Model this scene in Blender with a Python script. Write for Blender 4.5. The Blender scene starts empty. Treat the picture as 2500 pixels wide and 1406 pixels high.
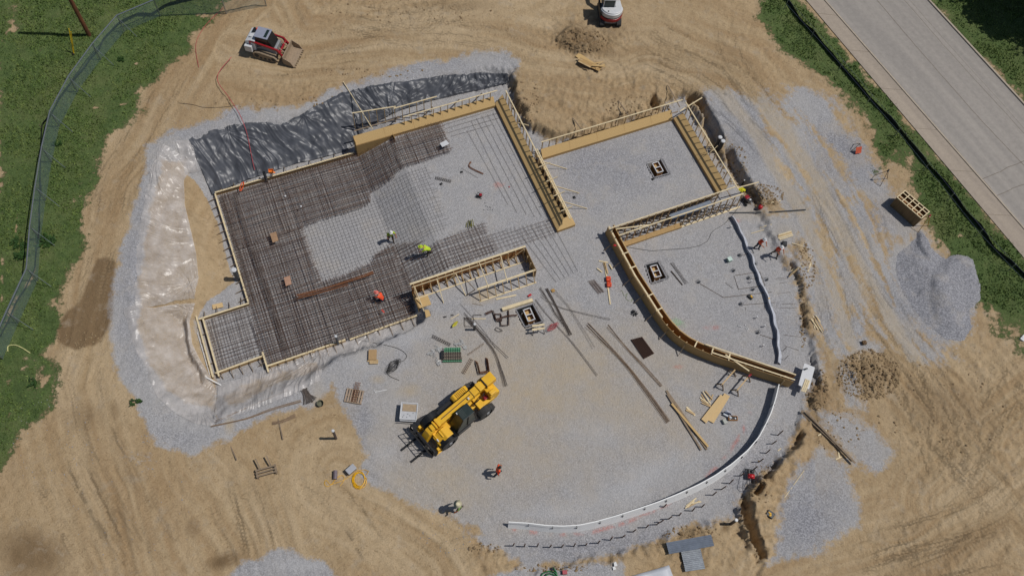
import bpy, bmesh, math, random
import numpy as np
from mathutils import Vector, Matrix, Euler
from mathutils.geometry import delaunay_2d_cdt
random.seed(7); RNG=np.random.default_rng(11)
R=math.radians
scene=bpy.context.scene
COL=scene.collection
# ------------------------------------------------------------------ camera
FPX=2100.0; PITCH=0.4662; ROLL=0.1468; CAMH=56.49
_f=np.array([0,math.sin(PITCH),-math.cos(PITCH)]);_u=np.array([0,math.cos(PITCH),math.sin(PITCH)]);_r=np.array([1.,0,0])
CR=math.cos(ROLL)*_r+math.sin(ROLL)*_u; CU=-math.sin(ROLL)*_r+math.cos(ROLL)*_u; CF=_f
CP=np.array([0,0,CAMH])
cam=bpy.data.cameras.new('camera'); cam.sensor_width=36; cam.lens=36*FPX/2500; cam.clip_end=4000; cam.clip_start=1
camo=bpy.data.objects.new('camera',cam); COL.objects.link(camo)
M=Matrix(((CR[0],CU[0],-CF[0],0),(CR[1],CU[1],-CF[1],0),(CR[2],CU[2],-CF[2],CAMH),(0,0,0,1)))
camo.matrix_world=M; scene.camera=camo
# ------------------------------------------------------------------ sky, sun, exposure
SUN_EL=R(60); SUN_AZ=R(8)      # direction towards the sun, measured from +x
w=bpy.data.worlds.new('World'); scene.world=w; w.use_nodes=True
nt=w.node_tree; bg=nt.nodes['Background']; sk=nt.nodes.new('ShaderNodeTexSky'); sk.sky_type='NISHITA'; sk.sun_disc=False
sk.sun_elevation=SUN_EL; sk.sun_rotation=R(90)-SUN_AZ; nt.links.new(sk.outputs[0],bg.inputs[0]); bg.inputs[1].default_value=0.065
sl=bpy.data.lights.new('sun','SUN'); sl.energy=3.9; sl.angle=R(0.5); sl.color=(1,0.965,0.92)
so=bpy.data.objects.new('sun',sl); COL.objects.link(so)
sd=Vector((math.cos(SUN_EL)*math.cos(SUN_AZ),math.cos(SUN_EL)*math.sin(SUN_AZ),math.sin(SUN_EL)))
so.rotation_euler=sd.to_track_quat('Z','Y').to_euler(); so.location=sd*120
scene.view_settings.view_transform='Standard'; scene.view_settings.look='None'; scene.view_settings.exposure=-0.44; scene.view_settings.gamma=1
# ------------------------------------------------------------------ pixel <-> ground
def P(px,py,z=0.0):
    d=CF+(px-1250)/FPX*CR-(py-703)/FPX*CU
    return CP+d*((z-CAMH)/d[2])
def proj(X,Y,Z):
    vx,vy,vz=X,Y,Z-CAMH
    ww=vx*CF[0]+vy*CF[1]+vz*CF[2]
    return 1250+FPX*(vx*CR[0]+vy*CR[1]+vz*CR[2])/ww, 703-FPX*(vx*CU[0]+vy*CU[1]+vz*CU[2])/ww
_a=R(-60.17); E1=np.array([math.cos(_a),math.sin(_a)]); E2=np.array([-E1[1],E1[0]])
ANG2=math.atan2(E2[1],E2[0])
def UW(u,w_,z=0.0):
    q=E2*u+E1*w_; return np.array([q[0],q[1],z])
# ------------------------------------------------------------------ noise
def _h(ix,iy,s):
    n=(ix.astype(np.int64)*374761393+iy.astype(np.int64)*668265263+s*1442695041)&0x7fffffff
    n=((n^(n>>13))*1274126177)&0x7fffffff
    return ((n^(n>>16))&0xffff)/65535.0
def vn(x,y,s=0):
    ix=np.floor(x);iy=np.floor(y);fx=x-ix;fy=y-iy;fx=fx*fx*(3-2*fx);fy=fy*fy*(3-2*fy)
    ix=ix.astype(np.int64);iy=iy.astype(np.int64)
    a=_h(ix,iy,s);b=_h(ix+1,iy,s);c=_h(ix,iy+1,s);d=_h(ix+1,iy+1,s)
    return (a*(1-fx)+b*fx)*(1-fy)+(c*(1-fx)+d*fx)*fy
def fbm(x,y,s=0,o=4):
    t=0;a=.5;n=0
    for i in range(o):
        t=t+a*vn(x,y,s+i*17);n+=a;a*=.5;x=x*2.03+5.1;y=y*2.03+1.7
    return t/n
def sstep(a,b,x):
    t=np.clip((x-a)/(b-a),0,1);return t*t*(3-2*t)
def polydist(U,V,pts,closed=True):
    """signed distance (inside +) for a closed polygon, else -distance"""
    pts=np.array(pts,float);n=len(pts);best=np.full(U.shape,1e9);ins=np.zeros(U.shape,bool)
    for i in range(n if closed else n-1):
        a=pts[i];b=pts[(i+1)%n];ab=b-a;L=ab@ab+1e-9
        t=np.clip(((U-a[0])*ab[0]+(V-a[1])*ab[1])/L,0,1)
        d=np.hypot(U-a[0]-t*ab[0],V-a[1]-t*ab[1]);best=np.minimum(best,d)
        if closed:
            c=((a[1]>V)!=(b[1]>V));x=(b[0]-a[0])*(V-a[1])/((b[1]-a[1]) if abs(b[1]-a[1])>1e-9 else 1e-9)+a[0]
            ins^=c&(U<x)
    return np.where(ins,best,-best) if closed else -best
# ------------------------------------------------------------------ materials
def hexc(h):
    c=[int(h[i:i+2],16)/255 for i in (0,2,4)]
    return tuple([(x/12.92 if x<=.04045 else ((x+.055)/1.055)**2.4) for x in c])
MATS={}
def mat(name,col,rough=.7,metal=0,var=.15,scale=6,bump=.0,spec=.5,stretch=None,col2=None,mixlo=.35,mixhi=.65,alpha=None,coat=0):
    if name in MATS: return MATS[name]
    m=bpy.data.materials.new(name);m.use_nodes=True;n=m.node_tree.nodes;l=m.node_tree.links
    b=n['Principled BSDF'];b.inputs['Roughness'].default_value=rough;b.inputs['Metallic'].default_value=metal
    b.inputs['Specular IOR Level'].default_value=spec
    if coat: b.inputs['Coat Weight'].default_value=coat; b.inputs['Coat Roughness'].default_value=.15
    tc=n.new('ShaderNodeTexCoord');mp=n.new('ShaderNodeMapping');l.new(tc.outputs['Object'],mp.inputs[0])
    if stretch: mp.inputs['Scale'].default_value=stretch
    nz=n.new('ShaderNodeTexNoise');nz.inputs['Scale'].default_value=scale;nz.inputs['Detail'].default_value=5;nz.inputs['Roughness'].default_value=.65
    l.new(mp.outputs[0],nz.inputs['Vector'])
    rp=n.new('ShaderNodeValToRGB');l.new(nz.outputs['Fac'],rp.inputs[0])
    c=col if not isinstance(col,str) else hexc(col)
    c2=(col2 if not isinstance(col2,str) else hexc(col2)) if col2 else tuple(min(1,x*(1+var)) for x in c)
    c1=c if col2 else tuple(x*(1-var) for x in c)
    rp.color_ramp.elements[0].position=mixlo;rp.color_ramp.elements[0].color=(*c1,1)
    rp.color_ramp.elements[1].position=mixhi;rp.color_ramp.elements[1].color=(*c2,1)
    l.new(rp.outputs[0],b.inputs['Base Color'])
    if bump:
        bp=n.new('ShaderNodeBump');bp.inputs['Strength'].default_value=1;bp.inputs['Distance'].default_value=bump
        l.new(nz.outputs['Fac'],bp.inputs['Height']);l.new(bp.outputs[0],b.inputs['Normal'])
    if alpha is not None:
        b.inputs['Alpha'].default_value=alpha
    MATS[name]=m;return m
WOOD=mat('pine lumber','B79C72',.75,scale=3,var=.18,stretch=(1,1,1))
WOODP=mat('fresh pale pine','D6C49E',.7,scale=4,var=.14)
WOODG=mat('weathered lumber','857460',.85,scale=5,var=.22)
OSB=mat('strand board','BFA06C',.8,scale=26,var=.16)
OSBI=mat('oiled form board','A8743E',.7,scale=18,var=.2)
OSBD=mat('form plywood','A88857',.75,scale=10,var=.14)
RUST=mat('rusty bar','6B4A38',.85,scale=30,col2='463A36')
RUSTO=mat('orange rust','8E5A34',.9,scale=20,col2='5B3A26')
DKBAR=mat('dark steel bar','4E453F',.7,scale=20,var=.25,metal=.2)
BLACKP=mat('black plastic part','17181A',.45,scale=8,var=.2)
STEEL=mat('galvanised steel','9AA0A6',.38,metal=.75,scale=9,var=.12)
GREYP=mat('grey paint','8C8D90',.5,scale=6,var=.1)
WHITEP=mat('white paint','C9CACB',.35,scale=6,var=.05)
WHITEM=mat('matt white','D2D2D0',.6,scale=8,var=.07)
RED=mat('red paint','8E1420',.35,scale=6,var=.12)
REDB=mat('bright red plastic','B01822',.35,scale=6,var=.1)
YEL=mat('machine yellow','EAB52A',.45,scale=3.5,col2='C99A34',mixlo=.45,mixhi=.85)
YELD=mat('dusty yellow','A87D14',.6,scale=6,var=.15)
RUB=mat('dusty rubber','3C3B3A',.85,scale=10,var=.3)
DUSTY=mat('dusty steel','93806A',.8,scale=7,var=.15)
GLASS=mat('tinted cab glass','24332F',.28,scale=3,var=.2,spec=.5)
ORNG=mat('orange plastic','D8481E',.5,scale=8,var=.1)
HVO=mat('orange high visibility cloth','E8532A',.8,scale=14,var=.12)
HVY=mat('lime high visibility cloth','B4CC2C',.8,scale=14,var=.12)
GRNC=mat('green cloth','7D9A52',.85,scale=14,var=.12)
SKIN=mat('skin','A66A4C',.6,scale=10,var=.08)
JEAN=mat('dark blue denim','262C3C',.9,scale=20,var=.2)
DKCL=mat('dark grey cloth','2A2A2C',.9,scale=20,var=.2)
KHAK=mat('grey work trousers','5C5148',.9,scale=20,var=.2)
HAIR=mat('dark hair','15110E',.6,scale=30,var=.3)
YROPE=mat('yellow hose','D8A412',.5,scale=8,var=.12)
GHOSE=mat('green hose','1F6B3A',.5,scale=8,var=.12)
PIPEG=mat('dark grey pipe','45484C',.5,scale=6,var=.12)
WIRE=mat('tie wire','3A3836',.6,metal=.4,scale=10,var=.2)
STRAW=mat('white foam','D8D8D6',.8,scale=12,var=.06)
# ------------------------------------------------------------------ mesh builder
class MB:
    def __init__(s): s.v=[];s.f=[];s.m=[];s.cur=0
    def add(s,vs,fs):
        b=len(s.v);s.v+=[tuple(map(float,x)) for x in vs];s.f+=[tuple(b+i for i in f) for f in fs];s.m+=[s.cur]*len(fs)
    def box(s,c,d,rz=0,rx=0,ry=0,taper=1):
        x,y,z=[k/2 for k in d]
        vs=[(-x,-y,-z),(x,-y,-z),(x,y,-z),(-x,y,-z),(-x*taper,-y*taper,z),(x*taper,-y*taper,z),(x*taper,y*taper,z),(-x*taper,y*taper,z)]
        E=Euler((rx,ry,rz)).to_matrix();c=Vector(c)
        s.add([E@Vector(v)+c for v in vs],[(3,2,1,0),(4,5,6,7),(0,1,5,4),(1,2,6,5),(2,3,7,6),(3,0,4,7)]);return s
    def bar(s,a,b,wd,ht,up=(0,0,1)):
        """rectangular bar from a to b, centred on the line; wd across, ht along up"""
        a=Vector(a);b=Vector(b);d=b-a
        if d.length<1e-6:return s
        d.normalize();u=Vector(up)
        if abs(d.dot(u))>.98:u=Vector((1,0,0))
        sd_=d.cross(u).normalized();u=sd_.cross(d).normalized()
        o=[(-1,-1),(1,-1),(1,1),(-1,1)];vs=[p+sd_*(i*wd/2)+u*(j*ht/2) for p in (a,b) for i,j in o]
        s.add(vs,[(0,1,2,3),(7,6,5,4),(4,5,1,0),(5,6,2,1),(6,7,3,2),(7,4,0,3)]);return s
    def tube(s,pts,r,n=6,cap=True):
        pts=[Vector(p) for p in pts];k=len(pts);rr=r if hasattr(r,'__len__') else [r]*k
        vs=[];up=None
        for i,p in enumerate(pts):
            t=(pts[min(i+1,k-1)]-pts[max(i-1,0)])
            if t.length<1e-9:t=Vector((0,0,1))
            t.normalize()
            if up is None:
                up=Vector((0,0,1)) if abs(t.z)<.9 else Vector((1,0,0))
            a=t.cross(up)
            if a.length<1e-5:a=t.cross(Vector((0,1,0)))
            a.normalize();up=a.cross(t).normalized()
            for j in range(n):
                q=2*math.pi*j/n;vs.append(p+a*math.cos(q)*rr[i]+up*math.sin(q)*rr[i])
        fs=[(i*n+j,(i+1)*n+j,(i+1)*n+(j+1)%n,i*n+(j+1)%n) for i in range(k-1) for j in range(n)]
        if cap:fs+=[tuple(range(n)),tuple((k-1)*n+j for j in reversed(range(n)))]
        s.add(vs,fs);return s
    def lathe(s,prof,c=(0,0,0),n=16,axis='z',capb=True,capt=True):
        vs=[];c=Vector(c)
        for r_,z in prof:
            for j in range(n):
                q=2*math.pi*j/n;x,y=r_*math.cos(q),r_*math.sin(q)
                vs.append(c+(Vector((x,y,z)) if axis=='z' else Vector((x,z,y)) if axis=='y' else Vector((z,x,y))))
        k=len(prof);fs=[(i*n+j,i*n+(j+1)%n,(i+1)*n+(j+1)%n,(i+1)*n+j) for i in range(k-1) for j in range(n)]
        if capb:fs.append(tuple(reversed(range(n))))
        if capt:fs.append(tuple((k-1)*n+j for j in range(n)))
        s.add(vs,fs);return s
    def prism(s,poly,a,b,axis='y'):
        """extrude a 2-D outline between a and b along an axis; outline is (x,z) for y, (x,y) for z"""
        n=len(poly);f=(lambda p,q:(p[0],q,p[1])) if axis=='y' else (lambda p,q:(p[0],p[1],q))
        vs=[f(p,a) for p in poly]+[f(p,b) for p in poly]
        s.add(vs,[tuple(range(n)),tuple(reversed(range(n,2*n)))]+[(i,n+i,n+(i+1)%n,(i+1)%n) for i in range(n)]);return s
    def ell(s,c,r,n=10,k=7,zmin=-1):
        vs=[];fs=[];c=Vector(c);th0=math.asin(max(-1,zmin))
        for i in range(k+1):
            t=th0+(math.pi/2-th0)*i/k
            for j in range(n):
                q=2*math.pi*j/n;vs.append(c+Vector((r[0]*math.cos(t)*math.cos(q),r[1]*math.cos(t)*math.sin(q),r[2]*math.sin(t))))
        fs=[(i*n+j,i*n+(j+1)%n,(i+1)*n+(j+1)%n,(i+1)*n+j) for i in range(k) for j in range(n)]
        fs.append(tuple(reversed(range(n))));s.add(vs,fs);return s
    def wall(s,pts,z0,z1,th,closed=False):
        """upright strip of thickness th along a 2-D path (list of xy); z0,z1 numbers or per-point lists"""
        pts=[np.array(p[:2],float) for p in pts];k=len(pts);vs=[]
        for i,p in enumerate(pts):
            t=pts[min(i+1,k-1)]-pts[max(i-1,0)];t/=np.linalg.norm(t)+1e-9;nn=np.array([-t[1],t[0]])*th/2
            a=z0[i] if hasattr(z0,'__len__') else z0;b=z1[i] if hasattr(z1,'__len__') else z1
            vs+=[(*(p-nn),a),(*(p+nn),a),(*(p+nn),b),(*(p-nn),b)]
        fs=[]
        for i in range(k-1):
            o=i*4;q=o+4
            for j in range(4):fs.append((o+j,o+(j+1)%4,q+(j+1)%4,q+j))
        fs+=[(3,2,1,0),tuple((k-1)*4+j for j in range(4))];s.add(vs,fs);return s
    def build(s,name,ms,parent=None,smooth=False,bevel=0,org=None):
        me=bpy.data.meshes.new(name)
        if org is None and parent is None and s.v:
            a=np.array(s.v);org=((a[:,0].min()+a[:,0].max())/2,(a[:,1].min()+a[:,1].max())/2,a[:,2].min())
        v=s.v
        if org is not None:
            v=[(x-org[0],y-org[1],z-org[2]) for x,y,z in s.v]
        me.from_pydata(v,[],s.f)
        ms=ms if isinstance(ms,(list,tuple)) else [ms]
        for m_ in ms:me.materials.append(m_)
        me.polygons.foreach_set('material_index',s.m)
        if smooth:me.polygons.foreach_set('use_smooth',[True]*len(me.polygons))
        me.update()
        bm=bmesh.new();bm.from_mesh(me);bmesh.ops.recalc_face_normals(bm,faces=bm.faces);bm.to_mesh(me);bm.free()
        o=bpy.data.objects.new(name,me);COL.objects.link(o)
        if org is not None:o.location=org
        if parent is not None:o.parent=parent
        if bevel:
            md=o.modifiers.new('b','BEVEL');md.width=bevel;md.segments=2;md.limit_method='ANGLE';md.angle_limit=R(40)
        return o
def tag(o,label=None,cat=None,group=None,kind=None):
    if label:o['label']=label
    if cat:o['category']=cat
    if group:o['group']=group
    if kind:o['kind']=kind
    return o
def empty(name,loc,rz,label,cat,group=None,rx=0,ry=0):
    o=bpy.data.objects.new(name,None);COL.objects.link(o);o.location=loc;o.rotation_euler=(rx,ry,rz);o.empty_display_size=.2
    return tag(o,label,cat,group)
def copy_tree(o,parent=None):
    c=o.copy();COL.objects.link(c);c.parent=parent
    for ch in list(o.children):copy_tree(ch,c)
    return c
# ================================================================== TERRAIN
def XYc(p): 
    if p[0]=='u': q=UW(p[1],p[2]); return (q[0],q[1],p[3])
    q=P(*p);return (q[0],q[1],p[2])
CH=[
 # far ring
 [(-900,-500,1.4),(-900,900,1.2),(-700,2000,.8),(500,2300,.3),(1600,2300,.2),(2900,2300,.4),(3100,1400,.6),(3300,400,.6),(2700,-500,.6),(1300,-700,1.3),(-100,-800,1.4)],
 [(-300,100,1.3),(-300,700,1.2),(-300,1300,.9)],[(300,-200,1.3),(1000,-250,1.3),(1700,-200,1.1)],
 # plateau
 [(100,300,1.25),(90,700,1.2),(60,1100,.9),(120,1390,.6)],[(600,60,1.3),(1000,60,1.3),(1400,60,1.25),(1760,80,1.1)],
 [(300,250,1.25),(230,500,1.2),(190,750,1.15),(210,950,.95),(300,1200,.6),(420,1390,.4)],
 # crest of the covered slope
 [(1256,160,1.15),(1150,172,1.2),(1060,180,1.2),(980,200,1.2),(880,215,1.2),(800,250,1.2),(700,285,1.2),(600,300,1.2),(500,322,1.2),(430,345,1.2),(390,385,1.2),(360,460,1.2),(345,550,1.2),(325,650,1.2),(320,740,1.1),(335,830,1.0),(355,910,.9),(400,980,.75),(450,1030,.6),(520,1045,.45),(620,1010,.3),(720,970,.15),(790,935,.05)],
 # toe of the north slope
 [(1240,207,0),(1180,222,0),(1100,238,0),(1020,252,0),(940,278,0)],
 ['u',(6.9,-41.5,-1.2),(3,-41.45,-1.2),(-1,-41.4,-1.2),(-4.2,-41.3,-1.2)],
 # foot of the clear sheet on the west slope, then the toe by the slab
 [(440,402,.4),(446,470,.25),(462,560,.1),(480,640,0),(470,720,-.1),(452,780,-.2),(460,850,-.4),(500,920,-.6)],
 ['u',(-5.2,-40.6,-1.15),(-5.3,-37,-1.15),(-5.2,-34,-1.15),(-6.3,-31.6,-1.15),(-8.6,-31.0,-1.15),(-8.9,-28,-1.15),(-8.4,-25.4,-1.15)],
 # slab floor
 ['u',(-4,-40.5,-1.2),(2,-40.5,-1.2),(7.27,-40.5,-1.2)],['u',(7.27,-39.9,-1.2),(7.27,-33,-1.2),(7.27,-27.15,-1.2)],
 ['u',(10.29,-40.9,0),(10.29,-33,0),(10.29,-27.15,0)],['u',(-4,-40,-1.2),(-4,-35,-1.2),(-4,-30.7,-1.2)],
 ['u',(-7.5,-30.5,-1.2),(-7.5,-26.2,-1.2),(-4.1,-26,-1.2),(-4.1,-25.3,-1.2),(1,-25.2,-1.2),(6.9,-25.2,-1.2)],
 # south bank
 ['u',(-8,-24.7,-1.1),(-4.5,-24.4,-1.1),(0,-24.45,-1.1),(6.9,-24.6,-1.1)],
 [(560,1000,.2),(650,975,.15),(740,935,.05),(830,872,0),(900,845,0),(1000,800,0),(1050,765,0)],
 ['u',(7.35,-26.75,0),(8.8,-26.75,0),(10.29,-26.75,0)],
 # pad
 ['u',(14,-40,0),(19.5,-40.5,0),(19.5,-30,0)],['u',(22,-33.5,0),(31,-33.6,0),(32,-27,0)],
 [(1100,900,0),(1300,850,0),(1450,760,0),(1600,700,0),(1750,640,0),(1850,760,0),(1850,980,0),(1750,1100,0),(1550,1200,0),(1300,1290,0),(1150,1150,0),(950,1000,0),(1100,900,0)],
 # bank of the north east plateau
 [(1249,190,1.0),(1262,232,1.0),(1290,282,1.0),(1330,315,.95),(1390,322,.9),(1450,300,.9),(1520,276,.9),(1580,250,.9),(1640,226,.85)],
 [(1240,214,0),(1253,262,0),(1278,306,0),(1322,340,0),(1400,351,0),(1455,334,0),(1525,308,0),(1590,280,0),(1655,250,0)],
 # banks east of the far room
 [(1684,222,.85),(1706,236,.85),(1724,268,.8),(1738,300,.8),(1750,330,.75),(1768,366,.7),(1794,382,.7),(1808,415,.65),(1832,448,.55),(1856,486,.4)],
 [(1672,240,0),(1690,260,0),(1708,292,0),(1722,322,0),(1734,350,0),(1752,384,0),(1776,402,0),(1790,434,0),(1814,468,0),(1840,502,.05)],
 # low banks round the pad
 [(1900,604,.3),(1938,650,.35),(1962,700,.35),(1966,750,.35),(1975,790,.35),(1988,838,.3),(1984,880,.4),(1992,930,.4),(1996,965,.3)],
 [(1890,608,0),(1926,655,0),(1948,704,0),(1952,752,0),(1960,794,0),(1974,842,0),(1968,884,0),(1976,936,0),(1982,972,0)],
 [(1958,1052,.4),(1940,1085,.85),(1905,1130,.9),(1865,1180,.85),(1838,1206,.9),(1822,1222,.95),(1830,1262,1.05),(1842,1310,1.0),(1866,1350,.7),(1870,1390,.35)],
 [(1944,1050,0),(1924,1086,0),(1888,1128,0),(1848,1178,0),(1820,1206,0),(1805,1226,0),(1810,1268,0),(1822,1316,0),(1844,1356,.1),(1850,1392,.2)],
 [(1990,1082,.35),(1950,1160,.35),(1915,1230,.35),(1905,1310,.35),(1890,1380,.3)],
 [(1745,1285,.35),(1692,1294,.4),(1600,1336,.35),(1500,1366,.35),(1400,1382,.35),(1290,1396,.3),(1240,1374,.35),(1190,1350,.35),(1140,1318,.2)],
 [(1745,1272,0),(1690,1280,0),(1598,1323,0),(1500,1354,0),(1400,1369,0),(1290,1382,0),(1244,1360,0),(1195,1336,0),(1150,1300,0)],
 # east ground and road
 [(1900,230,.8),(2000,400,.6),(2100,600,.5),(2150,800,.5),(2200,1000,.45),(2300,1250,.4),(2450,1400,.4)],
 [(1906,-72,.6),(1964,-4,.6),(2168,236,.6),(2373,480,.6),(2500,626,.6),(2800,975,.6)],[(2060,-60,.6),(2330,40,.6),(2520,260,.6),(2900,680,.6)],
 [(640,1150,.2),(750,1290,.2),(800,1399,.2),(1000,1340,.1)],[(700,1060,.1),(840,1100,.05)],
]
pv=[];pe=[]
for ch in CH:
    if ch[0]=='u': ch=[('u',)+c for c in ch[1:]]
    for i,c in enumerate(ch):
        if i:pe.append((len(pv)-1,len(pv)))
        pv.append(XYc(c))
pv=np.array(pv)
vo,eo,fo,ov,_,_=delaunay_2d_cdt([Vector(p[:2]) for p in pv],pe,[],0,1e-4)
vz=[]
for i,q in enumerate(vo):
    if ov[i]: vz.append(pv[ov[i][0]][2])
    else:
        d=np.hypot(pv[:,0]-q.x,pv[:,1]-q.y);j=np.argsort(d)[:3];ww=1/(d[j]+.01);vz.append(float((pv[j,2]*ww).sum()/ww.sum()))
print('TIN',len(pv),len(vo),len(fo))
ST=0.11
def axis(lo,hi):
    core=np.arange(lo,hi,ST);g=ST;out=[];x=hi
    ext=[]
    while x<hi+700: g*=1.22;x+=g;ext.append(x)
    ext=np.array(ext);return np.concatenate([lo-(ext-hi)[::-1],core,ext])
GX=axis(-50,47);GY=axis(2.5,68)
Xg,Yg=np.meshgrid(GX,GY)
H=np.full(Xg.shape,.7)
for f in fo:
    p=[(vo[i].x,vo[i].y,vz[i]) for i in f]
    (x0,y0,z0),(x1,y1,z1),(x2,y2,z2)=p
    i0,i1=np.searchsorted(GX,[min(x0,x1,x2),max(x0,x1,x2)]);j0,j1=np.searchsorted(GY,[min(y0,y1,y2),max(y0,y1,y2)])
    if i1<=i0 or j1<=j0:continue
    xx=Xg[j0:j1,i0:i1];yy=Yg[j0:j1,i0:i1];D=(y1-y2)*(x0-x2)+(x2-x1)*(y0-y2)
    if abs(D)<1e-9:continue
    a=((y1-y2)*(xx-x2)+(x2-x1)*(yy-y2))/D;b=((y2-y0)*(xx-x2)+(x0-x2)*(yy-y2))/D;c=1-a-b
    k=(a>=-1e-6)&(b>=-1e-6)&(c>=-1e-6);H[j0:j1,i0:i1][k]=(a*z0+b*z1+c*z2)[k]
def blur(A,n):
    for _ in range(n):
        B=A.copy();B[1:-1]=.25*A[:-2]+.5*A[1:-1]+.25*A[2:];C=B.copy();C[:,1:-1]=.25*B[:,:-2]+.5*B[:,1:-1]+.25*B[:,2:];A=C
    return A
H=blur(H,1)
def resamp(A,X,Y):
    i=np.clip(np.searchsorted(GX,X)-1,0,len(GX)-2);j=np.clip(np.searchsorted(GY,Y)-1,0,len(GY)-2)
    a=np.clip((X-GX[i])/(GX[i+1]-GX[i]),0,1);b=np.clip((Y-GY[j])/(GY[j+1]-GY[j]),0,1)
    return (A[j,i]*(1-a)+A[j,i+1]*a)*(1-b)+(A[j+1,i]*(1-a)+A[j+1,i+1]*a)*b
# natural soil edges are ragged: warp the survey surface, except on the formed slab
U,V=proj(Xg,Yg,H)
_uu=(Xg*E2[0]+Yg*E2[1]);_ww=(Xg*E1[0]+Yg*E1[1])
_in=((_uu>-4.6)&(_uu<19.8)&(_ww>-41.2)&(_ww<-25.0))|((_uu>20.4)&(_uu<33.3)&(_ww>-34.9)&(_ww<-24.6))|((_uu>-8.4)&(_uu<-3)&(_ww>-31.2)&(_ww<-25.2))
wa=np.where(_in,0,1)*np.where((U>1230)&(U<2100),1,.5)
wx=(fbm(Xg*.9,Yg*.9,301,3)-.5)*1.1+(fbm(Xg*3.2,Yg*3.2,303,3)-.5)*.55;wy=(fbm(Xg*.9,Yg*.9,305,3)-.5)*1.1+(fbm(Xg*3.2,Yg*3.2,307,3)-.5)*.55
H=resamp(H,Xg+wx*wa,Yg+wy*wa)
U,V=proj(Xg,Yg,H)
jx,jy=(fbm(Xg*1.6,Yg*1.6,311,4)-.5)*16,(fbm(Xg*1.6,Yg*1.6,313,4)-.5)*16
for pg_,dep,sh_ in [([(1674,236),(1684,224),(1700,226),(1716,240),(1728,262),(1742,282),(1752,300),(1760,322),(1764,342),(1750,354),(1732,346),(1716,334),(1706,316),(1692,286)],-.55,5),
  ([(1774,366),(1788,366),(1794,386),(1806,404),(1820,422),(1832,446),(1846,470),(1856,488),(1842,498),(1820,476),(1800,452),(1790,432),(1780,404)],-.45,5),
  ([(1594,228),(1602,230),(1606,248),(1604,264),(1592,262),(1586,246)],-.25,4),([(1824,1214),(1836,1228),(1842,1262),(1856,1310),(1872,1356),(1862,1362),(1838,1316),(1822,1270),(1812,1232)],-.45,5),([(1958,1050),(1962,1060),(1946,1090),(1934,1096),(1932,1086)],-.2,4),([(1905,1122),(1910,1130),(1880,1160),(1868,1166),(1880,1146)],-.15,4),([(1862,1176),(1868,1184),(1852,1202),(1842,1200)],-.15,4),([(1988,860),(1992,900),(2002,930),(1996,950),(1984,925),(1980,880)],-.25,4),([(1930,640),(1940,652),(1952,676),(1944,676)],-.1,4),([(1958,740),(1964,770),(1972,800),(1962,795),(1954,760)],-.15,4)]:
    d_=polydist(U+jx*.6,V+jy*.6,pg_);H=np.where(d_>-sh_,H*(1-sstep(-sh_,1,d_))+np.minimum(H,dep)*sstep(-sh_,1,d_),H)
# a lit ledge left standing inside the first trench
d_=polydist(U+jx*.4,V+jy*.4,[(1690,240),(1704,246),(1716,266),(1724,286),(1716,292),(1706,270),(1690,252)]);H=np.where(d_>-3,np.maximum(H,.35*sstep(-3,1,d_)+H*(1-sstep(-3,1,d_))),H)
near=(np.abs(U-1250)<2600)&(np.abs(V-700)<1800)&(Yg>-20)
Us=np.where(near,U,-3000);Vs=np.where(near,V,-3000)
wob=lambda s,a,sc=.9:(fbm(Xg*sc,Yg*sc,s,4)-.5)*2*a
# ---- grass
ROADL=[(1895,-85),(1967,0),(2170,240),(2373,480),(2500,626),(2800,975)]
gr_l=[(560,-400),(562,0),(540,30),(505,55),(470,95),(478,128),(440,150),(385,185),(365,210),(340,235),(348,270),(330,300),(290,312),(255,335),(240,370),(237,410),(232,450),(215,500),(217,560),(185,630),(170,670),(140,740),(142,800),(125,860),(140,900),(135,950),(125,1000),(75,1040),(35,1080),(30,1120),(0,1170),(-300,1400),(-1500,1600),(-1500,-800),(560,-800)]
gr_r=[(1850,-200),(1862,0),(1855,40),(1872,80),(1900,110),(1950,140),(1990,175),(2020,200),(2060,240),(2090,260),(2112,300),(2135,330),(2140,360),(2150,415),(2215,430),(2235,480),(2262,540),(2300,620),(2345,680),(2375,720),(2395,830),(2440,850),(2500,880),(2800,1100),(3000,1200),(2900,1090),(2500,626),(2373,480),(1967,0),(1797,-200)]
gr_u=[(2075,-200),(2250,-17),(2316,51),(2408,153),(2500,256),(2800,590),(3400,600),(3400,-600),(2000,-600)]
dl=polydist(Us,Vs,gr_l);dr=polydist(Us,Vs,gr_r);du=polydist(Us,Vs,gr_u)
G_=np.maximum(np.maximum(dl,dr),du)/24
G_=G_+wob(3,1.1,.55)*np.exp(-np.abs(G_)/3)+wob(4,.5,1.8)*np.exp(-np.abs(G_)/3)
grass=np.clip(.5+G_*.5,0,1)
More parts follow.
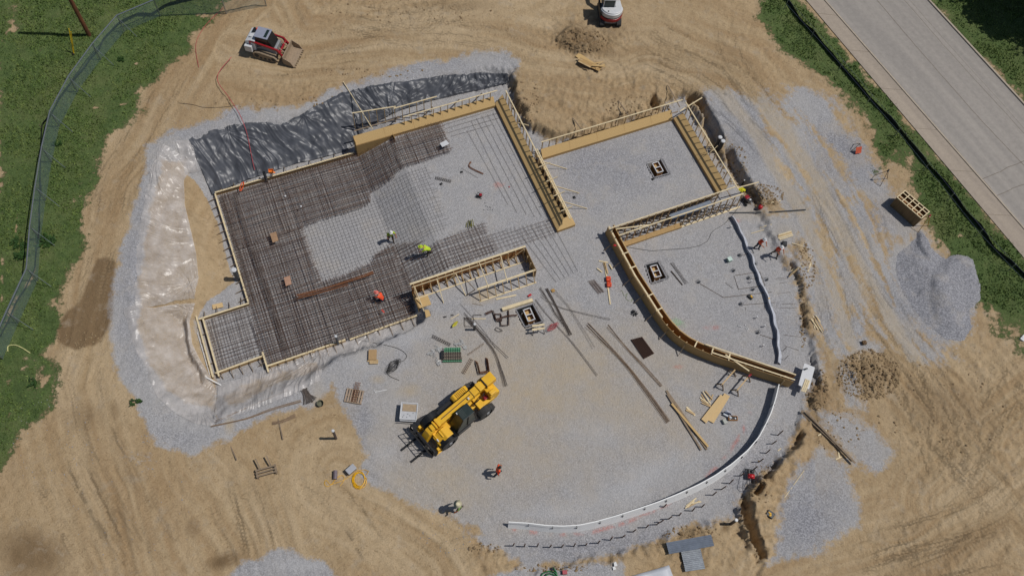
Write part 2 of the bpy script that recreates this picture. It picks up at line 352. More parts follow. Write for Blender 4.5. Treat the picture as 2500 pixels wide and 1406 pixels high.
# thin and bare places in the grass
def blob(cx,cy,rx,ry,rot=0,soft=.35):
    c,s=math.cos(rot),math.sin(rot);x=(Us-cx)*c+(Vs-cy)*s;y=-(Us-cx)*s+(Vs-cy)*c
    return np.clip((1-np.hypot(x/rx,y/ry)+wob(int(cx)%97,.35,.7))/soft,0,1)
bare=np.zeros_like(H)
for b in [(30,60,34,60,0),(-5,330,22,330,0),(5,700,8,200,0),(333,156,8,6,0),(38,20,40,24,0),(40,545,8,70,.05),(38,640,10,22,0),(30,760,14,100,.4),(70,690,8,60,.5),(45,830,20,10,0),(60,900,25,8,-.5),(20,930,22,8,-.5),(110,930,10,30,.6),(88,950,7,18,.3),(300,255,22,8,-.3),(235,262,40,6,-.2),(430,165,50,20,-.4),(490,38,25,8,0),(185,480,16,40,.3),(2410,780,40,60,0),(2450,830,60,40,0),(2300,590,14,40,-.5),(2345,575,16,10,0),(2220,390,14,22,-.5),(2180,405,24,14,.3),(2120,300,12,40,-.6),(1925,8,10,10,0)]:
    bare=np.maximum(bare,blob(*b,soft=1.0)*.8)
thin=np.maximum(blob(2440,830,120,110),blob(2200,400,80,50))*.35+blob(60,930,90,120)*.25
bn=sstep(.40,.62,fbm(Xg*2.2,Yg*2.2,8,4));grass=np.clip(grass-bare*(.25+.75*bn)-thin-.28*sstep(.58,.75,fbm(Xg*.8,Yg*.8,9,4))*(Us<2200),0,1)
# ---- gravel
gv=[[(362,352),(395,328),(430,312),(520,285),(600,262),(660,268),(740,262),(800,228),(850,205),(890,190),(960,172),(1040,155),(1100,140),(1200,122),(1250,128),(1266,152),(1250,180),(1240,214),(1253,262),(1278,306),(1322,340),(1400,351),(1455,334),(1525,308),(1590,280),(1655,250),(1672,240),(1690,262),(1722,322),(1752,384),(1790,434),(1840,502),(1880,520),(1990,500),(2000,560),(1960,570),(1890,608),(1926,655),(1948,704),(1955,790),(1985,842),(2005,880),(2000,940),(1976,972),(1975,1020),(1944,1050),(1888,1128),(1820,1206),(1805,1226),(1812,1265),(1780,1278),(1690,1280),(1598,1323),(1500,1354),(1290,1382),(1244,1360),(1195,1336),(1165,1290),(1100,1255),(1010,1235),(930,1190),(880,1155),(900,1110),(880,1060),(850,1010),(825,985),(815,930),(760,985),(640,1010),(560,1070),(470,1105),(380,1082),(345,1010),(305,950),(275,890),(262,800),(280,720),(295,620),(318,540),(335,480),(362,420)],
 [(540,1420),(590,1372),(680,1345),(800,1362),(830,1420)],[(1180,1420),(1260,1392),(1400,1380),(1520,1372),(1530,1420)],
 [(1885,1375),(1900,1290),(1925,1200),(1985,1085),(2015,1075),(2050,1120),(2080,1200),(2100,1290),(2000,1340)],
 [(1725,225),(1790,215),(1850,260),(1870,330),(1900,420),(1960,470),(1945,500),(1850,470),(1790,380),(1745,300)],
 [(1890,225),(1960,215),(2020,240),(2060,300),(2110,360),(2140,430),(2190,490),(2170,540),(2110,480),(2050,400),(1980,320)],
 [(2180,600),(2230,575),(2260,585),(2285,610),(2330,640),(2370,690),(2372,780),(2380,800),(2355,842),(2300,840),(2220,780),(2170,700),(2150,640)],
 [(1950,640),(2010,690),(2040,800),(2030,830),(1990,760)],[(2050,830),(2110,820),(2150,850),(2090,870)],[(1985,1000),(2060,1000),(2140,1060),(2180,1100),(2140,1150),(2060,1110)],
 [(2130,480),(2200,500),(2260,575),(2200,590),(2140,560)],[(2040,900),(2090,900),(2110,1000),(2060,1010)],[(1140,1300),(1260,1300),(1260,1350),(1180,1340)]]
dg=np.full(H.shape,-1e9)
for g_ in gv: dg=np.maximum(dg,polydist(Us,Vs,g_))
gv_=np.clip(.5+(dg/np.where(Us>1700,20,12)+wob(21,1.6,.5)*np.exp(-np.abs(dg)/40)+wob(22,1.0,1.7)*np.exp(-np.abs(dg)/30))*.35,0,1)
# dirt windows inside the gravel
for pg in [[(452,425),(478,440),(500,475),(530,540),(545,600),(575,690),(505,735),(480,770),(455,775),(470,700),(478,640),(462,560),(446,480)]]:
    d=polydist(Us,Vs,pg);gv_*=1-np.clip(.5+d/8+wob(31,.8,.8),0,1)
for pg in [[(400,395),(448,398),(456,480),(470,560),(482,640),(474,730),(478,800),(500,880),(528,935),(524,1000),(455,985),(405,945),(362,880),(335,800),(338,700),(352,600),(366,500),(385,430)],[(545,965),(600,945),(660,918),(720,895),(775,880),(780,900),(720,925),(650,955),(560,990)]]:
    d=polydist(Us,Vs,pg);gv_*=1-np.clip(.5+d/20+wob(33,.7,.7),0,1)*.85
# dust: warm dirt mixed with gravel
dust=np.zeros_like(H)
for b,a in [((1330,930,420,210,-.1),.8),((1200,1080,380,170,.1),.6),((1560,1010,260,110,.3),.6),((1620,880,200,90,.2),.45),((1080,1170,200,120,.2),.6),((1380,900,260,150,-.1),.75),((1250,1060,260,130,.2),.55),((1000,1180,140,90,.3),.5),((1500,980,180,80,.2),.55),((1180,720,60,26,-.3),.9),((1000,955,50,30,0),.8),((920,925,26,16,0),.8),((1440,820,110,60,0),.45),((1640,900,90,50,0),.4),((1340,1160,60,20,0),.5),((1120,1010,160,60,0),.5),((560,1040,16,24,0),.8),((775,975,26,60,0),.5),((860,1010,30,60,.3),.2),((1850,520,120,30,0),.5),((1920,560,60,40,0),.4),((1560,1100,200,60,-.2),.3),((480,850,70,110,0),.3),((1100,790,120,40,0),.3),((900,860,80,30,0),.25),((1240,1290,100,40,0),.3)]:
    dust=np.maximum(dust,blob(*b,soft=1.0)*a*1.35)
dust=np.maximum(dust,np.where(Us>1700,.35,0)*sstep(0,1,np.clip(.5+wob(41,1.2,.35),0,1))*(Us>1990))
# tracks of the haul road over the eastern gravel
def lane(pts,wd,soft=.5): 
    d=-polydist(Us,Vs,pts,False);return np.clip((1-d/wd+wob(51,.35,.6))/soft,0,1)
RD=[(1800,180),(1900,300),(1985,440),(2060,580),(2120,700),(2190,820),(2270,930),(2400,1080),(2560,1250)]
RD2=[(1960,300),(2060,450),(2130,600),(2200,760),(2300,880)]
dust=np.maximum(dust,lane(RD,30)*.85);dust=np.maximum(dust,lane([(1700,150),(1850,330),(1960,520),(2040,700),(2080,850)],22)*.7)
gvr=lane([(1860,250),(1990,420),(2080,580),(2170,760),(2230,870)],26)*.75;gvr=np.maximum(gvr,lane([(1740,240),(1840,360),(1930,500),(1990,600)],28)*.7)
gvr=np.maximum(gvr,blob(2000,640,60,40)*.0+blob(2060,1040,80,40)*.5)
gv_=np.maximum(gv_,gvr)
fresh=np.zeros_like(H)
for b,a in [((330,640,50,330,0),.7),((500,300,180,40,-.2),.5),((1000,170,280,40,-.15),.4),((1500,400,220,110,-.3),.75),((1500,1330,330,60,-.1),.8),((1850,1180,140,170,.6),.9),((1990,1240,110,180,.4),.8),((2060,380,120,160,.8),.9),((1830,340,110,110,0),.6),((2270,720,130,150,0),.9),((1900,800,60,120,0),.4),((2150,520,80,80,0),.8),((880,1030,40,120,-.3),.6),((450,1070,110,40,0),.5),((1520,660,60,80,0),.3)]:
    fresh=np.maximum(fresh,blob(*b,soft=.8)*a)
fresh=np.clip(fresh+(fbm(Xg*.25,Yg*.25,43,4)-.5)*.7,0,1)
# ---- paired machine tracks pressed into the soil
rt=random.Random(5);TM=np.zeros_like(H);TS=np.zeros_like(H)
def mtrack(pts,gauge=1.55,wd=.40,amp=1.0):
    global TM,TS
    q=[P(a,b,.8)[:2] for a,b in pts];out=[]
    for i in range(len(q)-1):
        p0=q[max(i-1,0)];p1=q[i];p2=q[i+1];p3=q[min(i+2,len(q)-1)]
        for j in range(10):
            t=j/10;out.append(.5*((2*p1)+(-p0+p2)*t+(2*p0-5*p1+4*p2-p3)*t*t+(-p0+3*p1-3*p2+p3)*t**3))
    out.append(q[-1]);out=np.array(out);lo=out.min(0)-gauge-1;hi=out.max(0)+gauge+1
    i0,i1=np.searchsorted(GX,[lo[0],hi[0]]);j0,j1=np.searchsorted(GY,[lo[1],hi[1]]);xx=Xg[j0:j1,i0:i1];yy=Yg[j0:j1,i0:i1]
    bd=np.full(xx.shape,1e9);bs=np.zeros(xx.shape);acc=0
    for a,b in zip(out[:-1],out[1:]):
        ab=b-a;L=np.hypot(*ab)+1e-9;t=np.clip(((xx-a[0])*ab[0]+(yy-a[1])*ab[1])/L**2,0,1);d=np.hypot(xx-a[0]-t*ab[0],yy-a[1]-t*ab[1]);m_=d<bd;bd=np.where(m_,d,bd);bs=np.where(m_,acc+t*L,bs);acc+=L
    fade=sstep(0,2,bs)*sstep(0,2,acc-bs)*(.35+.65*sstep(.35,.6,fbm(xx*.5,yy*.5,rt.randint(0,999),2)))
    m_=np.clip(1.25-np.abs(bd-gauge/2)/(wd/2),0,1)*fade*amp;k=m_>TM[j0:j1,i0:i1]
    TM[j0:j1,i0:i1]=np.where(k,m_,TM[j0:j1,i0:i1]);TS[j0:j1,i0:i1]=np.where(k,bs+rt.random()*3,TS[j0:j1,i0:i1])
def jit(pts,a): 
    ox,oy=rt.uniform(-a,a),rt.uniform(-a,a);return [(x+ox+rt.uniform(-a,a)*.4,y+oy+rt.uniform(-a,a)*.4) for x,y in pts]
for base,n_,a_ in [([(760,130),(900,108),(1050,100),(1200,110),(1350,150)],5,26),([(820,30),(900,60),(1000,70),(1080,40),(1180,10)],4,26),([(980,-20),(1000,30),(980,70),(930,110)],3,24),([(1040,-20),(1060,20),(1040,60),(980,90)],2,20),([(1560,60),(1640,120),(1750,170),(1850,260)],6,34),([(1560,150),(1680,190),(1800,270),(1900,380)],5,30),([(1800,30),(1780,110),(1820,200),(1900,300)],4,26),([(1980,430),(2060,580),(2140,720),(2230,860)],6,20),([(2150,820),(2250,960),(2340,1080),(2460,1220)],7,40),([(2230,860),(2280,1000),(2260,1120),(2300,1240)],5,40),([(2500,900),(2430,1010),(2380,1100),(2300,1180)],5,40),([(2520,1180),(2400,1260),(2250,1320),(2080,1380)],6,36),([(2480,1330),(2300,1370),(2100,1410)],4,24),([(2350,820),(2420,900),(2500,1000)],3,26),([(440,190),(360,320),(300,430),(268,560)],4,18),([(260,580),(235,680),(210,780)],3,12),([(240,900),(240,1050),(300,1200),(420,1390)],5,50),([(560,1130),(600,1250),(640,1400)],4,50),([(120,1130),(180,1230),(250,1390)],3,40),([(700,1180),(800,1260),(900,1400)],3,40),([(1340,60),(1480,130),(1600,200)],3,30),([(620,180),(700,170),(800,160),(900,150)],3,20),([(1960,700),(1990,800),(2010,870)],2,10),([(2020,620),(2050,760),(2080,850)],3,16)]:
    for _ in range(int(n_*1.5)): mtrack(jit(base,a_),rt.choice((1.5,1.7,1.9)),rt.choice((.32,.4,.45)),rt.uniform(.55,1))
TM=TM*(1-grass)*np.where(near,1,0)
# ---- darker, moist or freshly dug soil
dark=np.zeros_like(H)
for b,a in [((1420,95,90,45,.2),.7),((1500,70,70,35,0),.5),((1440,120,110,16,.18),.6),((2120,915,95,75,0),.42),((2000,960,40,60,0),.5),((80,1360,110,130,-.6),.8),((540,1370,60,24,-.3),.9),((470,1290,24,26,0),.5),((210,1020,60,50,0),.45),((280,1000,20,30,0),.5),((2300,1000,200,90,.3),.35),((1870,490,70,40,0),.45),((1780,360,30,40,0),.35),((2350,1330,250,60,-.3),.25),((1700,1340,60,60,0),.3),((1100,15,120,20,0),.4),((1770,1288,14,16,0),.9)]:
    dark=np.maximum(dark,blob(*b,soft=.8)*a)
wet=polydist(Us,Vs,[(238,632),(262,628),(284,640),(278,700),(276,770),(262,810),(235,842),(185,852),(145,835),(138,800),(165,760),(190,745),(212,690)])
dark=np.maximum(dark,np.clip(.5+wet/7+wob(61,.7,.8),0,1)*.9)
# ---- red marking paint
paint=np.zeros_like(H)
d=np.abs(polydist(Us,Vs,[(1255,1292),(1350,1305),(1440,1300),(1530,1275),(1620,1235),(1700,1185),(1760,1130),(1810,1060),(1830,1010)],False))
paint=np.maximum(paint,np.clip(1-d/7,0,1));
for c in [(1215,452,22,14),(1740,800,30,8),(1330,1200,10,6),(1655,895,14,6),(1800,540,14,8)]:
    paint=np.maximum(paint,blob(*c,soft=.8)*.8)
paint*=sstep(.45,.62,fbm(Xg*2.5,Yg*2.5,71,3))
gpaint=blob(1655,790,26,16,soft=.8)*sstep(.45,.6,fbm(Xg*3,Yg*3,73,3))
# ---- wheel and track streaks following the traffic
FL=[[(640,-60),(520,60),(440,180),(370,300),(315,400),(268,520),(238,660),(205,800),(190,950),(240,1150),(330,1420)],
 [(560,110),(700,140),(850,120),(1000,95),(1200,100),(1400,140),(1600,170),(1780,230),(1900,350),(2000,500),(2070,640),(2140,780),(2230,900),(2350,1050),(2520,1250)],
 [(480,1120),(560,1200),(600,1300),(640,1420)],[(820,1150),(1000,1260),(1100,1330),(1150,1420)],
 [(2560,1120),(2420,1230),(2260,1320),(2080,1370),(1900,1430)],[(2520,950),(2420,1050),(2380,1150),(2300,1230)],[(700,-60),(760,40),(900,40),(1100,10),(1300,-60)]]
best=np.full(H.shape,1e9);S_=np.zeros_like(H);D_=np.zeros_like(H)
for k,pts in enumerate(FL):
    acc=k*5000;pts=np.array(pts,float)
    for a,b in zip(pts[:-1],pts[1:]):
        ab=b-a;L=np.hypot(*ab);t=np.clip(((Us-a[0])*ab[0]+(Vs-a[1])*ab[1])/L**2,0,1)
        dx=Us-a[0]-t*ab[0];dy=Vs-a[1]-t*ab[1];d=np.hypot(dx,dy);sg=np.sign(ab[0]*dy-ab[1]*dx)
        m_=d<best;best=np.where(m_,d,best);S_=np.where(m_,acc+t*L,S_);D_=np.where(m_,sg*d,D_);acc+=L
wv=fbm(Xg*.10,Yg*.10,81,3)*110
st1=fbm(S_/140,(D_+wv)/7.5,83,3);st2=fbm(S_/60,(D_+wv*1.3)/3.2,85,3)
pm=sstep(.36,.64,fbm(Xg*.16,Yg*.16,101,3))*.85+.15
streak=np.clip((st1-.5)*1.5+(st2-.5)*1.3,-1,1)*np.exp(-best/170)*np.clip(best<400,0,1)*pm
rut=(-(np.clip(.46-st1,0,.2)/.2)**1.2*.07+np.clip(st1-.58,0,.2)*.25)*np.exp(-best/150)*pm
tread=np.sin(S_*2*math.pi/5.5)*.012*(vn(S_/90,(D_+wv)/14,87)>.62)*np.exp(-best/120)
tone=np.clip((fbm((S_)/230,(D_+wv*.6)/20,111,4)-.5)*3.2,-1,1)*np.exp(-best/260)+np.clip((fbm(Xg*.10,Yg*.10,113,4)-.5)*2.4,-1,1)*.55;tone=np.clip(tone,-1,1)
mixz=polydist(Us,Vs,[(1700,218),(1790,205),(1900,205),(2040,235),(2140,400),(2215,520),(2270,600),(2190,650),(2250,800),(2350,880),(2250,900),(2120,820),(2060,900),(1990,830),(1960,700),(1900,600),(2000,560),(1960,500),(1850,470),(1790,380),(1730,300)])
lanes_=sstep(.40,.60,fbm(S_/170,(D_+wv*.35)/15,117,4)*.75+fbm(Xg*.7,Yg*.7,119,4)*.25)
gv_=np.maximum(gv_,np.clip(.5+mixz/50,0,1)*(.30+.50*lanes_)*(grass<.5))
gv_=np.maximum(gv_,np.clip(blob(2050,1040,110,60,soft=.9),0,1)*(.25+.4*lanes_));gv_=np.maximum(gv_,blob(330,1120,120,60,.4,soft=1.2)*.42)
pale=np.zeros_like(H)
for b,a in [((880,870,50,60,.3),.8),((1010,820,120,26,-.35),.8),((940,1100,60,70,.4),.7),((1560,1170,230,60,-.5),.8),((1360,1250,150,30,0),.8),((960,990,24,120,.2),.5),((1450,1050,150,40,-.1),.5),((740,1380,90,20,0),.8),((1000,640,200,90,-.3),.4)]:
    pale=np.maximum(pale,blob(*b,soft=1.1)*a)
# ---- roughness of the ground
road_d=polydist(Us,Vs,[(1897,-83),(1967,0),(2170,240),(2373,480),(2500,626),(2800,975),(3000,900),(2800,590),(2500,256),(2316,51),(2180,-90)])
flat=1-sstep(-10,0,road_d)
uu=(Xg*E2[0]+Yg*E2[1]);ww_=(Xg*E1[0]+Yg*E1[1])
slab=((uu>-4.2)&(uu<19.4)&(ww_>-40.6)&(ww_<-25.4))|((uu>20.4)&(uu<32.7)&(ww_>-34.4)&(ww_<-26.4))|((uu>-7.6)&(uu<-4)&(ww_>-30.6)&(ww_<-26))
calm=np.where(slab,.12,1)*flat
soil=(1-grass)*(1-gv_)
n1=fbm(Xg*.9,Yg*.9,91,4)-.5;n2=fbm(Xg*2.6,Yg*2.6,93,4)-.5;n3=fbm(Xg*5.5,Yg*5.5,95,2)-.5
plough=blob(1480,240,240,90)*.8+blob(2350,1010,220,240)*.7+blob(2330,1330,260,90)*.6+blob(1700,1350,160,60)*.8+blob(1200,1370,120,40)*.7+blob(2000,980,60,120)*.7+blob(1900,1180,70,170)*.5+blob(520,600,60,170)*.6+blob(1870,490,70,40)*1.0+blob(1420,90,130,60)*1.0+blob(900,20,260,40)*.4+blob(720,240,220,50)*.6
clod=blob(2100,905,55,58,soft=.7)+blob(2150,925,50,50,soft=.7)*.8+blob(1430,100,70,34)*.5+blob(1995,950,30,60)*.5
bank=np.clip(np.hypot(*np.gradient(H))/.05,0,1)*(Us>1150)
n4=fbm(Xg*9,Yg*9,96,2)-.5
disp=calm*((soil*(n1*.10+n2*.07+n3*.045+n4*.025)+plough*soil*(n2*.20+n3*.16+n4*.08))+gv_*(n1*.06+n2*.025+n3*.015)+grass*(n1*.18+n2*.06+n3*.05)+bank*(n2*.3+n3*.3+n4*.15))
disp+=clod*(.1+(np.abs(fbm(Xg*2.6,Yg*2.6,97,4)-.5)*2.2)*.35+n3*.35+n4*.3)
disp+=calm*(1-grass)*(rut+tread*.4-TM*.022+np.clip(TM*(1-TM)*4,0,1)*.012)
spoil=blob(1415,100,60,30,.3)*.45+blob(1860,478,50,26)*.25+blob(1960,640,24,60)*.12;disp+=spoil
H2=H+disp
H2=np.where(road_d>-3,np.minimum(H2,.57),H2)
# gravel heap
hp=polydist(Us,Vs,[(2185,618),(2240,572),(2262,590),(2290,612),(2335,645),(2368,695),(2372,770),(2380,800),(2355,838),(2310,836),(2250,790),(2200,720),(2180,660)])
heap=sstep(0,80,hp)*.42+np.clip(blob(2330,700,60,90,.2),0,1)*.25+np.clip(blob(2255,600,14,40,-.3),0,1)*.3
heap-=np.clip(blob(2240,665,22,12),0,1)*.1+np.clip(blob(2235,715,14,14),0,1)*.12
Hz=H2.copy()
# square pits in the pad
PITS=[((1577,398),(1613,387),(1633,424),(1597,434)),((1575,646),(1607,638),(1629,679),(1590,692)),((1259,755),(1301,741),(1325,785),(1281,798))]
pit_m=np.zeros(H.shape,bool);PITW=[]
for q in PITS:
    w4=[P(a,b,0) for a,b in q];PITW.append(w4)
    dd=polydist(Xg,Yg,[(a[0],a[1]) for a in w4]);Hz=np.where(dd>-.02,-.95,Hz)
def Z(x,y):
    i=min(max(np.searchsorted(GX,x)-1,0),len(GX)-2);j=min(max(np.searchsorted(GY,y)-1,0),len(GY)-2)
    a=(x-GX[i])/(GX[i+1]-GX[i]);b=(y-GY[j])/(GY[j+1]-GY[j])
    return float((H2[j,i]*(1-a)+H2[j,i+1]*a)*(1-b)+(H2[j+1,i]*(1-a)+H2[j+1,i+1]*a)*b)
def Gp(px,py,h=0.0):
    z=0.0
    for _ in range(12):
        q=P(px,py,z+h);z=.5*z+.5*Z(q[0],q[1])
    q=P(px,py,z+h);return Vector(q)
def Gw(x,y,h=0.0): return Vector((x,y,Z(x,y)+h))
ny,nx=H.shape
def grid_mesh(name,Xa,Ya,Za,mt,keep=None,attrs=None):
    ny,nx=Xa.shape
    me=bpy.data.meshes.new(name);co=np.empty((nx*ny,3),np.float32);co[:,0]=Xa.ravel();co[:,1]=Ya.ravel();co[:,2]=Za.ravel()
    ii=np.arange(nx*ny).reshape(ny,nx);q=np.stack([ii[:-1,:-1],ii[:-1,1:],ii[1:,1:],ii[1:,:-1]],-1).reshape(-1,4)
    if keep is not None:
        kf=(keep[:-1,:-1]|keep[:-1,1:]|keep[1:,1:]|keep[1:,:-1]).ravel();q=q[kf]
        used=np.unique(q);re=np.full(nx*ny,-1);re[used]=np.arange(len(used));q=re[q];co=co[used]
    else: used=None
    me.vertices.add(len(co));me.vertices.foreach_set('co',co.ravel())
    me.loops.add(q.size);me.loops.foreach_set('vertex_index',q.ravel().astype(np.int32))
    me.polygons.add(len(q));me.polygons.foreach_set('loop_start',np.arange(0,q.size,4,dtype=np.int32))
    me.update(calc_edges=True);me.polygons.foreach_set('use_smooth',np.ones(len(q),bool))
    for k,a in (attrs or {}).items():
        at=me.attributes.new(k,'FLOAT','POINT');a=a.ravel().astype(np.float32)
        at.data.foreach_set('value',a if used is None else a[used])
    me.materials.append(mt);me.validate();o=bpy.data.objects.new(name,me);COL.objects.link(o);return o
# ------------------------------------------------------------------ ground material
def ground_mat():
    m=bpy.data.materials.new('site ground');m.use_nodes=True;N=m.node_tree.nodes;L=m.node_tree.links;b=N['Principled BSDF']
    b.inputs['Roughness'].default_value=.95;b.inputs['Specular IOR Level'].default_value=.15
    tc=N.new('ShaderNodeTexCoord')
    def noise(sc,det=4,ro=.6,vec=None):
        n=N.new('ShaderNodeTexNoise');n.inputs['Scale'].default_value=sc;n.inputs['Detail'].default_value=det;n.inputs['Roughness'].default_value=ro;L.new(vec or tc.outputs['Object'],n.inputs['Vector']);return n.outputs['Fac']
    def math_(op,a,b_=None,c=None,cl=False):
        n=N.new('ShaderNodeMath');n.operation=op;n.use_clamp=cl
        for i,x in enumerate((a,b_,c)):
            if x is None:continue
            if isinstance(x,(int,float)):n.inputs[i].default_value=x
            else:L.new(x,n.inputs[i])
        return n.outputs[0]
    def at(k):
        n=N.new('ShaderNodeAttribute');n.attribute_name=k;return n.outputs['Fac']
    def ramp(f,*st):
        n=N.new('ShaderNodeValToRGB');L.new(f,n.inputs[0]);e=n.color_ramp.elements
        while len(e)<len(st):e.new(.5)
        for k,(p,c) in enumerate(st):e[k].position=p;e[k].color=(*c,1)
        return n.outputs[0]
    def mix(f,a,b_,mode='MIX'):
        n=N.new('ShaderNodeMix');n.data_type='RGBA';n.blend_type=mode
        if isinstance(f,(int,float)):n.inputs[0].default_value=f
        else:L.new(f,n.inputs[0])
        for i,x in ((6,a),(7,b_)):
            if isinstance(x,tuple):n.inputs[i].default_value=(*x,1)
            else:L.new(x,n.inputs[i])
        return n.outputs[2]
    nb=noise(.35,5);nm=noise(1.6,8,.72);nf=noise(9,6,.7);nff=noise(34,3,.7)
    dirt=ramp(nm,(.3,DIRT[0]),(.5,DIRT[1]),(.72,DIRT[2]))
    dirt=mix(math_('MULTIPLY',nb,.55),dirt,DIRT[3])
    dirt=mix(math_('MULTIPLY_ADD',at('streak'),.8,.0,True),dirt,DIRT[4])
    dirt=mix(math_('MULTIPLY',math_('MULTIPLY',at('streak'),-1),.75,cl=True),dirt,DIRT[5])
    dirt=mix(math_('MULTIPLY',at('tone'),.55,cl=True),dirt,(.54,.42,.27));dirt=mix(math_('MULTIPLY',at('tone'),-.6,cl=True),dirt,(.29,.185,.092))
    dirt=mix(at('dark'),dirt,DIRT[6])
    dirt=mix(.35,dirt,ramp(nf,(.3,(.35,.35,.35)),(.5,(.5,.5,.5)),(.7,(.68,.68,.68))),'OVERLAY')
    spk=noise(4.5,5,.75)
    dirt=mix(math_('MULTIPLY',math_('SUBTRACT',.43,spk),7,cl=True),dirt,DIRT[5])
    dirt=mix(math_('MULTIPLY',math_('SUBTRACT',noise(.9,6,.7),.56),3.5,cl=True),dirt,(.40,.335,.25))
    vo_=N.new('ShaderNodeTexVoronoi');vo_.inputs['Scale'].default_value=15;L.new(tc.outputs['Object'],vo_.inputs['Vector'])
    sep=N.new('ShaderNodeSeparateColor');L.new(vo_.outputs['Color'],sep.inputs[0])
    gv=ramp(sep.outputs[0],(0,GRAV[0]),(.5,GRAV[1]),(1,GRAV[2]))
    gv=mix(math_('MULTIPLY',math_('SUBTRACT',nb,.35),1.6,cl=True),gv,GRAV[3])
    gv=mix(math_('MULTIPLY',at('fresh'),.8),gv,ramp(sep.outputs[0],(0,(.175,.177,.195)),(.5,(.255,.257,.282)),(1,(.39,.39,.42))))
    gv=mix(math_('MULTIPLY',math_('SUBTRACT',noise(.55,7,.7),.52),2.6,cl=True),gv,(.47,.425,.37))
    gv=mix(.4,gv,ramp(nff,(.3,(.36,.36,.36)),(.5,(.5,.5,.5)),(.72,(.66,.66,.66))),'OVERLAY')
    gv=mix(math_('MULTIPLY',at('pale'),.7),gv,(.49,.485,.485));gv=mix(math_('MULTIPLY',at('dark'),.4),gv,DIRT[6])
    gv=mix(math_('MULTIPLY_ADD',math_('SUBTRACT',nm,.5),1.5,at('dust'),True),gv,dirt) if False else mix(math_('MULTIPLY',at('dust'),math_('MULTIPLY_ADD',nm,1.2,.22,True)),gv,DUSTC)
    gs=ramp(nm,(.28,GRASS[0]),(.5,GRASS[1]),(.75,GRASS[2]))
    gs=mix(math_('MULTIPLY',math_('SUBTRACT',nb,.45),2.2,cl=True),gs,GRASS[3])
    gs=mix(.6,gs,ramp(nf,(.3,(.25,.25,.25)),(.5,(.5,.5,.5)),(.72,(.75,.75,.75))),'OVERLAY')
    def edge(a,k=5,s=.55,n_=None):
        return math_('MULTIPLY_ADD',math_('ADD',math_('SUBTRACT',a,.5),math_('MULTIPLY',math_('SUBTRACT',n_ or nm,.5),s)),k,.5,True)
    trd=math_('MULTIPLY',math_('SINE',math_('MULTIPLY',at('ts'),2*math.pi/.27)),at('tm'))
    dirt=mix(math_('MULTIPLY',at('tm'),.22),dirt,DIRT[5]);dirt=mix(math_('MULTIPLY',trd,.2,cl=True),dirt,DIRT[4])
    eg=edge(at('gravel'),2.6,1.5,noise(2.8,8,.75));es=edge(at('grass'),5,1.7,noise(4,8,.78))
    c=mix(eg,dirt,gv);c=mix(es,c,gs)
    c=mix(math_('MULTIPLY',at('paint'),math_('MULTIPLY_ADD',nf,2.4,-.75,True)),c,(.55,.13,.09))
    c=mix(math_('MULTIPLY',at('gpaint'),math_('MULTIPLY_ADD',nf,2.4,-.9,True)),c,(.12,.5,.14))
    L.new(c,b.inputs['Base Color'])
    bh=math_('ADD',math_('MULTIPLY',nf,.045),math_('MULTIPLY',nff,.018));bh=math_('ADD',bh,math_('MULTIPLY',spk,.07));bh=math_('ADD',bh,math_('MULTIPLY',trd,.014))
    bh=math_('ADD',bh,math_('MULTIPLY',math_('MULTIPLY',sep.outputs[1],eg),.018))
    bh=math_('ADD',bh,math_('MULTIPLY',math_('MULTIPLY',noise(16,5,.8),es),.09))
    bp=N.new('ShaderNodeBump');bp.inputs['Distance'].default_value=1;bp.inputs['Strength'].default_value=.8;L.new(bh,bp.inputs['Height']);L.new(bp.outputs[0],b.inputs['Normal'])
    return m
DIRT=[(.30,.208,.108),(.405,.293,.165),(.475,.352,.207),(.42,.318,.205),(.50,.392,.255),(.26,.178,.095),(.175,.115,.06)]
GRAV=[(.285,.28,.283),(.365,.358,.362),(.455,.447,.45),(.415,.40,.385)]
DUSTC=(.45,.375,.275)
GRASS=[(.058,.092,.032),(.092,.136,.044),(.14,.178,.066),(.165,.18,.072)]
GM=ground_mat()
ATT=dict(grass=grass,gravel=gv_,dust=dust,dark=dark,paint=paint,gpaint=gpaint,streak=streak,tone=tone,pale=pale,fresh=fresh,tm=TM,ts=TS)
go=grid_mesh('ground',Xg,Yg,Hz,GM,attrs=ATT);tag(go,kind='structure')
# gravel heap as its own body over the ground
hz=np.where(heap>.004,H2+heap+n3*.03*np.clip(heap*4,0,1),H2-.05)
ho=grid_mesh('gravel_pile',Xg,Yg,hz,GM,keep=heap>.004,attrs={**{k:np.zeros_like(H) for k in ATT},'gravel':np.ones_like(H),'fresh':np.ones_like(H),'dark':np.clip(blob(2265,720,50,80,.3),0,1)*.0})
tag(ho,'broad grey heap of crushed stone beside the grass strip on the right','gravel pile',kind='stuff')
# ================================================================== ROAD SIDE
def flatpoly(name,pts,z,mt,th=.0):
    mb=MB();n=len(pts);mb.add([(p[0],p[1],z) for p in pts],[tuple(range(n))]);return mb.build(name,mt)
ZR=.6
def ext(a,b,t0,t1,z=ZR):
    A=P(*a,z)[:2];B=P(*b,z)[:2];d=(B-A)/np.linalg.norm(B-A);return A-d*t0,B+d*t1,d
gl0,gl1,gd=ext((1967,0),(2373,480),60,60)
k0,k1,kd=ext((2012,0),(2431,480),60,60)
r0,r1,rd=ext((2312,51),(2500,256),60,70)
CONC=mat('road concrete','8E857A',.9,scale=1.2,var=.08,bump=.004,col2='A0968B',mixlo=.3,mixhi=.7)
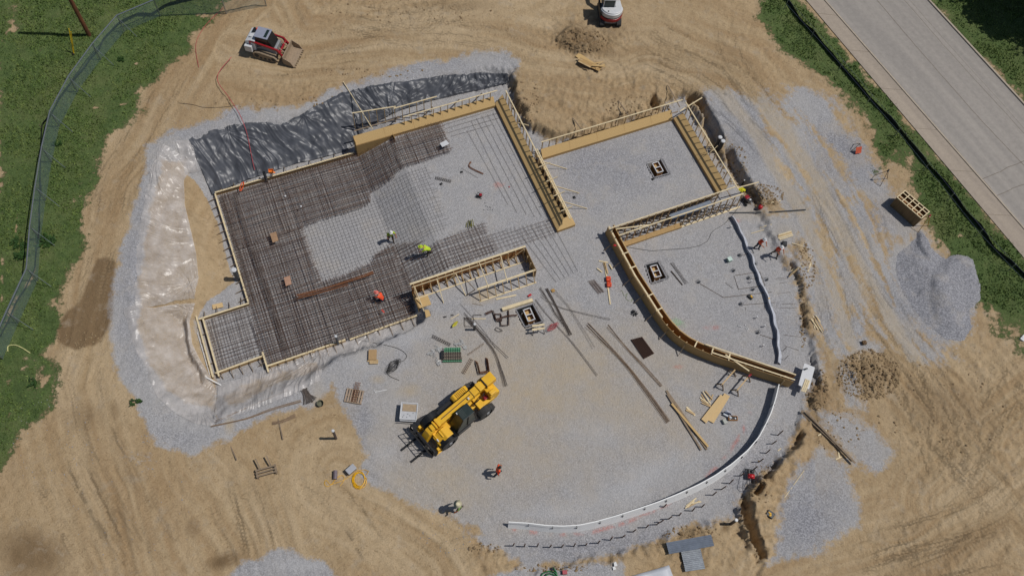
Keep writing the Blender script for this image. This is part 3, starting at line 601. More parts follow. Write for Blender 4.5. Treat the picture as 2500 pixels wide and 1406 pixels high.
# richer concrete: thin dark lines are laid over it further down
def conc_mat(name,c1,c2,fine):
    m=bpy.data.materials.new(name);m.use_nodes=True;N=m.node_tree.nodes;L=m.node_tree.links;b=N['Principled BSDF'];b.inputs['Roughness'].default_value=.9
    tc=N.new('ShaderNodeTexCoord');mp=N.new('ShaderNodeMapping');mp.inputs['Rotation'].default_value=(0,0,-math.atan2(kd[1],kd[0]));L.new(tc.outputs['Object'],mp.inputs[0])
    mp2=N.new('ShaderNodeMapping');mp2.inputs['Scale'].default_value=(.05,1.1,1);L.new(mp.outputs[0],mp2.inputs[0])
    a=N.new('ShaderNodeTexNoise');a.inputs['Scale'].default_value=1;a.inputs['Detail'].default_value=5;L.new(mp2.outputs[0],a.inputs[0])
    r=N.new('ShaderNodeValToRGB');L.new(a.outputs['Fac'],r.inputs[0]);r.color_ramp.elements[0].position=.35;r.color_ramp.elements[1].position=.66
    r.color_ramp.elements[0].color=(*c1,1);r.color_ramp.elements[1].color=(*c2,1)
    f=N.new('ShaderNodeTexNoise');f.inputs['Scale'].default_value=fine;f.inputs['Detail'].default_value=6;f.inputs['Roughness'].default_value=.75;L.new(tc.outputs['Object'],f.inputs[0])
    g=N.new('ShaderNodeValToRGB');L.new(f.outputs['Fac'],g.inputs[0]);g.color_ramp.elements[0].position=.3;g.color_ramp.elements[1].position=.7
    g.color_ramp.elements[0].color=(.4,.4,.4,1);g.color_ramp.elements[1].color=(.6,.6,.6,1)
    x=N.new('ShaderNodeMix');x.data_type='RGBA';x.blend_type='OVERLAY';x.inputs[0].default_value=.6;L.new(r.outputs[0],x.inputs[6]);L.new(g.outputs[0],x.inputs[7]);L.new(x.outputs[2],b.inputs['Base Color'])
    return m
ROADM=conc_mat('worn road concrete',(.27,.248,.225),(.335,.305,.272),2.5)
WALKM=conc_mat('gutter concrete',(.31,.26,.21),(.375,.315,.25),3)
tag(flatpoly('road',[k0,r0,r1,k1][::-1],ZR+.02,ROADM),kind='structure')
mb=MB();A,B=gl0,k0;mb.add([(gl0[0],gl0[1],ZR+.03),(k0[0],k0[1],ZR+.03),(k1[0],k1[1],ZR+.03),(gl1[0],gl1[1],ZR+.03)],[(0,1,2,3)])
tag(mb.build('pavement',WALKM),kind='structure')
mb=MB();mb.bar((*k0,ZR+.04),(*k1,ZR+.04),.13,.10);tag(mb.build('kerb',mat('kerb concrete','A89C8B',.85,scale=3,var=.1)),kind='structure')
mb=MB();n_=np.array([-rd[1],rd[0]]);mb.bar((*r0,ZR+.05),(*r1,ZR+.05),.16,.14);tag(mb.build('kerb',mat('kerb concrete','A89C8B',.85)),kind='structure')
# thin darker lines along and across the road
ROADLN=mat('dark road line','776E64',.8,scale=5,var=.2)
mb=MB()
def road_strip(pts,w_=.05,wig=.03):
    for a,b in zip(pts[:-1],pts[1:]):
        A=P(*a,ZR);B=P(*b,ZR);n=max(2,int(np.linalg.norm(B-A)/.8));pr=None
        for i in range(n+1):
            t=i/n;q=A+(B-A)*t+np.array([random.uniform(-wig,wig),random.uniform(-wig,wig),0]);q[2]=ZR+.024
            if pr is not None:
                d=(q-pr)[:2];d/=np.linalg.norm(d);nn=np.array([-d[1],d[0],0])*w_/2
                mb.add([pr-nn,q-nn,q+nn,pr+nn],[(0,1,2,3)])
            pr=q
road_strip([(2138,-2),(2250,130),(2400,300),(2500,405)],.07,.02);road_strip([(2205,-2),(2300,108),(2430,250),(2510,338)],.05,.02);road_strip([(2218,-2),(2312,106),(2440,246),(2510,326)],.03,.02)
road_strip([(2397,438),(2440,420),(2500,392)],.06,.05);road_strip([(2432,480),(2470,462),(2510,447)],.06,.05);road_strip([(2310,340),(2340,370),(2400,440),(2428,474)],.03,.05)
tag(mb.build('road_line',ROADLN),kind='structure')
mb=MB()
for i in range(34):
    q=gl0+gd*(i*4.6+2);q2=k0+kd*(i*4.6+2.3);mb.bar((q[0],q[1],ZR+.032),(q2[0],q2[1],ZR+.032),.03,.006)
tag(mb.build('pavement_joint',mat('dark joint line','7C6F5F',.9)),kind='structure')  # joints across the pavement drawn in a darker concrete colour
# ================================================================== PLASTIC SHEETS OVER THE SLOPES
def samp(poly,t):
    poly=np.array(poly,float);seg=np.hypot(*np.diff(poly,axis=0).T);c=np.concatenate([[0],np.cumsum(seg)]);x=t*c[-1]
    return np.stack([np.interp(x,c,poly[:,0]),np.interp(x,c,poly[:,1])],-1)
Zv=np.vectorize(Z)
def sheet(name,top,bot,nu,nv,mt,fold,seed,over=.06,edge=.12,fans=()):
    """draped film; top and bottom outlines given as ground points seen in the survey view"""
    s=np.linspace(0,1,nu);t=np.linspace(0,1,nv);tp=samp(top,s);bp=samp(bot,s)
    tw=np.array([Gp(*p)[:2] for p in tp]);bw=np.array([Gp(*p)[:2] for p in bp])
    S,T=np.meshgrid(s,t);X=tw[None,:,0]*(1-T)+bw[None,:,0]*T;Y=tw[None,:,1]*(1-T)+bw[None,:,1]*T
    jag=(fbm(X*1.2,Y*1.2,seed+9,3)-.5)
    X+=0;Zz=np.array([[Z(a,b) for a,b in zip(r1,r2)] for r1,r2 in zip(X,Y)]);Zz=blur(Zz,5)
    L=np.linalg.norm(tw[-1]-tw[0]);u=S*L
    wy=(fbm(u*.25,T*1.2,seed+5,2)-.5)*2.2
    f1=1-np.abs(2*fbm((u+wy)*.8,T*.5,seed,3)-1);f2=1-np.abs(2*fbm((u+wy*1.6)*2.6,T*.8,seed+3,3)-1)
    for (fu,ft,amp,ki) in fans:
        ang=np.arctan2((T-ft)*4,(S-fu)*L+1e-6);rr=np.hypot((T-ft)*4,(S-fu)*L)
        f2=f2*(1-np.exp(-rr/3))+np.exp(-rr/3)*(1-np.abs(2*fbm(ang*ki+9,rr*.15,seed+7,2)-1))*1.3
    lw=sstep(.35,.65,fbm(X*.28,Y*.28,seed+21,2))*.75+.25
    Zz=Zz+over+fold*(f1**3*.9+f2**5*.8*lw)
    ed=np.minimum(T/.08,1)*np.clip(1,0,1);Zz-=np.clip(1-T/.10,0,1)*(edge+jag*edge*2.5);Zz-=np.clip(1-(1-T)/.05,0,1)*.04
    o=grid_mesh(name,X,Y,Zz,mt);return o
def film(name,col,rough,alpha,spec=.5,bd=.028):
    m=bpy.data.materials.new(name);m.use_nodes=True;N=m.node_tree.nodes;L=m.node_tree.links;b=N['Principled BSDF']
    tc=N.new('ShaderNodeTexCoord');a=N.new('ShaderNodeTexNoise');a.inputs['Scale'].default_value=.9;a.inputs['Detail'].default_value=6;a.inputs['Roughness'].default_value=.7;L.new(tc.outputs['Object'],a.inputs[0])
    r=N.new('ShaderNodeValToRGB');L.new(a.outputs['Fac'],r.inputs[0]);r.color_ramp.elements[0].position=.35;r.color_ramp.elements[1].position=.7
    r.color_ramp.elements[0].color=(*[c*.85 for c in col],1);r.color_ramp.elements[1].color=(*[min(1,c*1.35) for c in col],1);L.new(r.outputs[0],b.inputs['Base Color'])
    b.inputs['Roughness'].default_value=rough;b.inputs['Specular IOR Level'].default_value=spec
    q=N.new('ShaderNodeTexNoise');q.inputs['Scale'].default_value=4.5;q.inputs['Detail'].default_value=4;q.inputs['Distortion'].default_value=1.2;L.new(tc.outputs['Object'],q.inputs[0])
    bp=N.new('ShaderNodeBump');bp.inputs['Distance'].default_value=bd;bp.inputs['Strength'].default_value=.8;L.new(q.outputs['Fac'],bp.inputs['Height']);L.new(bp.outputs[0],b.inputs['Normal'])
    if alpha<1:
        mm=N.new('ShaderNodeMath');mm.operation='MULTIPLY_ADD';L.new(a.outputs['Fac'],mm.inputs[0]);mm.inputs[1].default_value=.5;mm.inputs[2].default_value=alpha-.25;L.new(mm.outputs[0],b.inputs['Alpha'])
    return m
BLKF=film('black polythene',(.072,.076,.087),.42,1,.5,.008)
CLRF=film('clear polythene',(.60,.565,.54),.30,.42,.6,.014)
o=sheet('black_plastic_sheet',[(458,338),(520,318),(600,300),(700,300),(770,262),(830,228),(880,218),(930,206),(1000,196),(1100,184),(1180,178),(1242,182)],
 [(520,478),(585,448),(655,424),(720,402),(790,386),(845,370),(868,352),(900,310),(975,272),(1060,246),(1150,226),(1240,206)],560,90,BLKF,.14,200,fans=[(.36,.05,1,5),(.62,.95,1,6),(.12,.1,1,5)])
tag(o,'long wrinkled black plastic sheet draped over the slope north of the formwork','plastic sheet',group='plastic sheets on the excavation slopes')
o=sheet('clear_plastic_sheet',[(392,352),(368,420),(352,500),(338,570),(330,640),(330,700),(332,750)],[(478,400),(450,440),(452,500),(466,560),(480,620),(486,680),(476,730)],300,80,CLRF,.13,300,fans=[(.1,.1,1,5),(.9,.9,1,6)])
tag(o,'cloudy clear plastic sheet on the west slope, upper length beside the black sheet','plastic sheet',group='plastic sheets on the excavation slopes')
o=sheet('clear_plastic_sheet',[(300,752),(318,820),(350,900),(385,970),(430,1010),(480,1035),(525,1040)],[(478,742),(464,790),(470,840),(490,880),(520,930),(528,960),(530,1000)],300,80,CLRF,.15,320,fans=[(.05,.9,1,7),(.5,.95,1,5)])
tag(o,'cloudy clear plastic sheet on the west slope, lower length with puckered bottom edge','plastic sheet',group='plastic sheets on the excavation slopes')
o=sheet('clear_plastic_sheet',[(524,1028),(580,1012),(650,988),(720,962),(780,930),(790,890)][::1],[(532,940),(590,925),(660,900),(720,880),(790,852),(812,845)],240,60,CLRF,.12,340,fans=[(.9,.9,1,6)])
tag(o,'clear plastic sheet on the short bank below the reinforcement mat corner','plastic sheet',group='plastic sheets on the excavation slopes')
o=sheet('clear_plastic_sheet',[(800,872),(870,855),(930,830),(985,800),(1035,778)],[(810,846),(870,824),(930,798),(985,776),(1030,758)],200,30,CLRF,.06,360)
tag(o,'narrow whitish plastic sheet on the bank by the tall braced form','plastic sheet',group='plastic sheets on the excavation slopes')
o=sheet('clear_plastic_sheet',[(430,345),(452,342),(470,345)],[(452,420),(470,424),(486,420)],70,60,CLRF,.10,380)
tag(o,'white bunched end of clear plastic hanging over the black sheet','plastic sheet',group='plastic sheets on the excavation slopes')
# ================================================================== SLAB REINFORCEMENT
def zfl(u):
    return -1.2 if u<7.27 else (0 if u>10.29 else -1.2*(10.29-u)/3.02)
def pxuw(px,py):
    z=-.6
    for _ in range(14):
        q=P(px,py,z);u=q[0]*E2[0]+q[1]*E2[1];z=.5*z+.5*zfl(u)
    q=P(px,py,z);return (q[0]*E2[0]+q[1]*E2[1],q[0]*E1[0]+q[1]*E1[1])
def clipline(poly,c,ax):
    """intervals of the other coordinate where coordinate ax == c lies inside poly"""
    xs=[];n=len(poly)
    for i in range(n):
        a=poly[i];b=poly[(i+1)%n]
        if (a[ax]>c)!=(b[ax]>c):
            t=(c-a[ax])/(b[ax]-a[ax]);xs.append(a[1-ax]+t*(b[1-ax]-a[1-ax]))
    xs.sort();return list(zip(xs[::2],xs[1::2]))
def mat_bars(mb,poly,s1,s2,h,r,jit=.12,sk=0.0,wob_=.012,ends=True,drop=0.0,du=0,dw=0):
    us=[p[0] for p in poly];ws=[p[1] for p in poly]
    for ax,(lo,hi),sp in ((0,(min(us),max(us)),s1),(1,(min(ws),max(ws)),s2)):
        if not sp:continue
        c=lo+sp*(.3+(du if ax==0 else dw))
        while c<hi:
            for a,b in clipline(poly,c,ax):
                if b-a<.15 or random.random()<drop:continue
                if ends:a-=random.uniform(0,jit);b+=random.uniform(0,jit)
                off=random.uniform(-wob_,wob_)*2;sl=random.uniform(-sk,sk)
                cuts=[a]+[x for x in (7.27,8.8,10.29) if ax==1 and a<x<b]+[b];pts=[]
                if len(cuts)==2: cuts=[a,(a+b)/2,b]
                for k,q in enumerate(cuts):
                    cc=c+off+sl*(q-a)+random.uniform(-wob_,wob_)
                    if ax==0:pts.append(UW(cc,q,zfl(cc)+h+random.uniform(-.01,.01)))
                    else:pts.append(UW(q,cc,zfl(q)+h+.02+random.uniform(-.01,.01)))
                mb.tube(pts,r,3,cap=False)
            c+=sp
def mat_thing(name,pxpoly,label,layers,ms,uwpoly=False,extra=None,group='tied reinforcement mats on the slab'):
    poly=pxpoly if uwpoly else [pxuw(*p) for p in pxpoly];mb=MB()
    for i,l in enumerate(layers):
        mb.cur=i%len(ms);mat_bars(mb,poly,*l)
    if extra:extra(mb)
    return tag(mb.build(name,ms),label,'reinforcement mat',group)
BARM=mat('brown reinforcing bar','574840',.85,scale=25,col2='6A564A')
BARM2=mat('mottled brown bar','6E5240',.85,scale=15,col2='4E433D')  # second bar tone, mixed red brown and grey brown
def starters_n(mb):
    u=-3.6
    while u<7:
        mb.tube([UW(u,-40.2,-1.1),UW(u+random.uniform(-.04,.04),-40.2,-.55),UW(u,-40.45,-.5)],.012,3,False);u+=.2
mat_thing('rebar_mat',[(538,484),(866,378),(878,384),(960,342),(1078,304),(1101,372),(1062,386),(1030,399),(968,421),(962,438),(935,455),(905,472),(903,498),(870,515),(832,526),(785,540),(738,557),(640,590),(576,612)],
 'rusty two layer reinforcement mat running along the north edge of the sunken slab',[(.2,.2,.12,.015,.15),(.2,.2,.42,.015,.2,.012,.03,True,.05,.5,.5),(.6,.3,.27,.013,.1,.05,.05,True,.3)],[BARM,BARM2],extra=starters_n)
def starters_w(mb):
    w_=-40
    while w_<-30.7:
        mb.tube([UW(-3.6,w_,-1.1),UW(-3.6,w_+random.uniform(-.03,.03),-.6),UW(-3.1,w_,-.55)],.013,3,False);w_+=.16
    for k in range(6):mb.tube([UW(-2.75+k*.05,-40,-.7),UW(-2.75+k*.05,-35,-.7),UW(-2.6+k*.05,-26,-.68)],.014,3,False)
mat_thing('rebar_mat',[(576,612),(640,590),(738,557),(760,625),(787,693),(850,672),(905,645),(920,625),(958,602),(975,640),(1004,692),(1010,735),(1012,778),(900,815),(780,852),(652,893),(641,862),(612,748)],
 'rusty two layer reinforcement mat filling the south west of the sunken slab',[(.2,.2,.12,.015,.15),(.2,.2,.42,.015,.2,.012,.03,True,.05,.5,.5),(.3,.6,.27,.013,.1,.06,.05,True,.3)],[BARM,BARM2],extra=starters_w)
mat_thing('rebar_mat',[(958,602),(990,597),(1028,594),(1034,610),(1058,600),(1180,547),(1190,570),(1213,616),(1100,655),(1006,690)],
 'rusty reinforcement mat under the worker in lime, north of the tall form',[(.28,.28,.12,.014,.15),(.28,.2,.30,.013,.2,.02,.03,True,.1,.5,.5)],[BARM,BARM2])
mat_thing('rebar_mat',[(504,786),(606,750),(640,862),(540,908)],'small square reinforcement mat inside the timber edged corner pad',[(.2,.25,.12,.012,.12,.02,.02),(.4,.3,.25,.012,.05,.03,.04,True,.2)],[BARM2,BARM])
mat_thing('rebar_mat',[(1196,574),(1345,537),(1362,574),(1215,614)],'open reinforcement grid by the pyramid end of the double form',[(.32,.3,.1,.011,.25,.01,.01)],[BARM])
FINE=mat('fine weathered bar','6C6764',.8,scale=12,var=.15)
mat_thing('rebar_mat',[(742,556),(905,498),(965,440),(1040,408),(1060,470),(1090,560),(1030,592),(920,622),(787,690)],'faint thin wire mesh half sunk in pale gravel at the middle of the slab',[(.27,.27,.035,.007,.5,.01,.008)],[FINE])
mat_thing('rebar_mat',[(1095,300),(1205,268),(1212,282),(1218,300),(1105,335)],'five thin bars laid along the foot of the north sloped form',[(0,.42,.05,.011,.5,.01,.01)],[DKBAR],group='loose starter bars on the slab')
for k,(a,b) in enumerate([((1150,296),(1262,520)),((1163,290),(1285,525)),((1176,284),(1305,530)),((1190,280),(1322,530)),((1203,276),(1340,540)),((1140,320),(1240,500))]):
    mb=MB();A=pxuw(*a);B=pxuw(*b);mb.tube([UW(*A,.06),UW((A[0]+B[0])/2+random.uniform(-.05,.05),(A[1]+B[1])/2,.05),UW(*B,.05)],.010,3)
    tag(mb.build('steel_bar',DKBAR),'long thin bar on the gravel along the shaded side of the double form','steel bar','long bars beside the double form')
for k in range(6):
    a=(1262+k*17,562-k*4);b=(1358+k*10.5,690-k*4.5-k);mb=MB();A=pxuw(*a);B=pxuw(*b);mb.tube([UW(*A,.05),UW(*B,.05)],.010,3)
    tag(mb.build('steel_bar',DKBAR),'long thin bar running out of the slab grid towards the open gravel','steel bar','bars running out of the open grid')
# ================================================================== TIMBER FORMWORK
def studwall(root,A,B,z0,z1,sp=.61,sz=(.045,.09),m=WOOD,lean=(0,0),first=.1,name='stud',zf=None,per=True):
    A=np.array(A[:2]);B=np.array(B[:2]);L=np.linalg.norm(B-A);d=(B-A)/L;x=first
    while x<L:
        p=A+d*x;za=zf(p) if zf else z0;mb=MB();mb.bar((p[0]+lean[0],p[1]+lean[1],za),(p[0],p[1],z1),sz[0],sz[1],up=(d[1],-d[0],0));mb.build(name,m,root);x+=sp
def haunch(label,A,B,out,h0=.3,run=.5,rise=.55,rail=1.62,rail_off=.12,studs=True,z0=0,railA=0,railB=0,m=OSB,ex=(0,0),braces=0,hip=(0,0),stz=None,group='timber formwork walls'):
    """sloped-face form: low upright board at the toe, board sloping up and back, stud frame with a top rail"""
    A=np.array(A[:2]);B=np.array(B[:2]);o=np.array(out);L=np.linalg.norm(B-A);d=(B-A)/L
    root=empty('sloped_form',((A[0]+B[0])/2,(A[1]+B[1])/2,0),0,label,'formwork',group);off=Vector(root.location)
    def bl(mb,n,mm,**k):
        mb.v=[tuple(Vector(v)-off) for v in mb.v];return mb.build(n,mm,root,**k)
    mb=MB();mb.wall([A-o*-.0,B],z0 if z0<=0 else 0,h0,.022);bl(mb,'face_board',OSBD)
    A2=A+o*run+d*hip[0];B2=B+o*run-d*hip[1];mb=MB()
    q=[(*A,h0),(*B,h0),(*B2,h0+rise),(*A2,h0+rise)];mb.add(q+[(x,y,z-.025) for x,y,z in q],[(0,1,2,3),(7,6,5,4),(0,4,5,1),(1,5,6,2),(2,6,7,3),(3,7,4,0)]);sb=bl(mb,'sloped_board',m)
    k=int(L/2.44)
    for i in range(1,k+1):
        mb=MB();p=A+d*i*2.44+o*.01;p2=A2+d*(i*2.44-hip[0])-o*.01;mb.bar((*p,h0+.006),(*p2,h0+rise+.006),.012,.004,up=(o[0],o[1],1));bl(mb,'joint_strip',OSBI)
    if studs:
        x=.15+max(0,hip[0])
        while x<L-max(0,hip[1]):
            p=A+d*x+o*(run+rail_off);mb=MB();zb=stz if stz is not None else 0
            mb.bar((p[0],p[1],zb),(p[0],p[1],rail-.02),.042,.085,up=(o[0],o[1],0));bl(mb,'stud',WOOD);x+=.61
        p0=A+d*(-railA+ex[0])+o*(run+rail_off);p1=B+d*railB+o*(run+rail_off)
        mb=MB();mb.bar((*p0,rail),(*p1,rail),.085,.042);bl(mb,'top_rail',WOODP)
        mb=MB();mb.bar((*(p0+o*.05),.02),(*(p1+o*.05),.02),.085,.042);bl(mb,'bottom_plate',WOODG)
    for i in range(braces):
        x=L*(i+.5)/braces;p=A+d*x+o*(run+rail_off);mb=MB();mb.bar((*p,rail-.1),(*(p+o*1.1+d*.2),.03),.04,.085);bl(mb,'brace',WOODG)
    return root
E1t=tuple(E1);E2t=tuple(E2);nE1=(-E1[0],-E1[1]);nE2=(-E2[0],-E2[1])
r1_=haunch('long sloped north form with plywood deep end beside the black sheet',UW(7.3,-40.4)[:2],UW(19.1,-40.4)[:2],nE1,h0=.3,run=.5,rise=.55,rail=1.55,studs=False)
off=Vector(r1_.location)
def addp(root,mb,n,m,**k):
    o_=Vector(root.location);mb.v=[tuple(Vector(v)-o_) for v in mb.v];return mb.build(n,m,root,**k)
mb=MB();q=[UW(7.3,-40.36,-1.25),UW(10.35,-40.36,-.05),UW(10.35,-40.36,.31),UW(7.3,-40.36,.31)];q2=[UW(7.3,-40.33,-1.25),UW(10.35,-40.33,-.05),UW(10.35,-40.33,.31),UW(7.3,-40.33,.31)]
mb.add(q+q2,[(0,1,2,3),(7,6,5,4),(0,4,5,1),(1,5,6,2),(2,6,7,3),(3,7,4,0)]);addp(r1_,mb,'deep_panel',OSBD)
mb=MB();mb.box(UW(10.32,-40.1,.1),(.03,.5,.9),rz=ANG2);addp(r1_,mb,'return_board',OSBD)
mb=MB();mb.box(UW(7.28,-40.65,-.2),(.03,.6,2.0),rz=ANG2);addp(r1_,mb,'end_board',OSBD)
for (ua,ub,wr,zr) in ((7.75,11.15,-42.35,1.75),(10.95,14.55,-41.75,1.7),(11.4,19.35,-40.78,1.62)):
    mb=MB();mb.bar(UW(ua,wr,zr),UW(ub,wr+ (.5 if zr>1.72 else .0),zr),.085,.042);addp(r1_,mb,'top_rail',WOODP)
    x=ua+.05
    while x<ub:
        wq=wr+(.5*(x-ua)/(ub-ua) if zr>1.72 else 0);mb=MB();mb.bar(UW(x,wq+.05,-.1),UW(x,wq,zr-.02),.042,.085,up=(E1[0],E1[1],0));addp(r1_,mb,'stud',WOOD);x+=.61
mb=MB();mb.bar(UW(8.1,-45.9,1.3),UW(8.9,-40.9,1.0),.045,.09);addp(r1_,mb,'brace',WOODP)
for u_ in (11.0,13.9,16.2,18.2):
    mb=MB();mb.bar(UW(u_,-41.2,1.3),UW(u_+.4,-42.1,.05),.045,.09);addp(r1_,mb,'brace',WOODG)
mb=MB();mb.bar(UW(7.5,-41.3,.9),UW(11.3,-41.35,.9),.09,.045);addp(r1_,mb,'waler',WOODG)
haunch('sloped form on the west side of the long double form, facing the slab',UW(19.16,-40.6)[:2],UW(19.16,-27.81)[:2],E2t,run=.75,rise=.45,rail=1.55,hip=(-.3,.6),m=OSB)
haunch('sloped form on the east side of the long double form, facing the square room',UW(20.67,-34.5)[:2],UW(20.67,-27.85)[:2],nE2,run=.45,rise=.45,rail=1.55,hip=(0,.6),studs=True,rail_off=.05)
r_=haunch('small pyramid end cap closing the south end of the long double form',UW(19.16,-27.8)[:2],UW(20.67,-27.85)[:2],nE1,run=.62,rise=.45,hip=(.7,.45),studs=False)
for w_ in (-28.6,-30,-31.4,-32.8): 
    mb=MB();mb.bar(UW(19.6,w_,1.66),UW(20.6,w_-.1,1.66),.04,.085);addp(r_,mb,'cross_tie',WOODP)
for w_ in (-33.6,-31.2,-29.7):
    mb=MB();mb.bar(UW(20.3,w_,1.0),UW(22.2,w_+.75,.04),.04,.085);addp(r_,mb,'brace',WOODP)
mb=MB();mb.bar(UW(19.9,-38.6+.9,1.0),UW(21.6,-37.3,.04),.04,.085);addp(r_,mb,'brace',WOODP)
haunch('sloped north form of the square room, with dirt bank behind it',UW(20.7,-34.3)[:2],UW(32.4,-34.3)[:2],nE1,run=.5,rise=.55,rail=1.62,railB=.9)
haunch('sloped east form of the square room, in front of the two black standpipes',UW(32.5,-34.3)[:2],UW(32.5,-26.6)[:2],E2t,run=.75,rise=.42,rail=1.65,rail_off=.15,railA=.3,railB=.9,m=OSB)
r_=haunch('sloped south form of the square room, north half of the double wall',UW(22.6,-26.5)[:2],UW(32.4,-26.5)[:2],E1t,run=.4,rise=.8,rail=1.62,rail_off=.12,railB=.9)
for k in range(12):
    u_=23+k*.75;mb=MB();mb.bar(UW(u_,-25.9,1.0),UW(u_+.3,-25.45,.05),.04,.085);mb.bar(UW(u_,-25.9,.2),UW(u_+.3,-25.45,.6),.04,.06);addp(r_,mb,'brace',WOODG)
r2_=haunch('sloped south form of the square room, south half of the double wall',UW(22.9,-24.85)[:2],UW(28.4,-24.85)[:2],nE1,h0=.22,run=.3,rise=.18,rail=1.62,rail_off=.06,railB=5.2,m=OSBD)
x=28.6
while x<33.6:
    mb=MB();mb.bar(UW(x,-25.1,.03),UW(x,-25.2,1.6),.042,.085,up=(E1[0],E1[1],0));addp(r2_,mb,'stud',WOOD);x+=.61
mb=MB();mb.bar(UW(28.4,-24.95,.03),UW(33.7,-24.95,.03),.14,.042);addp(r2_,mb,'bottom_plate',WOODP)
for k in range(9):
    u_=28.7+k*.55;mb=MB();mb.bar(UW(u_,-25.15,1.1),UW(u_-.5,-24.9,.06),.04,.07);addp(r2_,mb,'brace',WOODG)
mb=MB();mb.bar(UW(22.9,-25.75,1.66),UW(25.9,-25.3,1.3),.085,.042);addp(r2_,mb,'diagonal_brace',WOODP)
# corrugated sheets stacked between the two halves
def corrug(name,a,b,wd,label,h=.02,z=None,n=9,grp=None,m=mat('dull corrugated steel','7C8490',.5,metal=.25,scale=3,var=.12)):
    A=Vector(a);B=Vector(b);d=(B-A);L=d.length;d.normalize();s_=d.cross(Vector((0,0,1))).normalized();up=s_.cross(d).normalized();mb=MB();k=n*6;vs=[]
    for i in range(k+1):
        t=i/k-.5;hh=math.cos(i/6*2*math.pi)*h
        for p in (A,B):
            for e in (0,-.006): vs.append(p+s_*t*wd+up*(hh+e))
    fs=[]
    for i in range(k):
        o_=i*4;q_=o_+4;fs+=[(o_,o_+2,q_+2,q_),(o_+1,q_+1,q_+3,o_+3)]
    mb.add(vs,fs);return tag(mb.build(name,m),label,'metal sheet',grp)
corrug('metal_sheet',UW(27.6,-25.55,1.0),UW(31.2,-25.6,1.0),.5,'grey corrugated metal sheet lying on the studs of the double wall',n=5)
# extra long rail ends crossing the corners
for a,b,za,lab in (((1660,272),(1714,239),1.45,'single pale board end sticking out past the north east corner of the square room'),((1800,459),(1853,445),1.55,'single pale board end sticking out past the south east corner of the square room')):
    mb=MB();mb.bar(P(*a,za),P(*b,za),.085,.042);tag(mb.build('board',WOODP),lab,'board')
for a,b,lab in (((1630,208),(1660,262),'brown pole leaning from the dirt bank onto the corner of the square room'),((1510,246),(1535,284),'brown pole leaning from the dirt bank onto the middle of the north rail'),((1398,288),(1424,322),'brown pole leaning from the dirt bank onto the west part of the north rail')):
    mb=MB();mb.bar(Gp(*a,.1),P(*b,1.55),.07,.04);tag(mb.build('brace_pole',WOODG),lab,'pole','poles bracing the north form')
# ---- tall braced form at the south edge of the slab
root=empty('tall_form',UW(11.6,-27,0),0,'tall plywood form with studs and slanting poles on the south edge of the slab','formwork',group='timber formwork walls')
mb=MB();k=18;us_=[7.2+i*(16.06-7.2)/k for i in range(k+1)];mb.wall([UW(u,-27.02)[:2] for u in us_],[zfl(u)+.02 for u in us_],1.08,.022);addp(root,mb,'plywood_panel',OSBI)
mb=MB();mb.bar(UW(7.1,-27.0,1.12),UW(16.1,-27.0,1.12),.14,.06);addp(root,mb,'top_rail',WOODP)
mb=MB();mb.bar(UW(7.2,-26.8,.95),UW(14,-26.8,.95),.04,.09);addp(root,mb,'waler',WOODP)
for k in range(15):
    u=7.35+k*.61;mb=MB();mb.bar(UW(u,-26.9,min(zfl(u),-.0)+.0),UW(u,-26.9,1.08),.042,.1,up=(E1[0],E1[1],0));mb.bar(UW(u,-26.35,.04),UW(u,-26.85,.7),.04,.07);mb.bar(UW(u,-26.95,.06),UW(u,-26.3,.06),.04,.06);addp(root,mb,'stud',WOOD)
mb=MB();mb.bar(UW(7.2,-26.25,.05),UW(15.8,-26.35,.05),.09,.045);addp(root,mb,'bottom_plate',WOODP)
for (p,q) in (((1012,700),(1036,762)),((1066,680),(1083,740)),((1113,668),(1137,722))):
    mb=MB();mb.bar(P(*p,.95),Gp(*q,.03),.05,.09);addp(root,mb,'long_brace',WOODP)
mb=MB();mb.bar(P(1086,692,.1),P(1113,668,1.05),.05,.09);mb.bar(P(1242,636,.1),P(1277,610,1.05),.05,.09);addp(root,mb,'diagonal_brace',WOOD)
mb=MB();mb.box(UW(7.2,-26.1,-.35),(.025,1.2,1.0),rz=ANG2);mb.box(UW(7.7,-25.9,.05),(.9,.9,.02),rz=ANG2);addp(root,mb,'end_board',OSB)
# east end board and low open frame
root=empty('low_frame',UW(13.8,-24.9,0),0,'low open stud frame and end board joined to the east end of the tall form','formwork',group='timber formwork walls')
mb=MB();mb.bar(UW(11.5,-25.0,.98),UW(16.1,-25.0,.98),.14,.05);addp(root,mb,'top_rail',WOODP)
mb=MB();mb.bar(UW(11.5,-24.45,.03),UW(16.0,-24.45,.03),.1,.045);mb.bar(UW(12.7,-24.2,.03),UW(14.2,-24.0,.03),.1,.045);addp(root,mb,'bottom_plate',WOODP)
for k in range(8):
    u=11.6+k*.61;mb=MB();mb.bar(UW(u,-24.45,.03),UW(u,-24.95,.95),.042,.085,up=(E1[0],E1[1],0));addp(root,mb,'stud',WOOD)
mb=MB();mb.wall([UW(11.5,-25.06)[:2],UW(16.1,-25.06)[:2]],.75,.96,.02);addp(root,mb,'edge_board',OSB)
mb=MB();mb.wall([UW(16.1,-27)[:2],UW(16.1,-24.9)[:2]],.02,1.05,.022);addp(root,mb,'end_board',OSBD)
for k in range(4):
    mb=MB();mb.bar(UW(15.95,-26.8+k*.6,.03),UW(15.95,-26.8+k*.6,1.05),.042,.085,up=(E2[0],E2[1],0));addp(root,mb,'stud',WOOD)
for (p,q) in (((1170,641),(1193,703)),((1222,622),(1239,690))):
    mb=MB();mb.bar(P(*p,1.0),P(*q,1.0),.05,.09);addp(root,mb,'cross_brace',WOODP)
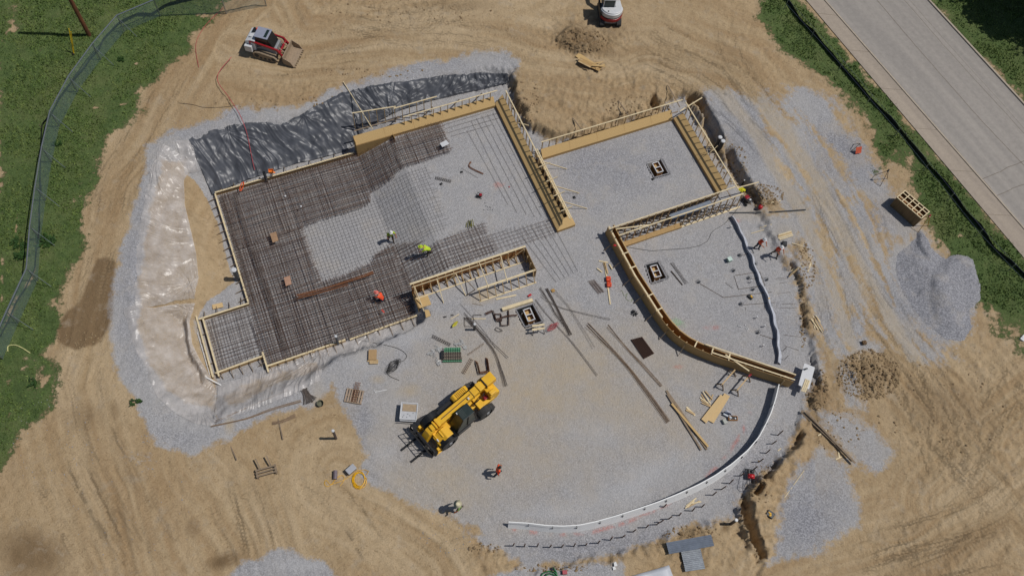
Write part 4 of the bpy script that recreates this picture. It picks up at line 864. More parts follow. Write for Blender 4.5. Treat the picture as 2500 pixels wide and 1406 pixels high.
mb=MB();mb.bar(P(1135,680,.05),P(1160,707,.9),.04,.07);mb.bar(P(1137,722,.03),P(1160,707,.9),.04,.07);addp(root,mb,'brace',WOODG)
# ---- edge forms of the sunken slab
def edgeform(label,A,B,z0,z1,side,stakes=9,m=OSBD,doubles=False,starter=False,post=.045):
    A=np.array(A);B=np.array(B);L=np.linalg.norm(B-A);d=(B-A)/L;o=np.array([-d[1],d[0]])*side
    root=empty('edge_form',((A[0]+B[0])/2,(A[1]+B[1])/2,z0),0,label,'formwork',group='low edge forms of the slab')
    mb=MB();mb.wall([A,B],z0,z1,.04);addp(root,mb,'board',m)
    mb=MB();mb.bar((*(A-o*.03),z1+.02),(*(B-o*.03),z1+.02),.12,.04);addp(root,mb,'top_plate',WOODP)
    for i in range(stakes):
        p=A+d*L*(i+.5)/stakes+o*.06;mb=MB();mb.bar((*p,z0-.1),(*p,z1+.05),post,post);mb.bar((*p,z1-.03),(*(p+o*random.uniform(.4,.8)),z0+.05),.035,.07);addp(root,mb,'stake',WOODG)
    return root
edgeform('west edge form of the sunken slab beside the single black standpipe',UW(-4.05,-40.5)[:2],UW(-4.05,-30.65)[:2],-1.2,-.85,-1,13)
edgeform('north edge form of the sunken slab at the foot of the black sheet',UW(-4.0,-40.55)[:2],UW(7.1,-40.55)[:2],-1.2,-.75,1,11)
edgeform('short edge form on the north side of the corner pad',UW(-7.6,-30.55)[:2],UW(-4.0,-30.55)[:2],-1.2,-.8,1,4)
edgeform('outer edge form on the west side of the corner pad',UW(-7.75,-30.9)[:2],UW(-7.75,-25.9)[:2],-1.2,-.85,-1,8)
edgeform('inner edge form on the west side of the corner pad',UW(-7.35,-30.5)[:2],UW(-7.35,-25.8)[:2],-1.2,-.8,-1,2)
edgeform('short edge form on the south side of the corner pad',UW(-7.5,-26.1)[:2],UW(-4.1,-26.2)[:2],-1.2,-.85,-1,5)
edgeform('south edge form of the sunken slab above the plastic covered bank',UW(-4.15,-25.35)[:2],UW(1.6,-25.35)[:2],-1.2,-.85,-1,10,m=OSB)
edgeform('single short cross form at the south corner of the corner pad',UW(-4.12,-26.5)[:2],UW(-4.12,-24.9)[:2],-1.2,-.8,-1,1)
edgeform('south edge form of the sunken slab near the narrow whitish sheet',UW(1.9,-25.3)[:2],UW(7.0,-25.4)[:2],-1.2,-.95,-1,6,m=WOODG)
# ---- curved double form
OUT=[(1478,572),(1492,600),(1508,630),(1524,660),(1540,690),(1558,718),(1576,746),(1596,778),(1616,806),(1640,832),(1664,850),(1690,864),(1720,877),(1755,890),(1800,904),(1850,921),(1895,935),(1925,945)]
ow=[P(a,b,0)[:2] for a,b in OUT];ow=list(samp([tuple(p) for p in ow],np.linspace(0,1,60)))
nin=[]
for i in range(60):
    t=ow[min(i+1,59)]-ow[max(i-1,0)];t/=np.linalg.norm(t);nin.append(np.array([-t[1],t[0]]))
iw=[a+b*.46 for a,b in zip(ow,nin)];cw=[a+b*.10 for a,b in zip(ow,nin)]
root=empty('curved_form',(*ow[30],0),0,'long curved double form casting a wide shadow on the gravel','formwork',group='timber formwork walls')
mb=MB();mb.wall(ow,0,1.12,.022);addp(root,mb,'outer_panel',OSBD)
mb=MB();mb.wall(iw,0,1.12,.022);addp(root,mb,'inner_panel',OSBI)
mb=MB()
mb.wall(cw[:27],1.12,1.16,.12);addp(root,mb,'top_plate',WOODP)
mb=MB();mb.wall([a+b*.50 for a,b in zip(ow,nin)],1.125,1.15,.06);addp(root,mb,'inner_top_plate',OSB)
for i in list(range(2,58,2)):
    mb=MB();mb.bar((*(ow[i]+nin[i]*.02),1.0),(*(ow[i]+nin[i]*.16),1.0),.045,.09);mb.bar((*(ow[i]+nin[i]*.07),.02),(*(ow[i]+nin[i]*.07),1.1),.045,.09);addp(root,mb,'stud',WOOD if i%4 else WOODP)
for i in (8,12,20,24,36,40,44):
    mb=MB();mb.bar((*(ow[i]-nin[i]*.02),1.18),(*(iw[i]+nin[i]*.06),1.18),.09,.04);addp(root,mb,'spreader',WOODP)
for (a,b,off_) in ((40,59,.1),(38,59,.5)):
    mb=MB();mb.bar((*(ow[a]+nin[a]*off_),1.24),(*(ow[b]+nin[b]*off_),1.24),.09,.045);addp(root,mb,'rail',WOODP)
mb=MB();mb.bar((*(ow[43]+nin[43]*.3),1.26),(*(ow[49]-nin[49]*.25),1.05),.09,.03);addp(root,mb,'loose_board',WOODP)
for i in range(4,36,5):
    mb=MB();mb.bar((*(ow[i]),.9),(*(ow[i]-nin[i]*.7),.03),.04,.07);addp(root,mb,'kicker',WOODG)
for i in range(6):
    mb=MB();q=ow[57]+nin[57]*(-.15+.12*i);mb.bar((*q,.1),(*(q+nin[57]*.1+(ow[59]-ow[57])*.4*(i%3)/2),.95),.045,.09);addp(root,mb,'end_stud',WOOD)
# ---- curved white edge strip
CW=[(1893,948),(1884,985),(1874,1016),(1862,1042),(1845,1075),(1818,1108),(1780,1142),(1740,1170),(1700,1192),(1650,1215),(1600,1235),(1550,1252),(1500,1268),(1450,1282),(1410,1290),(1370,1292),(1330,1290),(1285,1284),(1240,1281)]
cwp=samp([tuple(P(a,b,0)[:2]) for a,b in CW],np.linspace(0,1,90));cwl=list(cwp)
hh=[.85 if i<60 else .85-.25*(i-60)/30 for i in range(90)]
root=empty('curved_white_form',(*cwl[45],0),0,'long curved white strip form standing in gravel around the pad edge','formwork')
mb=MB();vs=[]
for i,(p_,h_) in enumerate(zip(cwl,hh)):
    t=cwl[min(i+1,89)]-cwl[max(i-1,0)];t/=np.linalg.norm(t);n_=np.array([t[1],-t[0]]);n_=-n_ if n_@(p_-P(1450,1000,0)[:2])<0 else n_
    lean_=.26*min(1,max(0,(i-12)/18));vs+=[(*(p_+n_*lean_*.8),0),(*(p_-n_*.05+n_*lean_*.8),0),(*(p_-n_*(.05+lean_*.25)),h_),(*(p_+n_*(.01-lean_*.25)),h_)]
fs=[]
for i in range(89):
    o_=i*4;q_=o_+4
    for j in range(4):fs.append((o_+j,o_+(j+1)%4,q_+(j+1)%4,q_+j))
mb.add(vs,fs);addp(root,mb,'strip',mat('white coated strip','E6E6E4',.5,scale=8,var=.04))
for i in range(0,90,6):
    t=cwl[min(i+1,89)]-cwl[max(i-1,0)];t/=np.linalg.norm(t);n_=np.array([-t[1],t[0]])
    mb=MB();mb.bar((*(cwl[i]-n_*.04),0),(*(cwl[i]-n_*.04),hh[i]*.95),.05,.05);mb.bar((*(cwl[i]+n_*.05),0),(*(cwl[i]+n_*.05),hh[i]*.95),.05,.05);addp(root,mb,'post',PIPEG)
for z_ in (.25,.5):
    mb=MB();mb.wall([a for a in cwl[60:]],z_,z_+.025,.06);addp(root,mb,'stiffener',GREYP)
# ---- wavy grey strip by the two workers
GS=[(1786,532),(1800,552),(1812,578),(1822,600),(1838,640),(1850,676),(1862,702),(1876,735),(1886,770),(1894,800),(1899,840),(1902,890)]
gsp=list(samp([tuple(P(a,b,0)[:2]) for a,b in GS],np.linspace(0,1,70)));gsp=[p+np.array([.05*math.sin(i*.7),.04*math.cos(i*.9)]) for i,p in enumerate(gsp)]
gsh=[.42+.06*math.sin(i*.35)+.03*math.sin(i*1.3) for i in range(70)]
root=empty('grey_edge_strip',(*gsp[35],0),0,'long dull grey corrugated strip standing on edge next to two workers in orange','edge strip')
GST=mat('dull grey strip','B4B7BF',.45,scale=3,var=.2)
mb=MB();vs=[]
for k_,(p_,h_) in enumerate(zip(gsp,gsh)):
    t=gsp[min(k_+1,69)]-gsp[max(k_-1,0)];t/=np.linalg.norm(t);n_=np.array([t[1],-t[0]]);n_=n_ if n_[0]>0 else -n_
    for f_,z_ in ((.16,.05),(.10,.14),(.02,.20),(-.06,.30),(-.14,h_*.9)): vs+=[(*(p_+n_*f_),z_),(*(p_+n_*f_),z_-.02)]
fs=[]
for k_ in range(69):
    for m_ in range(4):
        a_=k_*10+m_*2;b_=a_+10;fs+=[(a_,a_+2,b_+2,b_),(a_+1,b_+1,b_+3,a_+3)]
mb.add(vs,fs);addp(root,mb,'strip',GST)
mb=MB();mb.wall([p-np.array([.10,0]) for p in gsp],0,[h*.6 for h in gsh],.03);addp(root,mb,'side_flange',GST)
# ---- liners and block piers of the square pits
def pit(q,label,plabel,dh,fr=True):
    c=sum(q)/4;root=empty('pit_liner',(c[0],c[1],-.95),0,label,'pit liner','square pits in the pad')
    LIN=PIPEG
    for i in range(4):
        a=q[i][:2];b=q[(i+1)%4][:2];d=(b-a)/np.linalg.norm(b-a);n_=np.array([-d[1],d[0]]);cc=c[:2];
        if n_@(cc-a)<0:n_=-n_
        mb=MB();mb.wall([a+n_*.06,b+n_*.06],-.97,-.005,.03);addp(root,mb,'side_sheet',LIN if i or not fr else STRAW)
        mb=MB();mb.bar((*(a-d*.0),.006),(*(b+d*.0),.006),.07,.012);addp(root,mb,'rim',mat('gravelly rim','908E90',.9,scale=30,var=.2))
    u=(q[1]-q[0])[:2];u/=np.linalg.norm(u);v=(q[3]-q[0])[:2];v/=np.linalg.norm(v)
    rt=empty('pier_box',(c[0],c[1],-.95),math.atan2(u[1],u[0]),plabel,'pier box','white pier boxes in the pits')
    x,y=.26,.48;H_=.95+dh
    for (cx,cy,sx,sy) in ((-x,0,.03,2*y),(x,0,.03,2*y),(0,-y,2*x,.03),(0,y,2*x,.03)):
        mb=MB();mb.box((cx,cy,H_/2),(sx,sy,H_));mb.build('side_board',OSBI,rt)
    for (cx,cy,sx,sy) in ((-x,0,.07,2*y+.07),(x,0,.07,2*y+.07),(0,-y,2*x,.07),(0,y,2*x,.07),(0,0,2*x,.06)):
        mb=MB();mb.box((cx,cy,H_+.02),(sx,sy,.05));mb.build('rim_frame',WHITEP,rt)
    mb=MB();mb.box((0,.22,H_*.8),(2*x-.05,.36,.02));mb.box((0,-.22,H_*.72),(2*x-.05,.36,.02));mb.build('filler',OSB,rt)
    mb=MB();mb.box((-.2,-y-.2,H_*.6),(.05,.35,.05));mb.box((.2,-y-.2,H_*.6),(.05,.35,.05));mb.box((0,-y-.35,H_*.6),(.45,.05,.05));mb.build('bracket',WHITEP,rt)
pit(PITW[0],'square dark lined pit in the middle of the square room','white rimmed box in the pit of the square room',.1)
pit(PITW[1],'square dark lined pit inside the curved form','white rimmed box in the pit inside the curved form',.1,False)
pit(PITW[2],'square dark lined pit below the loose pale beam','white rimmed box in the pit below the loose pale beam',.1,False)
# ================================================================== VEHICLES
def tyre(mb,c,r,w_,n=28,lug=16):
    x,y,z=c;mb.lathe([(r*.55,-w_/2),(r*.86,-w_/2),(r*.97,-w_*.42),(r,-w_*.3),(r,w_*.3),(r*.97,w_*.42),(r*.86,w_/2),(r*.55,w_/2)],c,n,'y',False,False)
    for i in range(lug):
        q=2*math.pi*i/lug
        for sgn in (-1,1): mb.box((x+math.cos(q)*r*.985,y+sgn*w_*.22,z+math.sin(q)*r*.985),(.05,w_*.42,.07),ry=-q+sgn*.0)
# ---- telehandler
rr=P(1187,1004,.65);fr=P(1096,1078,.65);fd=(fr-rr)[:2];fd/=np.linalg.norm(fd);lf=np.array([-fd[1],fd[0]])
tc_=(rr[:2]+fr[:2])/2-lf*1.0
TH=empty('telehandler',(tc_[0],tc_[1],0.02),math.atan2(fd[1],fd[0]),'big yellow telehandler with long boom, dark cab and forks lowered to the gravel','telehandler')
def part(name,m,f,root=None,**k):
    mb=MB();f(mb);return mb.build(name,m,root,**k)
T=lambda n,m,f,**k:part(n,m,f,TH,**k)
T('chassis',YEL,lambda b:(b.box((0,0,.85),(4.5,.78,.5)),b.box((-1.9,0,1.05),(1.3,1.5,.45)),b.box((1.85,0,.95),(.8,1.0,.5)),b.prism([(1.2,1.0),(2.2,.8),(2.35,1.05),(1.7,1.55),(1.2,1.5)],.18,.95),b.box((1.55,.45,1.42),(.7,.5,.12))),bevel=.03)
T('counterweight',YEL,lambda b:(b.prism([(-2.2,.7),(-2.85,.75),(-3.05,1.1),(-3.0,1.7),(-2.55,2.0),(-2.2,1.9)],-.75,.72),b.box((-2.5,.55,2.0),(.5,.3,.25))),bevel=.04)
T('boom',YEL,lambda b:(b.bar((-3.05,-.22,2.2),(1.55,-.22,1.62),.52,.5),b.bar((-3.2,-.22,2.25),(-2.4,-.22,2.15),.66,.62),b.box((-2.0,-.22,2.36),(.4,.6,.1))),bevel=.03)
T('boom_band',BLACKP,lambda b:(b.bar((-2.42,-.22,2.155),(-2.36,-.22,2.15),.7,.66),b.bar((-1.35,-.22,1.995),(-1.31,-.22,1.99),.56,.54)))
T('boom_decal',BLACKP,lambda b:(b.bar((-.3,.045,1.86),(.6,.045,1.745),.012,.16),b.box((.95,.048,1.70),(.18,.012,.16))))
T('boom_chain',DKBAR,lambda b:b.bar((-1.2,-.22,2.245),(1.3,-.22,1.915),.05,.02))
T('boom_head',YEL,lambda b:(b.bar((1.45,-.22,1.60),(2.15,-.22,1.45),.40,.4),b.bar((1.5,-.22,1.62),(1.68,-.22,1.6),.6,.56),b.bar((1.75,-.22,1.58),(1.85,-.22,1.56),.58,.54),b.prism([(2.0,1.6),(2.45,1.4),(2.85,.7),(2.8,.35),(2.55,.3),(2.3,.8),(2.0,1.2)],-.48,.05)),bevel=.025)
T('boom_hoses',BLACKP,lambda b:[b.tube([(-2.4,-.5-.05*k,1.95),(-1,-.5-.05*k,1.8),(.6,-.5-.05*k,1.5),(1.7,-.5-.04*k,1.35),(2.4,-.46,1.0)],.03,6) for k in range(3)])
T('engine_cover',YEL,lambda b:(b.prism([(-1.5,1.1),(-1.5,1.55),(-1.3,1.68),(-.35,1.62),(-.2,1.45),(-.2,1.1)],-1.12,-.52),),bevel=.04)
T('louvre',YELD,lambda b:[b.box((-1.25+.12*k,-.82,1.70-.008*k),(.04,.42,.02)) for k in range(7)])
T('side_tank',BLACKP,lambda b:(b.box((.35,-.82,.95),(1.2,.5,.5)),b.box((-.9,-1.0,.85),(1.3,.2,.5)),b.tube([(.9,-.8,1.15),(2.0,-.72,1.0),(2.35,-.7,.8)],.13,10),b.box((1.0,-.78,1.2),(.3,.42,.12))),bevel=.03)
T('cab_frame',BLACKP,lambda b:([b.bar(p,q,.07,.07) for p,q in [((-.75,.12,1.0),(-.55,.18,2.45)),((-.75,.98,1.0),(-.55,.92,2.45)),((.95,.12,1.0),(.35,.18,2.45)),((.95,.98,1.0),(.35,.92,2.45)),((-.55,.18,2.45),(.35,.18,2.45)),((-.55,.92,2.45),(.35,.92,2.45)),((-.55,.18,2.45),(-.55,.92,2.45)),((.35,.18,2.45),(.35,.92,2.45)),((.95,.12,1.0),(.95,.98,1.0)),((0,.98,1.0),(-.1,.92,2.45))]]),bevel=.01)
T('cab_glass',GLASS,lambda b:b.add([(-.73,.14,1.02),(.93,.14,1.02),(.93,.96,1.02),(-.73,.96,1.02),(-.53,.2,2.42),(.33,.2,2.42),(.33,.9,2.42),(-.53,.9,2.42)],[(3,2,1,0),(4,5,6,7),(0,1,5,4),(1,2,6,5),(2,3,7,6),(3,0,4,7)]))
T('cab_roof',mat('dark roof panel','23302E',.35,scale=4,var=.2),lambda b:(b.box((-.1,.55,2.47),(.92,.78,.05)),[b.box((.14+.0*k,.26+.1*k,2.51),(.4,.035,.03)) for k in range(6)]),bevel=.015)
T('cab_base',BLACKP,lambda b:(b.box((.1,.55,.8),(1.75,.9,.45)),b.box((.3,1.02,.55),(1.1,.12,.25))),bevel=.03)
T('steering_wheel',BLACKP,lambda b:b.tube([(.45+.17*math.cos(a*.5236),.55+.17*math.sin(a*.5236),1.55) for a in range(13)],.018,6))
T('front_mudguard',BLACKP,lambda b:[b.prism([(1.63+.78*math.cos(a),.65+.78*math.sin(a)) for a in [R(x) for x in range(20,165,12)]]+[(1.63+.73*math.cos(a),.65+.73*math.sin(a)) for a in [R(x) for x in range(160,15,-12)]],y0,y0+.42) for y0 in (.78,-1.2)])
T('rear_mudguard',RUB,lambda b:[b.prism([(-1.63+.76*math.cos(a),.65+.76*math.sin(a)) for a in [R(x) for x in range(30,100,12)]]+[(-1.63+.72*math.cos(a),.65+.72*math.sin(a)) for a in [R(x) for x in range(98,25,-12)]],y0,y0+.40) for y0 in (.80,-1.2)])
for x in (1.63,-1.63):
    for y in (1.0,-1.0):
        s_=1 if y>0 else -1;wh=MB();wh.lathe([(.12,-.1),(.34,-.12),(.36,.1*s_*0-.05),(.30,.12)],(x,y,.65),20,'y');o=wh.build('wheel',GREYP,TH)
        mb=MB();tyre(mb,(x,y,.65),.65,.42);mb.build('tyre',RUB,o)
        mb=MB();mb.lathe([(.13,-.02),(.13,.05)],(x,y+s_*.18,.65),10,'y');[mb.box((x+.22*math.cos(k*.785),y+s_*.15,.65+.22*math.sin(k*.785)),(.04,.04,.04)) for k in range(8)];mb.build('hub',GREYP,o)
for y in (.95,-1.0):
    T('stabiliser',YEL,lambda b:(b.bar((2.1,y*.45,.95),(2.45,y*1.0,.45),.2,.22),b.box((2.45,y*1.0,.55),(.26,.2,.5)),b.box((2.5,y*1.0,.28),(.5,.35,.06))),bevel=.02)
T('mirror',BLACKP,lambda b:(b.tube([(.7,.95,1.9),(1.0,1.2,1.95)],.015,5),b.box((1.05,1.25,1.9),(.04,.18,.28))))
T('work_light',WHITEP,lambda b:(b.box((-.9,-.05,2.28),(.1,.14,.09)),b.box((.4,.3,2.5),(.06,.12,.08)),b.box((2.25,.62,1.3),(.08,.2,.12))))
T('battery_pack',RED,lambda b:b.box((-2.1,.42,1.45),(.5,.26,.2)),bevel=.02)
T('hydraulic_hose',BLACKP,lambda b:[b.tube([(-2.3+.1*k,.1+.08*k,1.6),(-1.9,.25,1.75),(-1.4+.1*k,.3,1.5),(-1.2,.15+.05*k,1.2)],.025,5) for k in range(5)])
T('fork_carriage',BLACKP,lambda b:(b.bar((2.95,-1.45,.35),(2.95,1.0,.35),.12,.1),b.bar((2.85,-1.45,.95),(2.85,1.0,.95),.1,.1),[b.bar((2.95,y,.3),(2.85,y,1.0),.07,.09) for y in (-1.45,-.85,-.35,.1,.6,1.0)],b.box((2.9,-.2,.7),(.12,.7,.5)),b.box((2.72,-1.25,.75),(.25,.35,.04)),b.bar((2.85,.75,.98),(2.75,1.12,.4),.3,.04)))
T('backrest_frame',BLACKP,lambda b:(b.tube([(3.0,-1.25,.4),(3.25,-1.15,1.35),(3.25,.75,1.35),(3.0,.85,.4)],.035,6),[b.tube([(3.0,y,.5),(3.24,y,1.34)],.022,5) for y in (-.85,-.5,-.15,.2,.5)],b.tube([(3.12,-1.2,.9),(3.12,.8,.9)],.022,5)))
for y in (-.72,.32):
    T('fork',BLACKP,lambda b:(b.box((3.05,y,.5),(.06,.14,.85)),b.box((3.68,y,.09),(1.3,.14,.055),taper=.97)))
# ---- tracked skid loader
ll=P(705,152,1.2);lr=P(605,128,1.2)
cA=Gp(655,112,.7);hd=(P(698,146,1.3)-P(618,128,1.3))[:2];hd/=np.linalg.norm(hd)
SL=empty('track_loader',(cA.x,cA.y,Z(cA.x,cA.y)+.03),math.atan2(hd[1],hd[0])-.03,'red and white tracked loader with wide dusty toothed bucket on the dirt road','track loader')
S=lambda n,m,f,**k:part(n,m,f,SL,**k)
def track(b,x0,x1,y,w_,h=.62,r_=.3):
    pr=[(x0,0.02),(x1-.25,0.02),(x1,.2),(x1+.02,.34),(x1-.2,.55),(x0+.35,.72),(x0,.66),(x0-.22,.45),(x0-.2,.2)]
    b.prism(pr,y-w_/2,y+w_/2)
    n=len(pr)
    for i in range(n):
        a=np.array(pr[i]);c=np.array(pr[(i+1)%n]);L=np.linalg.norm(c-a);k=max(1,int(L/.11))
        for j in range(k):
            q=a+(c-a)*(j+.5)/k;ang=math.atan2(c[1]-a[1],c[0]-a[0]);b.box((q[0],y,q[1]),(.045,w_,.05),ry=-ang)
for y in (.78,-.78):
    o=S('track',mat('dusty track rubber','8A7A66',.9,scale=8,var=.2),lambda b:track(b,-.75,1.0,y,.42))
    s_=1 if y>0 else -1
    part('track_wheels',RUB,lambda b:[b.lathe([(.1,-.02),(r_,-.02),(r_,.03),(.05,.05)],(x,y+s_*.2,z),14,'y') for x,z,r_ in ((-.65,.38,.2),(.75,.3,.18),(-.3,.2,.12),(.05,.2,.12),(.4,.2,.12))],o)
S('body',GREYP,lambda b:(b.box((-.1,0,.75),(2.0,1.1,.6)),b.box((-1.15,0,.95),(.55,1.35,.75))),bevel=.04)
S('rear_hood',WHITEP,lambda b:(b.prism([(-1.5,.55),(-1.62,.8),(-1.5,1.5),(-1.0,1.68),(-.7,1.68),(-.7,.6)],-.72,.72),b.box((-1.1,-.2,1.70),(.35,.35,.05)),b.box((-1.25,.85,.9),(.6,.3,.6)),b.box((-1.25,-.85,.9),(.6,.3,.6))),bevel=.05)
S('hood_grille',BLACKP,lambda b:(b.box((-1.05,.38,1.69),(.4,.5,.03)),b.box((-1.6,0,1.1),(.04,.8,.4))))
S('cab_frame',BLACKP,lambda b:(b.prism([(-.7,.9),(-.72,1.95),(.35,1.98),(.72,1.2),(.72,.9)],-.52,.52)),bevel=.03)
S('cab_roof',mat('light grey roof','8E92A0',.4,scale=5,var=.06),lambda b:(b.box((-.2,0,2.02),(1.15,1.1,.07))),bevel=.03)
S('roof_window',GLASS,lambda b:b.box((.12,0,2.062),(.22,.8,.02)))
S('side_window',GLASS,lambda b:b.prism([(-.6,1.2),(-.6,1.85),(.25,1.87),(.5,1.25)],-.535,-.525));S('side_window',GLASS,lambda b:b.prism([(-.6,1.2),(-.6,1.85),(.25,1.87),(.5,1.25)],.525,.535))
for y in (.68,-.68):
    o=S('lift_arm',RED,lambda b:(b.bar((-1.15,y,1.55),(1.1,y,1.22),.13,.16),b.bar((1.05,y,1.27),(1.5,y,.55),.14,.2),b.bar((-1.1,y,1.6),(-1.15,y,1.2),.14,.14)),bevel=.02)
    part('lift_cylinder',STEEL,lambda b:b.tube([(-.9,y*.97,.75),(.0,y*.97,1.25)],.04,8),o)
S('cross_tube',RED,lambda b:b.tube([(1.25,-.68,.95),(1.25,.68,.95)],.09,10))
S('tilt_cylinder',DUSTY,lambda b:[b.tube([(1.1,y,1.15),(1.55,y,.75)],.05,8) for y in (.35,-.35)])
S('coupler',BLACKP,lambda b:b.box((1.52,0,.5),(.08,1.1,.5)))
BK=S('bucket',DUSTY,lambda b:(b.prism([(1.58,.85),(1.55,.35),(1.65,.1),(2.45,.03),(2.45,.06),(1.72,.15),(1.62,.38),(1.63,.85)],-.98,.98),b.prism([(1.58,.85),(1.55,.35),(1.65,.1),(2.45,.03),(2.2,.5)],-1.0,-.96),b.prism([(1.58,.85),(1.55,.35),(1.65,.1),(2.45,.03),(2.2,.5)],.96,1.0),b.bar((1.62,-.98,.87),(1.62,.98,.87),.09,.06)))
for k in range(9): part('tooth',DUSTY,lambda b:b.box((2.52,-.92+.23*k,.045),(.16,.07,.04),taper=.8),BK)
S('beacon',ORNG,lambda b:(b.box((-.85,.5,1.75),(.25,.2,.1))))
S('grab_bar',STEEL,lambda b:[b.tube([(.72,y,1.0),(.5,y,1.55),(.3,y,1.98)],.02,5) for y in (.45,-.45)])
# ---- mini excavator, partly out of the frame
ce=Gp(1492,44,.9)
EX=empty('mini_excavator',(ce.x-.1,ce.y+.62,Z(ce.x,ce.y)+.02),R(100),'white and red compact excavator with rounded tail cut by the top edge','excavator')
X=lambda n,m,f,**k:part(n,m,f,EX,**k)
for y in (.8,-.8):
    X('track',RUB,lambda b:track(b,-.75,1.5,y*.9,.38))
X('undercarriage',GREYP,lambda b:b.box((0,0,.4),(1.4,1.3,.3)),bevel=.03)
tail=[(-.98*math.cos(R(a)),1.0*math.sin(R(a))) for a in range(-75,76,10)]
X('lower_housing',RED,lambda b:b.prism([(x*1.05,y*1.02) for x,y in tail]+[(.9,.95),(.95,-.85)],.7,1.02,'z'),bevel=.04)
X('upper_housing',WHITEP,lambda b:(b.prism([(x*1.0,y*.98) for x,y in tail]+[(.0,.95),(.0,-.95)],1.08,1.5,'z'),b.prism([(x*.9,y*.9) for x,y in tail]+[(-.1,.85),(-.1,-.85)],1.5,1.6,'z'),b.prism([(0,-.95),(.95,-.85),(.9,-.35),(0,-.35)],1.08,1.35,'z')),bevel=.05)
X('seam_band',BLACKP,lambda b:b.prism([(x*1.01,y*.99) for x,y in tail]+[(.85,.9),(.9,-.8)],1.03,1.075,'z'))
X('cab_frame',WHITEP,lambda b:(b.box((.42,.28,2.42),(1.25,1.02,.07)),[b.bar((x,y,1.3),(x*.98,y*.97+.01,2.4),.07,.07) for x in (-.15,.98) for y in (-.2,.76)],b.box((.4,.28,1.35),(1.2,1.0,.1))),bevel=.02)
X('cab_glass',GLASS,lambda b:b.box((.42,.28,1.87),(1.1,.93,.98)))
X('cab_roof_hatch',GREYP,lambda b:b.box((.45,.28,2.465),(.5,.5,.02)))
X('fuel_cap',BLACKP,lambda b:b.lathe([(.06,0),(.06,.04)],(-.62,.35,1.6),10))
X('boom',BLACKP,lambda b:(b.bar((.9,.0,1.2),(1.7,.3,2.4),.25,.3),b.bar((1.65,.28,2.4),(3.1,.5,2.3),.22,.28)))
X('dipper',BLACKP,lambda b:b.bar((3.0,.5,2.4),(3.4,.6,1.0),.18,.22))
X('bucket',GREYP,lambda b:b.prism([(3.2,.9),(3.7,.7),(3.6,.2),(3.1,.15),(2.9,.5)],.2,.95))
X('swing_bracket',BLACKP,lambda b:(b.box((.95,0,.95),(.3,.4,.5)),b.box((.1,.98,1.25),(1.5,.12,.5))))
X('control_levers',BLACKP,lambda b:[b.tube([(.9,y,1.4),(.9,y,1.8)],.02,5) for y in (.1,.4)])
